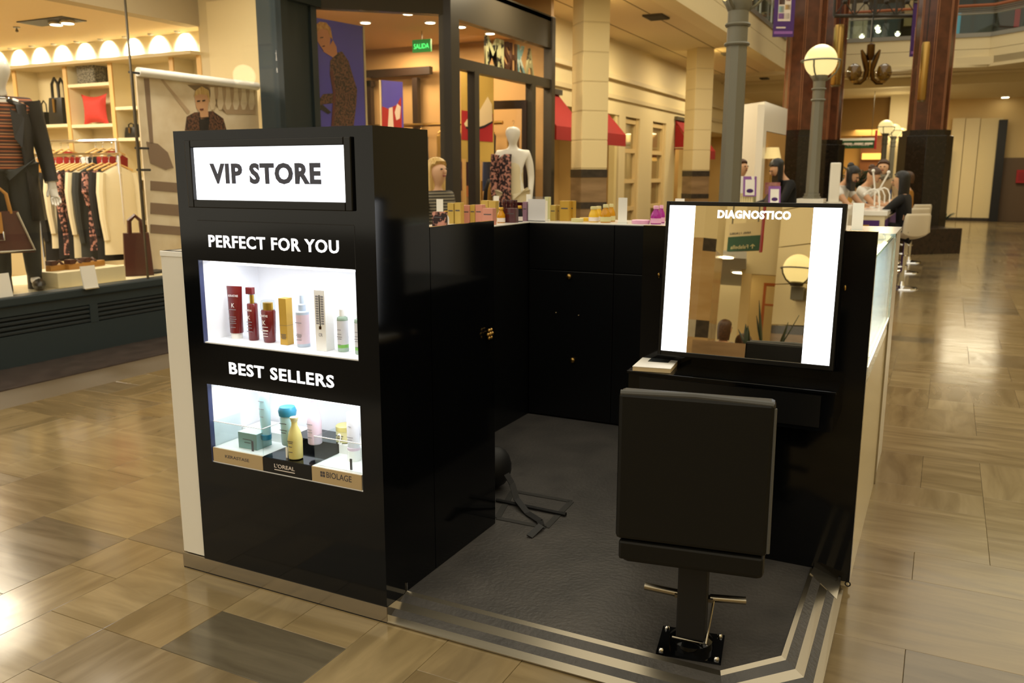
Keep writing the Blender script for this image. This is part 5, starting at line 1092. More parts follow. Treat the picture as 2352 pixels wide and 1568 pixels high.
# goods
p = onZ(552, 1035, zt_); s = prod('carton', 'low teal carton on the left tray of the lower niche', 'box', p.x+.01, YF+.085, zt_, R(0)); MB().box(-.046, .046, -.04, .04, 0, .062).build('carton_body', 'teal_box', s, w=False, bevel=.001); MB().box(-.0465, .0465, -.0405, .0405, .061, .063).build('carton_lid', pm('teal_pale', '#c3dcda', .4), s, w=False); lines(s, .05, [(.036, .9), (.024, .6)], 'print_ink', -.0405)
p = onZ(612, 1008, zt_+.035); s = prod('shampoo_bottle', 'tall pale aqua bottle at the back of the lower niche', 'bottle', p.x, p.y, zt_+.035); MB().lathe([(.019, 0), (.02, .003), (.02, .02)], 18).build('cap', 'aqua_dark', s, True, w=False); MB().lathe([(.02, .02), (.024, .1), (.022, .185), (.003, .19)], 18, sy=.7).build('bottle_body', 'aqua', s, True, w=False); lines(s, .03, [(.15, .9), (.12, .8), (.09, .5)], 'print_greyish', -.0175)
p = onZ(664, 1020, zt_+.035); s = prod('shampoo_bottle', 'aqua bottle with a wide blue cap in the lower niche', 'bottle', p.x, p.y, zt_+.035); MB().lathe([(.023, 0), (.026, .004), (.028, .105), (.026, .112)], 20).build('bottle_body', 'aqua', s, True, w=False); MB().lathe([(.031, .112), (.034, .13), (.028, .145)], 20).build('cap', 'aqua_dark', s, True, w=False); lines(s, .036, [(.085, .9), (.06, .9), (.05, .6)], 'print_ink', -.027)
p = onZ(680, 1052, zt_); s = prod('shampoo_bottle', 'pale gold bottle with long neck on the black tray', 'bottle', p.x, p.y, zt_); MB().lathe([(.02, 0), (.026, .004), (.027, .075), (.022, .1), (.011, .125), (.0105, .14)], 20).build('bottle_body', 'shampoo_gold', s, True, w=False); MB().lathe([(.0125, .14), (.0125, .146), (.0155, .15), (.0155, .156)], 18).build('cap', 'cream_jar', s, True, w=False); lines(s, .03, [(.07, .9), (.064, .7), (.05, .5), (.03, .6)], 'print_ink', -.0272)
p = onZ(716, 1022, zt_+.035); s = prod('shampoo_bottle', 'pale pink long necked bottle at the back of the black tray', 'bottle', p.x, p.y+.02, zt_+.035); MB().lathe([(.022, 0), (.026, .004), (.027, .085), (.022, .12), (.012, .145), (.011, .165), (.014, .167), (.014, .176)], 20).build('bottle_body', 'pink_pale', s, True, w=False); MB().lathe([(.0145, .165), (.0145, .18)], 16).build('cap', 'pink_pack', s, True, w=False); lines(s, .03, [(.08, .9), (.06, .7), (.05, .8), (.03, .6)], 'print_greyish', -.0275)
p = onZ(754, 1046, zt_+.01); s = prod('cream_jar', 'cream coloured mask jar in the lower niche', 'jar', p.x, YF+.2, zt_+.035); MB().lathe([(.03, 0), (.036, .004), (.034, .045)], 22).build('jar_body', 'cream_jar', s, True, w=False); MB().lathe([(.035, .045), (.035, .062), (.031, .066)], 22).build('lid', 'shampoo_gold', s, True, w=False); lines(s, .04, [(.03, .9), (.02, .6)], 'print_ink', -.0355)
p = onZ(806, 1060, zt_); s = prod('shampoo_bottle', 'white bottle standing on its cap at the right of the lower niche', 'bottle', p.x, p.y+.02, zt_); MB().lathe([(.024, 0), (.024, .04)], 18).build('cap', 'white_gloss', s, True, w=False); MB().lathe([(.023, .04), (.023, .05)], 18).build('collar', 'pink_pale', s, True, w=False); MB().lathe([(.023, .05), (.025, .12), (.024, .18), (.004, .186)], 18, sy=.8).build('bottle_body', 'white_frost', s, True, w=False); lines(s, .03, [(.09, .9), (.08, .7), (.13, .4)], 'print_greyish', -.021)
# ---- goods on the counter tops
YG = 4.86
def onC(px, py=500, Y=YG): p = onY(px, py, Y); return p
def wpx(pa, pb, Y): return abs(onY(pb, 490, Y).x-onY(pa, 490, Y).x)
def cbox(label, pa, pb, ptop, mat, Y=YG, z=ZC, d=.045, rz=0, name='carton', cat='box', grp=None, strip=None):
    x = (onY(pa, 490, Y).x+onY(pb, 490, Y).x)/2; w_ = wpx(pa, pb, Y); h_ = onY((pa+pb)/2, ptop, Y).z-z
    s = prod(name, label, cat, x, Y, z, rz, grp); MB().box(-w_/2, w_/2, -d/2, d/2, 0, h_).build('carton_body', mat, s, w=False, bevel=.001)
    MB().box(-w_*.36, w_*.36, -d/2-.0006, -d/2, h_*.6, h_*.66).build('carton_print', strip or 'print_ink', s, w=False) if h_ > .05 else None
    return s
def cbot(label, pc, wd, ptop, mat, capm, Y=YG, z=ZC, neck=.45, name='bottle', lab=None):
    x = onY(pc, 490, Y).x; r_ = wpx(pc-wd/2, pc+wd/2, Y)/2; h_ = onY(pc, ptop, Y).z-z
    s = prod(name, label, 'bottle', x, Y, z); MB().lathe([(r_*.92, 0), (r_, .004), (r_, h_*.42), (r_*.85, h_*.58), (r_*neck, h_*.76), (r_*neck, h_*.82)], 18).build('bottle_body', mat, s, True, w=False); MB().lathe([(r_*neck*1.15, h_*.82), (r_*neck*1.15, h_*.97), (r_*neck, h_)], 16).build('cap', capm, s, True, w=False)
    MB().lathe([(r_*1.01, h_*.06), (r_*1.01, h_*.32)], 18).build('label_band', lab or 'print_light', s, True, w=False); return s
def card(label, pa, pb, ptop, Y=YG, z=ZC, rz=0):
    x = (onY(pa, 490, Y).x+onY(pb, 490, Y).x)/2; w_ = wpx(pa, pb, Y); h_ = onY((pa+pb)/2, ptop, Y).z-z
    s = prod('price_card', label, 'card', x, Y, z, rz); MB().box(-w_/2, w_/2, -.002, .002, 0, h_).build('card_sheet', 'paper', s, w=False); MB().box(-w_/2-.004, w_/2+.004, -.02, .02, 0, .003).build('card_foot', 'acrylic', s, w=False); return s
YL = 4.3   # goods on the left counter (seen over the cabinet), placed across its depth
card('white price card at the left end of the counter goods', 1004, 1017, 457, 4.2, rz=R(20)); cbox('dark patterned box at the left end of the counter', 997, 1023, 486, 'cloth_floral', 4.05)
cbot('small clear perfume bottle with gold cap beside the dark box', 1024, 13, 484, 'white_frost', 'gold', 4.1)
cbox('tall gold carton, first of the pair at the counter left', 1032, 1046, 466, 'gold_box', 4.3, d=.04); cbox('tall gold carton, second of the pair at the counter left', 1048, 1062, 465, 'gold_box', 4.3, d=.04)
cbox('pink carton next to the gold pair on the counter', 1064, 1083, 471, 'rose_box', 4.4); cbox('gold carton between two pink cartons', 1084, 1095, 470, 'gold_box', 4.4); cbox('pink carton right of the gold one', 1096, 1111, 470, 'rose_box', 4.4); cbox('small square pink carton in front on the counter', 1112, 1136, 478, 'rose_box', 4.3)
cbox('taller gold carton behind the pink square carton', 1109, 1125, 460, 'gold_box', 4.62); cbox('gold carton behind, beside the white price card', 1126, 1142, 461, 'gold_box', 4.62); card('white price card behind the gold cartons', 1135, 1146, 450, 4.8)
cbot('round gold perfume bottle with yellow cap on the counter', 1151, 17, 476, 'amber', 'gold', 4.5, neck=.5)
for k, (pc, lb) in enumerate(((1158, 'wine red bottle, leftmost of the four with gold necks'), (1167, 'wine red bottle, second of the four with gold necks'), (1176, 'wine red bottle, third of the four with gold necks'), (1184, 'wine red bottle, rightmost of the four with gold necks'))): 
    cbot(lb, pc, 10, 459, 'wine', 'wine', 4.72+.03*(k % 2), neck=.7, lab='gold')
cbox('purple red carton in front of the wine bottles', 1164, 1187, 478, 'ker_dark', 4.55); cbot('small black bottle with a gold cap right of the wine bottles', 1194, 12, 472, 'cloth_black', 'gold', 4.66, neck=.6); cbox('dark red carton behind the black bottle', 1187, 1203, 464, 'wine', 4.8); cbox('narrow mauve carton left of the white holder', 1204, 1213, 463, 'mauve', 4.75)
x = onY(1233, 490, 4.74).x; s = prod('leaflet_holder', 'white acrylic leaflet holder at the counter corner', 'holder', x, 4.74, ZC); w_ = wpx(1214, 1253, 4.74); h_ = onY(1233, 457, 4.74).z-ZC
MB().box(-w_/2, w_/2, -.004, .0, 0, h_).build('front_sheet', 'white_frost', s, w=False); MB().box(-w_/2, w_/2, .05, .054, 0, h_*1.1).build('rear_sheet', 'acrylic', s, w=False); MB().box(-w_/2, w_/2, -.004, .054, 0, .004).build('holder_base', 'white_frost', s, w=False); MB().box(-w_*.45, w_*.45, .004, .045, .004, h_*.92).build('leaflets', 'paper', s, w=False)
card('small white card rising above the leaflet holder', 1209, 1219, 446, 4.9); cbox('beige carton right of the leaflet holder', 1254, 1262, 452, 'cream_jar', 5.0)
cbox('gold carton standing right of the leaflet holder', 1267, 1279, 471, 'gold_box'); cbox('narrow gold carton behind its twin', 1280, 1288, 471, 'gold_box', 4.9); cbox('large gold carton with printed front on the back counter', 1289, 1310, 461, 'box_gold', strip='print_ink'); cbox('large gold carton tucked behind the printed one', 1310, 1320, 461, 'box_gold', 4.9)
def jar(label, pc, wd, ptop, mat, Y=4.8):
    x = onY(pc, 505, Y).x; r_ = wpx(pc-wd/2, pc+wd/2, Y)/2; h_ = max(.02, onY(pc, ptop, Y).z-ZC); s = prod('cream_jar', label, 'jar', x, Y, ZC); MB().lathe([(r_*.95, 0), (r_, .003), (r_, h_*.6)], 20).build('jar_body', mat, s, True, w=False); MB().lathe([(r_*1.02, h_*.6), (r_*1.02, h_), (r_*.95, h_+.002)], 20).build('lid', mat, s, True, w=False)
jar('flat yellow jar, nearest of the two yellow ones', 1326, 26, 506, 'cream_jar', 4.78); jar('flat yellow jar left of the yellow tubes', 1344, 24, 504, 'yellow_tube', 4.88)
cbot('yellow tube bottle left of the amber bottles', 1364, 22, 474, 'yellow_tube', 'cream_jar', 4.82, neck=.6); cbot('yellow tube bottle behind, touching the amber bottles', 1375, 16, 473, 'yellow_tube', 'cream_jar', 4.92, neck=.6)
cbot('round amber bottle in front on the back counter', 1391, 23, 469, 'amber', 'cream_jar', 4.8, lab='cream_jar'); cbot('round amber bottle tucked behind its twin', 1404, 18, 468, 'amber', 'cream_jar', 4.92, lab='cream_jar')
card('tall white price card on the back counter between amber and pink bottles', 1420, 1440, 454, 4.78); jar('flat pink jar left of the magenta bottles', 1472, 40, 507, 'pink_pack', 4.78)
cbot('magenta bottle in front beside the mirror', 1507, 24, 472, 'magenta', 'pink_pack', 4.78, lab='pink_pack'); cbot('magenta bottle tucked behind its twin beside the mirror', 1519, 17, 471, 'magenta', 'pink_pack', 4.9, lab='pink_pack')
card('white card peeking above the mirror frame', 1550, 1571, 456, 5.0); card('tall white card standing on the right counter behind the end panel', 1958, 1984, 466, 4.75)
# ================================================================== ATRIUM
def ngon(c, r, n, a0=0): return [(c[0]+r*math.cos(a0+2*pi*k/n), c[1]+r*math.sin(a0+2*pi*k/n)) for k in range(n)]
def column(px, dep, label, w, zb, wb, zt=9.5):
    g = gd(px, dep); c = thing('granite_column', label, 'column', (g.x, g.y, 0), 0, 'red granite columns of the atrium'); a = pi/8+YAW
    MB().ext(ngon(g, wb/2/math.cos(pi/8)*1.0, 8, a), 0, zb-.12).build('black_base', 'granite_black', c, bevel=.01); MB().ext(ngon(g, (wb/2-.06)/math.cos(pi/8), 8, a), zb-.12, zb).build('base_collar', 'granite_black', c)
    r_ = w/2/math.cos(pi/8); MB().ext(ngon(g, r_, 8, a), zb, zt).build('shaft', 'granite_red', c)
    P = ngon(g, r_, 8, a)
    for k in range(8):
        p0, p1 = Vector(P[k]), Vector(P[(k+1) % 8])
        n_ = ((p0+p1)/2-Vector(g.xy)).normalized()
        for f_ in (.06, .94):
            q = p0.lerp(p1, f_)+n_*.004; MB().box(q.x-.006, q.x+.006, q.y-.006, q.y+.006, zb, zt).build('copper_line', 'copper', c)
    return g
cR = column(2119, 18.6, 'red granite column with black base at the right of the atrium', .72, 2.47, 1.0)
cL = column(1832, 18.6, 'red granite column with black base behind the globe lamp', .72, 2.47, .8)
zq = atd(1850, 6, 18.6).z; MB().ext(ngon(cL, .46, 8, pi/8+YAW), zq, zq+.08).ext(ngon(cL, .43, 8, pi/8+YAW), zq-.06, zq).build('brass_collar', 'brass', [o for o in COL.objects if o.name.startswith('granite_column')][-1])
cB = column(1895, 22.0, 'partly hidden red granite column with black base behind the left one', .55, 2.4, .8)
# planter plinth at the right column with some green
pl = thing('stone_planter', 'low dark granite planter at the foot of the right column', 'planter', (cR.x, cR.y, 0))
q0, q1 = onZ(2205, 582), onZ(2078, 585); hpl = .5
dd = (q1-q0).normalized(); nn = Vector((-dd.y, dd.x, 0)); nn = nn if nn.y > 0 else -nn
MB().prism([q0, q1, q1+nn*1.3, q0+nn*1.3], (0, 0, hpl)).build('planter_block', pm('granite_brown', '#241a14', .2, noise=(14, '#30231a')), pl, bevel=.01)
pp = atd(2168, 500, 18.9)
fern = thing('fern', 'small green fern on the dark planter', 'plant', (pp.x, pp.y, hpl))
rp2 = random.Random(5)
def leafblade(mb, p, d, L_, w_, droop, n=5):
    d = Vector(d).normalized(); sd = d.cross(Vector((0, 0, 1))); sd = sd.normalized() if sd.length > .05 else Vector((1, 0, 0)); vs = []; 
    for i in range(n+1):
        t_ = i/n; c_ = Vector(p)+d*L_*t_+Vector((0, 0, -droop*t_*t_)); ww = w_*math.sin(pi*min(.97, .15+t_*.85))
        vs += [c_-sd*ww, c_+Vector((0, 0, .004+ww*.15)), c_+sd*ww]
    fs = []
    for i in range(n): fs += [(i*3, i*3+1, i*3+4, i*3+3), (i*3+1, i*3+2, i*3+5, i*3+4)]
    mb.add(vs, fs)
for k in range(14):
    mb = MB(); a = rp2.random()*2*pi; leafblade(mb, (pp.x, pp.y, hpl), (math.cos(a), math.sin(a), 1.2+rp2.random()), .3+rp2.random()*.15, .03, .18); mb.build('frond', 'leaf', fern, True, solid=.004)
# --- lamp posts with glass globes
def lamp_post(px, dep, zbase, label, rot=0, drop=0.):
    g = gd(px, dep); o = thing('lamp_post', label, 'lamp', (g.x, g.y, zbase), 0, 'globe lamp posts'); zg = 3.02
    oct_ = lambda rr: ngon(g, rr, 8, pi/8)
    MB().ext(oct_(.12), zbase, zbase+.03).ext(oct_(.105), zbase+.03, zbase+.07).build('post_foot', 'post_metal', o)
    MB().loft([[(*p, z) for p in oct_(rr)] for z, rr in ((zbase+.07, .088), (2.5, .078))]).build('post_shaft', 'post_metal', o)
    MB().lathe([(.078, 2.5), (.078, 2.76)], 16, (g.x, g.y, 0)).build('post_neck', 'post_metal', o, True)
    for z in (2.52, 2.66): MB().ring((g.x, g.y, z), .083, .014, 20, 6).build('ring', 'post_metal', o, True)
    MB().lathe([(.08, 2.76), (.1, 2.80), (.1, 2.84), (.06, 2.85)], 16, (g.x, g.y, 0)).build('globe_seat', 'post_metal', o, True)
    MB().lathe([(max(.02, .21*math.sin(pi*i/16)), -.21*math.cos(pi*i/16)) for i in range(17)], 28, (g.x, g.y, zg)).build('globe', 'globe', o, True)
    MB().ring((g.x, g.y, zg+.0), .245, .012, 32, 6).build('hoop', 'post_metal', o, True)
    for k in range(3):
        a = rot+k*2*pi/3+.3; pts = [(g.x+math.cos(a)*rr, g.y+math.sin(a)*rr, z) for rr, z in ((.245, zg), (.235, zg-.08), (.2, zg-.15), (.13, zg-.22), (.08, zg-.25))]
        MB().tube(pts, .012, 6).build('bracket', 'post_metal', o, True)
    light('globe_light', 'POINT', (g.x, g.y, zg+.3), 14, (1, .84, .5), .2)
    if zbase < 0: o.scale = (1, 1, .955)
    return o
lp1 = lamp_post(1678, 6.7, 0.0, 'nearest tall grey lamp post, its globe above the picture')
gq = atd(1706, 150, 6.62); MB().obox(tuple(gq), (.035, .05, .11), YAW).build('junction_box', 'steel_dark', lp1); gq = atd(1688, 43, 6.6); MB().ell(tuple(gq), (.025, .025, .02), 8, 6).build('clamp_bolt', 'black_matte', lp1)
lamp_post(1868, 11.6, 1.22, 'grey lamp post with a large glowing globe before the left red column')
lamp_post(2026, 25.0, -.001, 'far lamp post with a small glowing globe, the nearer of two')
lamp_post(2045, 27.0, -.001, 'farthest lamp post with a small glowing globe, half hidden')
# --- brass tubes (wall lights) hanging on the columns
for (px, d_, z0, z1, lb, r_) in ((2101, 18.0, 3.05, 4.2, 'long brass cylinder lamp hanging beside the right red column', .085), (1905, 20.5, 3.6, 4.95, 'brass cylinder lamp hanging behind the large glowing globe', .12)):
    g = gd(px, d_); o = thing('brass_lamp', lb, 'lamp', (g.x, g.y, z0)); MB().lathe([(r_*.9, z0), (r_, z0+.03), (r_, z1-.06), (r_*.8, z1)], 12, (g.x, g.y, 0)).build('cylinder', 'brass', o, True)
    MB().tube([(g.x, g.y, z1), (g.x, g.y, z1+3)], .01, 5).build('cable', 'black_matte', o); MB().lathe([(r_*.7, z0-.04), (r_*.95, z0)], 12, (g.x, g.y, 0)).build('end_cap', 'steel', o)
# --- chandelier
g = gd(1978, 17.0); zt = atd(1998, 105, 17).z; zb = atd(1998, 200, 17).z; S_ = (zt-zb)
cn = thing('chandelier', 'brass pendant lamp with curled arms and two glass cups', 'lamp', (g.x, g.y, zb)); ux = RT
def cp(a, z): v = Vector((g.x, g.y, 0))+ux*a*S_; return (v.x, v.y, zb+z*S_)
MB().tube([cp(0, 1), cp(0, 5)], .012, 6).build('cable', 'black_matte', cn)
MB().lathe([(.02, .0), (.09*S_, -.04*S_), (.09*S_, -.3*S_), (.05*S_, -.4*S_)], 10, cp(0, .98)).build('stem_block', 'brass_dark', cn, True); MB().lathe([(.01, -.34*S_), (.025*S_, -.3*S_), (.03*S_, .2*S_)], 8, cp(0, .48)).build('finial', 'brass', cn, True)
for s in (-1, 1):
    MB().tube([cp(s*.22, .82), cp(s*.16, .68), cp(s*.1, .5), cp(s*.06, .35), cp(s*.1, .15), cp(s*.2, .06), cp(s*.34, .07)], [.02, .05, .055, .05, .04, .04, .045], 8).build('arm', 'brass_dark', cn, True)
    MB().lathe([(.07*S_, 0), (.09*S_, .06*S_)], 12, cp(s*.33, .05)).build('cup_holder', 'brass', cn, True)
    MB().lathe([(.08*S_, 0), (.16*S_, .1*S_), (.18*S_, .2*S_), (.14*S_, .34*S_), (.05*S_, .4*S_)], 16, cp(s*.36, .1)).build('glass_cup', glassmat('amber_glass', '#b8a468', 3.), cn, True)
    MB().lathe([(.05*S_, .02), (.08*S_, .15*S_), (.04*S_, .33*S_)], 12, cp(s*.36, .12)).build('lamp_core', pm('lamp_frost', '#b8a668', .5), cn, True)
# --- purple banners
def banner(p0, p1, z0, z1, label, dep, prints):
    a = gd(p0, dep); b = gd(p1, dep); o = thing('hanging_banner', label, 'banner', ((a.x+b.x)/2, (a.y+b.y)/2, z0)); d = (b-a).normalized(); n = Vector((d.y, -d.x, 0))
    MB().prism([(a.x, a.y, z0), (b.x, b.y, z0), (b.x, b.y, z1), (a.x, a.y, z1)], -n*.02).build('banner_sheet', 'purple', o); L_ = (b-a).length
    for (u0, u1, v0, v1, mt) in prints:
        q = [a+d*L_*u+Vector((0, 0, z0+(z1-z0)*v)) for u, v in ((u0, v0), (u1, v0), (u1, v1), (u0, v1))]; MB().prism([x+n*.003 for x in q], -n*.002).build('banner_print', mt, o)
    MB().tube([(a.x, a.y, z1), (b.x, b.y, z1)], .02, 6).build('banner_rod', 'steel_dark', o)
banner(1757, 1803, atd(1780, 94, 16.5).z, atd(1780, -60, 16.5).z, 'purple banner with product pictures hanging left of the red column', 16.5, [(.2, .8, .22, .75, 'print_white'), (.22, .5, .45, .53, 'leather_brown'), (.52, .78, .38, .45, 'wood_light'), (.22, .48, .34, .43, pm('print_cyan', '#9fc2c4', .5)), (.54, .76, .5, .56, 'print_red'), (.22, .5, .25, .33, 'purple_light'), (.52, .76, .25, .33, 'print_white'), (.15, .6, .12, .14, 'print_white'), (.05, .95, .04, .08, 'purple_light')])
banner(2066, 2090, atd(2078, 137, 20).z, atd(2078, 20, 20).z, 'narrow purple banner hanging left of the right red column', 20, [(.3, .7, .3, .55, 'print_white'), (.1, .9, .05, .1, 'purple_light')])
# --- truss bridge between the columns
A3 = gd(1890, 20.2); B3 = gd(2120, 20.2); zlo = atd(1990, 49, 20.2).z; zhi = zlo+.62
tr = thing('truss_bridge', 'dark steel lattice bridge with blue top band between the red columns', 'bridge', (A3.x, A3.y, zlo))
bar = lambda a, b, r_: MB().tube([a, b], r_, 6)
V = lambda f_, z: tuple(Vector((A3.x, A3.y, 0)).lerp(Vector((B3.x, B3.y, 0)), f_)+Vector((0, 0, z)))
bar(V(0, zlo), V(1, zlo), .04).build('chord', 'dark_frame', tr); bar(V(0, zhi), V(1, zhi), .04).build('chord', 'dark_frame', tr)
for k in range(6): bar(V(k/5, zlo), V(k/5, zhi), .03).build('truss_post', 'dark_frame', tr)
for k in range(5):
    bar(V(k/5, zlo), V((k+1)/5, zhi), .014).build('diagonal', 'dark_frame', tr); bar(V(k/5, zhi), V((k+1)/5, zlo), .014).build('diagonal', 'dark_frame', tr); MB().ell(V((k+.5)/5, (zlo+zhi)/2), .06, 10, 6).build('node', 'dark_frame', tr, True)
for k, mt in enumerate((pm('band_blue', '#2a5fb0', .5), pm('band_grey', '#8f93ac', .5), 'band_blue')):
    a = Vector(V(.05+k*.32, zhi-.02)); b = Vector(V(.37+k*.32, zhi-.02)); MB().prism([a, b, b+Vector((0, 0, .22)), a+Vector((0, 0, .22))], Vector((0, .04, 0))).build('band_panel', mt, tr)
# --- upper gallery shops seen through the balustrade
def gal(px0, px1, py0, py1, Y, mt, name, label, cat, fr_=True):
    a = onY(px0, py1, Y); b = onY(px1, py0, Y); a.z = 4.86 if fr_ else a.z; o = thing(name, label, cat, ((a.x+b.x)/2, Y, a.z)); MB().box(a.x, b.x, Y, Y+.15, a.z, b.z).build('front', mt, o)
    if fr_:
        for x in (a.x, (a.x+b.x)/2, b.x): MB().box(x-.04, x+.04, Y-.05, Y, a.z, b.z).build('mullion', 'dark_frame', o)
    return o
gal(1915, 2000, 5, 92, 32, pm('shop_pale', '#8f8670', .5, emit=.12), 'gallery_shop', 'pale lit shop on the upper gallery behind the chandelier cable', 'shop'); gal(2000, 2070, 5, 92, 32, pm('shop_dark', '#2a322e', .3), 'gallery_shop', 'dark glazed shop on the upper gallery left of the right column', 'shop')
gal(2185, 2290, -30, 82, 31, 'shop_dark', 'gallery_shop', 'dark glazed shop on the upper gallery right of the red column', 'shop'); gal(2290, 2420, -30, 70, 30, pm('shop_umber', '#43302a', .5), 'gallery_shop', 'dim brown shop on the upper gallery at the right edge', 'shop')
gal(2190, 2208, 30, 80, 30.94, pm('panel_cyan', '#4fa8d0', .5, emit=.15), 'gallery_poster', 'light blue panel on the upper gallery right of the column', 'poster', False); gal(2328, 2345, 20, 62, 29.94, 'print_red', 'gallery_poster', 'red panel on the upper gallery at the right edge', 'poster', False)
gal(2075, 2098, 0, 60, 32.85, 'cream_trim', 'gallery_poster', 'cream panel on the upper gallery beside the narrow purple banner', 'poster', False)
for k, (px, py) in enumerate(((1928, 64), (1934, 73), (1937, 79), (1922, 92), (1944, 90), (2016, 60), (2018, 67), (1980, 80), (2062, 74), (2201, 7))):
    p = onY(px, py, 31.3); o = thing('gallery_spot', 'tiny bright shop light on the upper gallery', 'light', tuple(p), 0, 'upper gallery shop lights'); MB().lathe([(.09, -.05), (.09, .0)], 10, tuple(p)).build('spot_trim', 'white_matte', o); MB().ell((p.x, p.y-.02, p.z-.05), .075, 10, 6).build('spot_lens', 'downlight', o); MB().tube([(p.x, p.y, p.z), (p.x, p.y, 9.0)], .008, 5).build('stem', 'dark_frame', o)
# --- ceiling lights of the far ground floor
for k, (px, py) in enumerate(((1914, 262), (1936, 253), (2072, 233), (2309, 223), (2300, 235))):
    p = onZ(px, py, 4.0); o = thing('ceiling_light', 'small recessed light in the far stepped ceiling', 'light', (p.x, p.y, 4.0), 0, 'lights in the far ceiling'); MB().box(p.x-.12, p.x+.12, p.y-.16, p.y+.16, 3.99, 4.02).build('light_frame', 'white_matte', o); MB().box(p.x-.1, p.x+.1, p.y-.14, p.y+.14, 3.98, 3.99).build('lens', 'downlight', o)
    if k < 3: light('far_lamp_and_fill', 'AREA', (p.x, p.y, 3.95), 18, (1, .82, .5), .5)
light('far_lamp_and_fill', 'AREA', (1.0, 29.5, 3.95), 110, (1, .86, .58), 1.5); light('far_lamp_and_fill', 'AREA', (-1.6, 28.5, 3.95), 50, (1, .86, .58), 1.0)  # two added fills without fixtures, brightening the far walls
p = onZ(1938, 246, 4.02); o = thing('exit_sign', 'small green exit sign on the far ceiling', 'sign', tuple(p)); MB().box(p.x-.3, p.x+.3, p.y-.02, p.y+.02, 3.76, 4.0).build('sign_plate', 'exit_green', o); text('lettering', 'SALIDA', 'exit_letter', o, (p.x-.25, p.y-.024, 3.82), (1, 0, 0), (0, 0, 1), .5, .12)
p = onZ(2209, 250, 4.02); o = thing('dome_camera', 'white dome camera on the far ceiling right of the column', 'camera', (p.x, p.y, 4.0)); MB().lathe([(.02, -.32), (.1, -.28), (.12, -.2), (.12, -.12)], 14, (p.x, p.y, 4.0)).build('dome', 'white_matte', o, True); MB().tube([(p.x, p.y, 3.88), (p.x, p.y, 4.02)], .03, 8).build('mount', 'white_matte', o)
p = onZ(2195, 235, 4.02); o = thing('ceiling_vent', 'long dark slot vent on the far ceiling right of the column', 'vent', (p.x, p.y, 4.0)); MB().box(p.x-.9, p.x+.9, p.y-.12, p.y+.12, 3.98, 4.02).build('vent_plate', 'vent_dark', o)
for k in range(3): MB().box(p.x-.85, p.x+.85, p.y-.09+k*.07, p.y-.07+k*.07, 3.97, 3.985).build('vent_slat', 'dark_frame', o)
# --- far ground floor: right wall with panels, dark portal, signboard, lit shop
fw_ = structe('wall_far', (0, 33, 0), 'cream panelled wall at the far right')
pts = [onZ(2178, 490), onZ(2240, 490), onZ(2290, 488), onZ(2312, 490), onZ(2420, 490)]
Yw = 33.0
for k, (pa, pb, mt) in enumerate(((2176, 2206, 'cream_fascia'), (2206, 2240, 'cream_fascia'), (2240, 2292, 'cream_wall'))):
    a, b = onY(pa, 400, Yw), onY(pb, 400, Yw); MB().box(a.x+.01, b.x-.01, Yw, Yw+.2, 0.06, onY(pa, 272, Yw).z).build('wall_panel', mt, fw_); MB().box(a.x, b.x, Yw-.02, Yw, 0, .1).build('skirting', 'stone_dark', fw_)
a, b = onY(2160, 300, 33.3), onY(2450, 300, 33.3); MB().box(a.x, b.x, 33.3, 33.5, 0, 4.1).build('wall_upper_part', 'cream_warm', fw_)
a, b = onY(2292, 300, Yw), onY(2312, 300, Yw); MB().box(a.x, b.x, Yw-.3, Yw+.1, 0, onY(2300, 276, Yw).z).build('dark_jamb', 'black_matte', fw_)
a, b = onY(2312, 300, Yw), onY(2430, 300, Yw); MB().box(a.x, b.x, Yw+.05, Yw+.2, 0, onY(2330, 362, Yw).z).build('brown_gate', pm('gate_brown', '#5e4a35', .5), fw_)
a, b = onY(2336, 390, Yw-.05), onY(2352, 420, Yw-.05); o = thing('fire_cabinet', 'small red box on the far right wall', 'box', (a.x, Yw, b.z)); MB().box(a.x, b.x+.1, Yw-.08, Yw+.05, b.z, a.z).build('cabinet_body', 'print_red', o); MB().box(a.x+.05, b.x+.05, Yw-.09, Yw-.08, b.z+.08, a.z-.08).build('cabinet_door', pm('print_red2', '#8a1a1e', .4), o)
sg = thing('shop_signboard', 'long green directory board hanging in the far hall', 'sign', (-2, 30, 2.4)); a, b = onY(1903, 340, 29), onY(2009, 322, 29); MB().box(a.x, b.x, 29, 29.08, a.z-.02, b.z).build('board', 'green_sign', sg); MB().box(a.x, b.x, 29, 29.08, b.z, b.z+.07).build('board_top', 'white_matte', sg); MB().box(b.x, b.x+.06, 28.98, 29.1, a.z-.05, b.z+.3).build('board_end', 'print_red', sg)
text('lettering', 'Patio de comidas', 'print_light', sg, (b.x-1.5, 28.995, a.z+.06), (1, 0, 0), (0, 0, 1), 1.35, .1)
for k in range(3): MB().box(a.x+.45+k*.3, a.x+.68+k*.3, 28.99, 29, a.z+.09, a.z+.15).build('board_print', 'print_light', sg)
for x in (a.x+.1, b.x-.1): MB().tube([(x, 29.04, b.z+.07), (x, 29.04, 4.02)], .008, 5).build('hanger', 'steel_dark', sg)
fs_ = structe('wall_far_shop', (-2, 34, 0), 'warm lit far shop front')
a, b = onY(1890, 400, 33), onY(2072, 400, 33); MB().box(a.x, b.x, 33.2, 33.4, 0, 4.1).build('shop_back', pm('far_shop', '#b98f4a', .6), fs_)
a2, b2 = onY(1978, 330, 32.9), onY(2028, 430, 32.9); MB().box(a2.x, b2.x, 32.9, 33.1, 0, 2.9).build('shop_interior', pm('far_shop_dark', '#6b3f1c', .6), fs_); a3, b3 = onY(1980, 352, 32.8), onY(2025, 366, 32.8); MB().box(a3.x, b3.x, 32.8, 32.9, b3.z, a3.z).build('shop_lightbox', pm('far_glow', '#e8b860', .5, emit=.8), fs_)
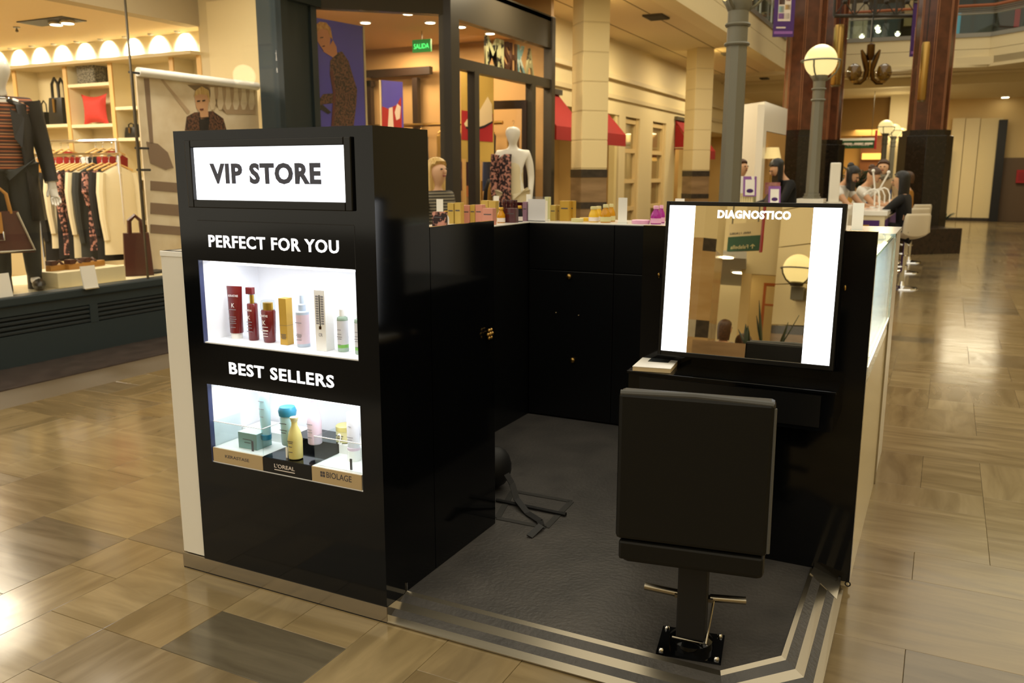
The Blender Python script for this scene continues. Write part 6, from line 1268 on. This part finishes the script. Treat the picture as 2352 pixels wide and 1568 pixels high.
a4, b4 = onY(2040, 300, 31), onY(2098, 300, 31); MB().box(a4.x, b4.x, 31, 31.6, 0, 4.05).build('far_pier', 'cream_fascia', fs_)
a5, b5 = onY(1900, 290, 31.5), onY(2042, 268, 31.5); MB().box(a5.x, b5.x, 31.5, 31.7, onY(1960, 312, 31.5).z, 4.05).build('bulkhead', pm('bulkhead', '#8a6a36', .7), fs_)
light('far_shop_lamp', 'AREA', (-2.2, 31.5, 3.0), 120, (1, .76, .4), 1.5)
# potted palm
g = gd(1972, 23.6); pt = thing('potted_palm', 'green palm in a pot behind the people at the counter', 'plant', (g.x, g.y, 0)); MB().lathe([(.25, 0), (.32, .5), (.34, .55)], 16, (g.x, g.y, 0)).build('pot', 'stone_dark', pt, True); MB().tube([(g.x, g.y, .5), (g.x, g.y, 1.2)], [.06, .03], 8).build('trunk', 'hair_brown', pt, True)
for k in range(13):
    a = k*2.4+.3; el = .75+.5*rp2.random(); L_ = 1.05+.35*rp2.random(); d = Vector((math.cos(a)*math.cos(el), math.sin(a)*math.cos(el), math.sin(el))); mb = MB()
    path = [Vector((g.x, g.y, 1.15))+d*L_*t_+Vector((0, 0, -.5*t_*t_)) for t_ in [i/7 for i in range(8)]]; mb.tube(path, [.012]*7+[.004], 5)
    for i in range(1, 8):
        t_ = (path[min(i+1, 7)]-path[i-1]).normalized(); s_ = t_.cross(Vector((0, 0, 1))).normalized()
        for sg_ in (-1, 1):
            for q in (0, .5): leafblade(mb, path[i]-t_*q*.14, s_*sg_+t_*.6+Vector((0, 0, .1)), .3*(1-.08*i), .017, .1, 3)
    mb.build('palm_frond', 'leaf', pt, True, solid=.003)
# ================================================================== BEAUTY BAR WITH PEOPLE
xR = gd(2050, 11.7).x; yN = 12.1
nb = thing('beauty_bar', 'white and purple beauty bar counter with seated customers', 'counter', (xR-.3, 14, 0))
MB().box(xR-.38, xR, yN, 15.7, 0, 1.02).build('bar_body', 'cream_lam', nb); MB().box(xR-.39, xR+.03, yN-.02, 15.7, 1.02, 1.08).build('bar_top', 'white_gloss', nb, bevel=.004)
MB().box(xR-.33, xR-.06, yN-.012, yN, .2, .96).build('purple_panel', 'purple', nb); MB().box(xR-.3, xR-.18, yN-.02, yN-.012, .86, .9).build('panel_mark', 'gold', nb)
MB().box(xR, xR+.012, yN+.1, 15.6, .2, .96).build('purple_panel', 'purple', nb)
xl = gd(1688, 11.7).x
fb = thing('bar_front_counter', 'white front counter of the beauty bar with leaflets and screen', 'counter', (xl+.8, 12.2, 0))
MB().box(xl, xR-.39, 11.55, 12.05, 0, 1.12).build('bar_body', 'white_lam', fb); MB().box(xl-.02, xR-.37, 11.53, 12.07, 1.12, 1.16).build('bar_top', 'white_gloss', fb, bevel=.004)
g = gd(1868, 11.6); MB().box(g.x-.17, g.x+.17, g.y-.17, g.y+.17, 1.12, 1.22).build('lamp_pedestal', 'white_lam', fb)
zf = 1.16; dF = 11.1
def atF(px): return gd(px, dF)
# tall white display block and ribbed crate, purple cards, laptop
a = atF(1706); o = thing('display_block', 'tall white display block with ribbed base on the bar', 'display', (a.x, a.y+.25, zf)); MB().box(-.12, .12, -.1, .1, .14, .36).build('block_body', 'white_matte', o, w=False)
MB().box(-.12, .12, -.1, .1, 0, .14).build('crate_body', 'cream_jar', o, w=False)
for k in range(8): MB().box(-.115+k*.03, -.1+k*.03, -.108, -.1, .01, .12).build('crate_rib', 'cream_fascia', o, w=False)
for px, sc_, lb in ((1720, 1.0, 'purple and white leaflet card standing on the bar, the left one'), (1781, .9, 'purple and white leaflet card standing on the bar, the right one')):
    a = atF(px); o = thing('leaflet_card', lb, 'card', (a.x, a.y+(.1 if px < 1750 else .02), zf+(.1 if px < 1750 else 0)), R(24)); w_ = .17*sc_; h_ = .26*sc_
    MB().obox((0, 0, h_/2), (w_, .012, h_), rx=-.12).build('card_sheet', 'purple_light', o, w=False); MB().obox((0, -.009, h_*.45), (w_*.72, .004, h_*.78), rx=-.12).build('card_print', 'white_matte', o, w=False); MB().lathe([(.045*sc_, 0), (.045*sc_, .003)], 18, (0, 0, 0), 1, .6).build('card_emblem', 'purple', o, w=False).matrix_local = Matrix.Translation((0, -.018, h_*.28)) @ Matrix.Rotation(pi/2, 4, 'X')
    MB().box(-w_/2, w_/2, -.02, .05, 0, .006).build('card_foot', 'acrylic', o, w=False)
a = atF(1765); o = thing('picture_card', 'pink picture card behind the leaflets on the bar', 'card', (a.x, a.y+.35, zf), R(24)); MB().obox((0, 0, .2), (.2, .01, .16), rx=-.1).build('card_sheet', pm('pink_card', '#b98a80', .6, noise=(8, '#8a4a44')), o, w=False); MB().box(-.03, .03, -.01, .03, 0, .13).build('card_stand', 'white_matte', o, w=False)
a = atF(1748); o = thing('laptop', 'dark laptop seen from the side on the bar', 'laptop', (a.x, a.y+.2, zf), R(-60)); MB().obox((0, .12, .12), (.32, .012, .24), rx=-.35).build('laptop_screen', 'black_satin', o, w=False); MB().box(-.16, .16, -.12, .1, 0, .018).build('laptop_base', 'steel_dark', o, w=False); MB().obox((0, .112, .12), (.29, .004, .2), rx=-.35).build('laptop_display', pm('screen_grey', '#3a4456', .3), o, w=False)
a = atF(1908); o = thing('info_panel', 'white panel standing beside the grey lamp post on the bar', 'panel', (a.x, a.y+.5, zf), R(24)); MB().box(-.07, .07, -.02, .02, 0, .54).build('panel_board', 'white_lam', o, w=False, bevel=.015); MB().box(-.1, .1, -.06, .06, 0, .02).build('panel_foot', 'white_lam', o, w=False)
# curved white task lamps
for k, (px, dp, h_, lb, lean) in enumerate(((2014, 12.4, .5, 'white upright task lamp, the left of two on the bar', -.05), (2024, 12.6, .48, 'white upright task lamp, the right of two on the bar', .1), (2010, 12.2, .26, 'white arched task lamp, nearest on the bar', 0), (2022, 12.9, .25, 'white arched task lamp in the middle of the bar', 0), (2034, 13.3, .26, 'white arched task lamp farthest along the bar', 0))):
    g = gd(px, dp); g.x = min(g.x, xR-.03); o = thing('task_lamp', lb, 'lamp', (g.x, g.y, 1.08), 0, 'white task lamps on the bar')
    if h_ > .4: MB().tube([(0, 0, 0), (-.01, 0, h_*.5), (lean, -.02, h_)], .013, 6).build('stem', 'white_gloss', o, True, w=False); MB().ell((lean, -.02, h_+.015), .026, 8, 6).build('lamp_head', 'white_gloss', o, True, w=False)
    else:
        MB().tube([(.09, 0, 0), (.085, 0, h_*.6), (.05, 0, h_*.9), (0, 0, h_), (-.06, 0, h_*.92), (-.12, 0, h_*.72)], .011, 6).build('stem', 'white_gloss', o, True, w=False); MB().ell((-.125, 0, h_*.7), .022, 8, 6).build('lamp_head', 'white_gloss', o, True, w=False)
    MB().lathe([(.04, 0), (.04, .012)], 12).build('lamp_base', 'white_gloss', o, w=False)
# stools
def stool(x, y, rz, label):
    o = thing('bar_stool', label, 'stool', (x, y, 0), rz, 'white bar stools at the beauty bar')
    prof = []
    for i, (yy, zz, ww) in enumerate(((-.2, .70, .17), (-.19, .725, .19), (-.05, .71, .21), (.1, .70, .215), (.18, .74, .21), (.215, .85, .205), (.235, 1.0, .19), (.24, 1.03, .17))): prof.append((yy, zz, ww))
    vs = []; m_ = 9
    for yy, zz, ww in prof:
        for k in range(m_): u = k/(m_-1)*2-1; vs.append((u*ww, yy-.03*(u*u)*(1 if zz > .8 else -.3), zz+.05*u*u*(1 if zz < .8 else .0)))
    fs = [(i*m_+k, i*m_+k+1, (i+1)*m_+k+1, (i+1)*m_+k) for i in range(len(prof)-1) for k in range(m_-1)]
    MB().add(vs, fs).build('seat_shell', pm('stool_white', '#d9cdb4', .35), o, True, w=False, solid=.022)
    MB().lathe([(.03, .1), (.03, .45), (.02, .46), (.02, .7)], 12).build('stem', 'chrome', o, True, w=False); MB().lathe([(.22, 0), (.21, .015), (.05, .04), (.03, .1)], 24).build('base_disc', 'chrome', o, True, w=False)
    MB().ring((0, -.12, .3), .13, .011, 24, 6).build('foot_ring', 'chrome', o, True, w=False); return o
s1 = onZ(2070, 660); s2 = gd(2096, 13.4); s3 = gd(2104, 15.0)
stool(s1.x, s1.y-.1, R(-140), 'nearest white bar stool with chrome foot'); stool(s2.x, s2.y, R(-135), 'second white bar stool, just behind the nearest'); stool(s3.x, s3.y, R(-135), 'third white bar stool, mostly hidden behind the second')
# people
def P(px, d): g = gd(px, d); return (g.x, g.y, 0)
person('person', 'person with short brown hair half hidden behind the tall lamp post', P(1702, 13.6), R(60), 'cloth_black', 'cloth_black', 'hair_brown', hip=.97, ht=1.02, hlen=.05)
person('person', 'person with long black hair in a black jacket bending over the bar counter', P(1822, 12.3), R(-55), 'cloth_black', 'cloth_black', 'hair_black', hip=.98, lean=.3, ht=1.05, hlen=.3, headp=(0, .4), armL=((-.05, -.15, -.25), (0, -.4, -.3)), armR=((.05, -.15, -.25), (0, -.4, -.3)))
person('person', 'person in a white tee with black hair tied high leaning over the bar', P(1918, 12.5), R(70), 'cloth_white', 'cloth_navy', 'hair_black', hip=.93, lean=.32, hlen=.26, bun=True, headp=(.1, .45), sleeves=.3, hwide=1.1, armL=((-.02, -.2, -.22), (0, -.42, -.26)), armR=((.02, -.2, -.22), (0, -.42, -.26)))
person('person', 'person in a white tee with dark pinned hair working beside the first', P(1966, 13.0), R(80), 'cloth_white', 'cloth_navy', 'hair_brown', hip=.91, lean=.35, hlen=.05, bun=True, headp=(0, .35), sleeves=.3, armL=((-.02, -.2, -.2), (0, -.45, -.22)), armR=((.02, -.2, -.2), (0, -.45, -.22)))
person('person', 'person with long brown hair, scarf and beige coat facing the camera across the bar', P(2028, 14.6), R(8), 'cloth_beige', 'cloth_black', 'hair_brown', 'skin_pale', hip=1.0, hlen=.24, scarf='tweed', headp=(-.2, .1), armL=((-.05, -.08, -.27), (.05, -.3, -.33)), armR=((.05, -.08, -.27), (-.05, -.3, -.33)))
person('person', 'person with long dark hair in black clothes seated on the nearest bar stool', (s1.x-.02, s1.y-.1, 0), R(-100), 'cloth_black', 'cloth_black', 'hair_black', hip=.80, lean=.12, seated=True, hlen=.36, headp=(.1, .1), hwide=1.1, armL=((-.02, -.22, -.2), (0, -.48, -.16)), armR=((.02, -.22, -.2), (0, -.48, -.16)))
person('person', 'person with tan coat seen from behind on the farther bar stool', (s3.x-.1, s3.y, 0), R(-100), 'leather_tan', 'cloth_black', 'hair_brown', hip=.8, lean=.05, seated=True, hlen=.12)
person('person', 'person with black hair and blue collar standing behind the far end of the bar', P(2019, 16.5), R(10), pm('cloth_blue', '#34487a', .8) and 'cloth_blue', 'cloth_black', 'hair_black', hip=.93, hlen=.06)
# white booth behind the bar
a, b, c = gd(1693, 16.2), gd(1748, 15.4), gd(1800, 17.2); zt = atd(1748, 242, 15.4).z
bo = thing('white_booth', 'white booth with an opening lit amber behind the beauty bar', 'booth', (b.x, b.y, 0)); inn_ = Vector((-.4, 1.4, 0))
MB().prism([(a.x, a.y, 0), (b.x, b.y, 0), (b.x, b.y, zt), (a.x, a.y, zt)], (0, .1, 0)).build('front_wall', 'white_lam', bo)
dx = (c-b); 
def sidep(f0, f1, z0, z1, nm, mt, th=-.12): 
    p0 = b+dx*f0; p1 = b+dx*f1; n_ = Vector((-dx.y, dx.x, 0)).normalized()*abs(th)
    return MB().prism([(p0.x, p0.y, z0), (p1.x, p1.y, z0), (p1.x, p1.y, z1), (p0.x, p0.y, z1)], n_).build(nm, mt, bo)
sidep(0, .12, 0, zt, 'side_wall', 'white_lam'); sidep(.12, 1, zt-.45, zt, 'side_wall', 'white_lam'); sidep(.13, 1, 0, zt-.46, 'opening_back', pm('amber_wall', '#b58a48', .6), .2); MB().prism([(a.x, a.y, zt), (b.x, b.y, zt), (c.x, c.y, zt), (a.x+.3, a.y+2, zt)], (0, 0, .05)).build('roof', 'white_lam', bo)
g = gd(1762, 15.9); lm = thing('table_lamp', 'small table lamp with a cream shade in the white booth opening', 'lamp', (g.x+.1, g.y-.2, 0)); zl = atd(1762, 365, 15.9).z
MB().lathe([(.17, 0), (.12, .2)], 18, (0, 0, zl)).build('lamp_shade', pm('shade_glow', '#ecd596', .6, emit=.35), lm, True, w=False); MB().lathe([(.1, 1.0), (.03, 1.03), (.015, 1.1), (.015, zl)], 12).build('lamp_stem', 'brass', lm, True, w=False); MB().box(-.15, .15, -.15, .15, 0, 1.0).build('lamp_table', 'white_lam', lm, w=False)
# ================================================================== WHAT THE MIRROR SEES (behind the photographer)
def mref(px, py):
    d = ray(px, py).normalized(); t_ = (mo-CAM).dot(mn)/d.dot(mn); p0 = CAM+d*t_; r_ = d-2*d.dot(mn)*mn; return p0, r_
def mp_(px, py, t_): p0, r_ = mref(px, py); h_ = math.hypot(r_.x, r_.y); return p0+r_*(t_/h_)
def mg(px, t_, z=0): p = mp_(px, 680, t_); return Vector((p.x, p.y, z))
def mz(px, py, t_): return mp_(px, py, t_).z
rear = structe('wall_rear', (0, -8, 0), 'cream rear wall behind the camera')
MB().box(-9, 8.5, -12.2, -12, 0, 6).build('wall_surface', 'cream_wall', rear)
# stone clad corner on the left of the mirror view
k0, k1, k2 = mg(1570, 6.7), mg(1604, 6.2), mg(1652, 8.2); ztop_ = mz(1612, 545, 6.2)
pr = structe('wall_corner', tuple(k1), 'stone clad wall corner behind the camera')
ref = k1+Vector((k1.x+.6, k1.y-3.2, 0))*.3
def pw(nm, mt, p0, p1, z0, z1, th=.15):
    d = (p1-p0).normalized(); n_ = Vector((-d.y, d.x, 0)); c_ = (p0+p1)/2
    if n_.dot(c_-Vector((-.6, 3.2, 0))) < 0: n_ = -n_
    if ref is not None and n_.dot(ref-c_) < 0: n_ = -n_
    return MB().prism([(p0.x, p0.y, z0), (p1.x, p1.y, z0), (p1.x, p1.y, z1), (p0.x, p0.y, z1)], n_*th).build(nm, mt, pr)
zA = mz(1612, 575, 6.2); zB = mz(1612, 735, 6.2); zC_ = mz(1612, 775, 6.2)
for (u, v, w_) in ((k0, k1, 0), (k1, k2, 1)):
    pw('stone_slab', 'stone_tan', u, v, 0, zC_); pw('stone_slab', 'stone_tan', u, v, zB, zA); pw('dark_band', 'stone_dark', u, v, zC_, zB) if w_ == 0 else pw('stone_slab', pm('stone_grey', '#9c927c', .2, noise=(5, '#b0a68c')), u, v, zC_, zB); pw('dark_band', 'stone_dark', u, v, zA, ztop_) if w_ == 0 else pw('stone_slab', 'stone_tan', u, v, zA, ztop_); pw('upper_wall', 'cream_wall', u, v, ztop_, 6)
# cream pillar with globe sconce
ref = None
c0, c1 = mg(1778, 10.6), mg(1885, 9.6)
pr = thing('stone_pillar', 'cream pillar with dark band carrying a globe lamp, seen in the mirror', 'pillar', tuple((c0+c1)/2)); zb1, zb2 = mz(1820, 768, 10), mz(1820, 748, 10)
pw('base_stone', 'stone_brown', c0, c1, 0, zb1, .6); pw('dark_band', 'stone_dark', c0, c1, zb1, zb2, .61); 
zz = zb2
for z1 in (mz(1820, 650, 10), mz(1820, 560, 10), mz(1820, 470, 10), 6.0): pw('block', 'cream_wall', c0, c1, zz+.015, z1, .6); zz = z1
gp = mp_(1833, 617, 9.6); gr = 31*(9.6+3.5)/FPX
so = thing('wall_lamp', 'glowing globe wall lamp seen in the mirror', 'lamp', tuple(gp)); MB().ell(gp, gr, 28, 16).build('globe', 'globe', so, True); MB().ring(tuple(gp), gr*1.14, .012, 28, 6).build('hoop', 'steel_dark', so, True)
for k in range(3):
    a = k*2*pi/3+.5; MB().tube([(gp.x+math.cos(a)*rr*gr, gp.y+math.sin(a)*rr*gr, gp.z+z*gr) for rr, z in ((1.14, 0), (1.05, -.4), (.8, -.8), (.4, -1.1))], .012, 6).build('bracket', 'steel_dark', so)
MB().lathe([(.42*gr, -1.2*gr), (.5*gr, -1.0*gr), (.4*gr, -.9*gr)], 14, tuple(gp)).build('globe_seat', 'steel_dark', so, True); MB().box(gp.x-.42*gr, gp.x+.42*gr, gp.y-.5, gp.y-.1, gp.z-2.1*gr, gp.z-1.2*gr).build('wall_plate', pm('plate_grey', '#77756a', .4), so)
# directory sign
q0_, q1_ = mg(1660, 8.6), mg(1734, 8.2); pr = thing('directory_sign', 'green directory sign with arrow hanging overhead, seen in the mirror', 'sign', tuple((q0_+q1_)/2)); z0, z1 = mz(1697, 575, 8.4), mz(1697, 541, 8.4); z2_ = mz(1697, 528, 8.4)
pw('sign_board', 'green_sign', q0_, q1_, z0, z1, .06); pw('sign_top', 'cream_fascia', q0_, q1_, z1, z1+(z1-z0)*.9, .06)
q2_ = mg(1738, 8.15); pw('sign_end', 'print_red', q1_, q2_, z0-.03, mz(1740, 470, 8.2), .02)
dv = (q0_-q1_).normalized(); L_ = (q0_-q1_).length; nf = Vector((dv.y, -dv.x, 0)); nf = nf if nf.y > 0 else -nf
text('lettering', 'Falabella', pm('sign_print', '#d8d2a0', .5) and 'sign_print', pr, q1_+dv*L_*.33+nf*.004+Vector((0, 0, z0+(z1-z0)*.14)), dv, (0, 0, 1), L_*.55, (z1-z0)*.26, .002, .01)
text('lettering', 'NIVEL 1 | ROBLE', 'print_ink', pr, q1_+dv*L_*.3+nf*.004+Vector((0, 0, z1+(z1-z0)*.1)), dv, (0, 0, 1), L_*.65, (z1-z0)*.18, .002, .0)
ac = q1_+dv*L_*.2+nf*.004; zz0 = z0+(z1-z0)*.12; hA = (z1-z0)*.28; MB().prism([ac-dv*.008+Vector((0, 0, zz0)), ac+dv*.008+Vector((0, 0, zz0)), ac+dv*.008+Vector((0, 0, zz0+hA)), ac-dv*.008+Vector((0, 0, zz0+hA))], nf*.002).prism([ac-dv*.05+Vector((0, 0, zz0+hA*.55)), ac-dv*.03+Vector((0, 0, zz0+hA*.55)), ac+Vector((0, 0, zz0+hA*.85)), ac+dv*.03+Vector((0, 0, zz0+hA*.55)), ac+dv*.05+Vector((0, 0, zz0+hA*.55)), ac+Vector((0, 0, zz0+hA*1.1))], nf*.002).build('arrow', 'sign_print', pr)
for f_ in (.1, .9): q = q1_+dv*L_*f_; MB().tube([(q.x, q.y, z1+(z1-z0)*.9), (q.x, q.y, 6)], .01, 5).build('hanger', 'steel_dark', pr)
# grey corridor ceiling with downlights, door surround, plants, bench, two heads
zcr = mz(1690, 600, 9.5)
tag(MB().ext([tuple(mg(1600, 9.0).xy), tuple(mg(1706, 9.0).xy), tuple(mg(1712, 15).xy), tuple(mg(1560, 15).xy)], zcr, zcr+.1).build('ceiling_rear', 'grey_ceiling'), 'grey corridor ceiling behind the camera', None, None, 'structure')
for k, (px, py) in enumerate(((1661, 585), (1703, 622), (1666, 685), (1697, 702))):
    p0, r_ = mref(px, py); p = p0+r_*((zcr-p0.z)/r_.z); o = thing('ceiling_light', 'round corridor downlight seen in the mirror', 'light', (p.x, p.y, zcr), 0, 'corridor downlights'); MB().lathe([(.17, -.03), (.17, 0)], 18, tuple(p)).build('light_frame', 'white_matte', o); MB().lathe([(.14, -.04), (.14, -.03)], 18, tuple(p)).build('lens', 'downlight', o)
e0_, e1_ = mg(1698, 10.8), mg(1790, 11.2); pr = structe('door_3', tuple(e0_), 'cream door surround in the corridor behind the camera')
zdt = mz(1745, 632, 11); pw('lintel', 'cream_trim', mg(1698, 10.8), mg(1800, 10.8), zdt, 6); pw('door_jamb', 'cream_warm', mg(1700, 10.8), mg(1722, 10.8), 0, zdt); pw('door_glass', pm('door_glow', '#c9b27a', .4), mg(1722, 11.5), mg(1795, 11.5), 0, zdt+.6)
pw('door_frame', 'orange_frame', mg(1752, 11.2), mg(1758, 11.2), 0, mz(1755, 652, 11.2)); pw('door_frame', 'orange_frame', mg(1752, 11.2), mg(1790, 11.2), mz(1770, 656, 11.2), mz(1770, 650, 11.2)); pw('door_frame', 'orange_frame', mg(1758, 11.2), mg(1785, 11.2), mz(1770, 702, 11.2), mz(1770, 698, 11.2))
bz0 = mz(1720, 790, 6.5); bA, bB = mg(1600, 6.0), mg(1880, 5.6); pr = structe('wall_low', tuple(bA), 'low stone planter wall behind the camera'); pw('coping', 'stone_brown', bA, bB, bz0-.16, bz0, .5); pw('wall_body', 'stone_dark', bA, bB, 0, bz0-.16, .45)
for k, (px, base_y, tips) in enumerate(((1750, 795, [(1744, 690), (1738, 725)]), (1715, 795, [(1696, 756), (1713, 744), (1718, 748)]), (1790, 800, [(1810, 740), (1835, 724), (1806, 752)]))):
    t_ = 6.45; b_ = mp_(px, base_y, t_); o = thing('snake_plant', ['tall snake plant in the middle of the mirror view', 'short spiky plant left in the mirror view', 'leaning spiky plant right in the mirror view'][k], 'plant', tuple(b_)); MB().lathe([(.06, -.14), (.08, -.02)], 12, tuple(b_)).build('pot', 'stone_dark', o, True)
    for (tx_, ty_) in tips:
        e_ = mp_(tx_, ty_, t_+.05); mb = MB(); d = e_-b_; leafblade(mb, b_, d, d.length, .03, 0, 6); mb.build('blade', 'leaf_dark', o, True, solid=.004)
h1 = mg(1718, 7.4); person('person', 'person with brown hair whose head top shows in the mirror', (h1.x, h1.y, mz(1718, 768, 7.4)-1.69), R(10), 'cloth_black', None, 'hair_brown', hip=.9, hlen=.08, legs=False)
h2 = mg(1672, 9.2); person('person', 'person with dark hair and blue shirt beside the stone corner in the mirror', (h2.x, h2.y, mz(1672, 735, 9.2)-1.69), R(30), 'cloth_blue', None, 'hair_brown', hip=.9, hlen=.2, legs=False)

# poster on the far wall, right of the column base
a, b = onY(2171, 470, 32.9), onY(2184, 345, 32.9); o = thing('wall_poster', 'narrow red and green figure poster beside the right column base', 'poster', ((a.x+b.x)/2, 32.9, a.z)); MB().box(a.x, b.x, 32.9, 32.98, a.z, b.z).build('poster_sheet', 'shop_umber', o)
for f0, f1, mt in ((.78, .95, 'print_skin'), (.45, .75, 'green_sign'), (.1, .42, 'print_skin')): MB().box(a.x+.03, b.x-.03, 32.89, 32.9, a.z+(b.z-a.z)*f0, a.z+(b.z-a.z)*f1).build('poster_print', mt, o)
MB().box(a.x, b.x, 32.9, 33.0, 0, a.z).build('poster_post', 'dark_frame', o)

# every small lamp named by its place, counted across the picture
ORD = ['first', 'second', 'third', 'fourth', 'fifth', 'sixth', 'seventh', 'eighth', 'ninth', 'tenth']
for gname, base_ in (('upper gallery shop lights', 'tiny bright shop light on the upper gallery'), ('fashion shop downlights', 'small round downlight in the fashion shop ceiling'), ('lights in the far ceiling', 'small recessed light in the far stepped ceiling')):
    L_ = sorted((o for o in COL.objects if o.get('group') == gname), key=lambda o: proj(o.location)[0])
    for k, o in enumerate(L_): o['label'] = base_ + ', ' + ORD[k] + ' from the left'
for o, w_ in zip([o for o in COL.objects if o.get('group') == 'corridor downlights'], ('topmost and just under the green sign', 'the large one at the right', 'lower left of the four', 'lowest of the four')): o['label'] = 'round corridor downlight seen in the mirror, ' + w_
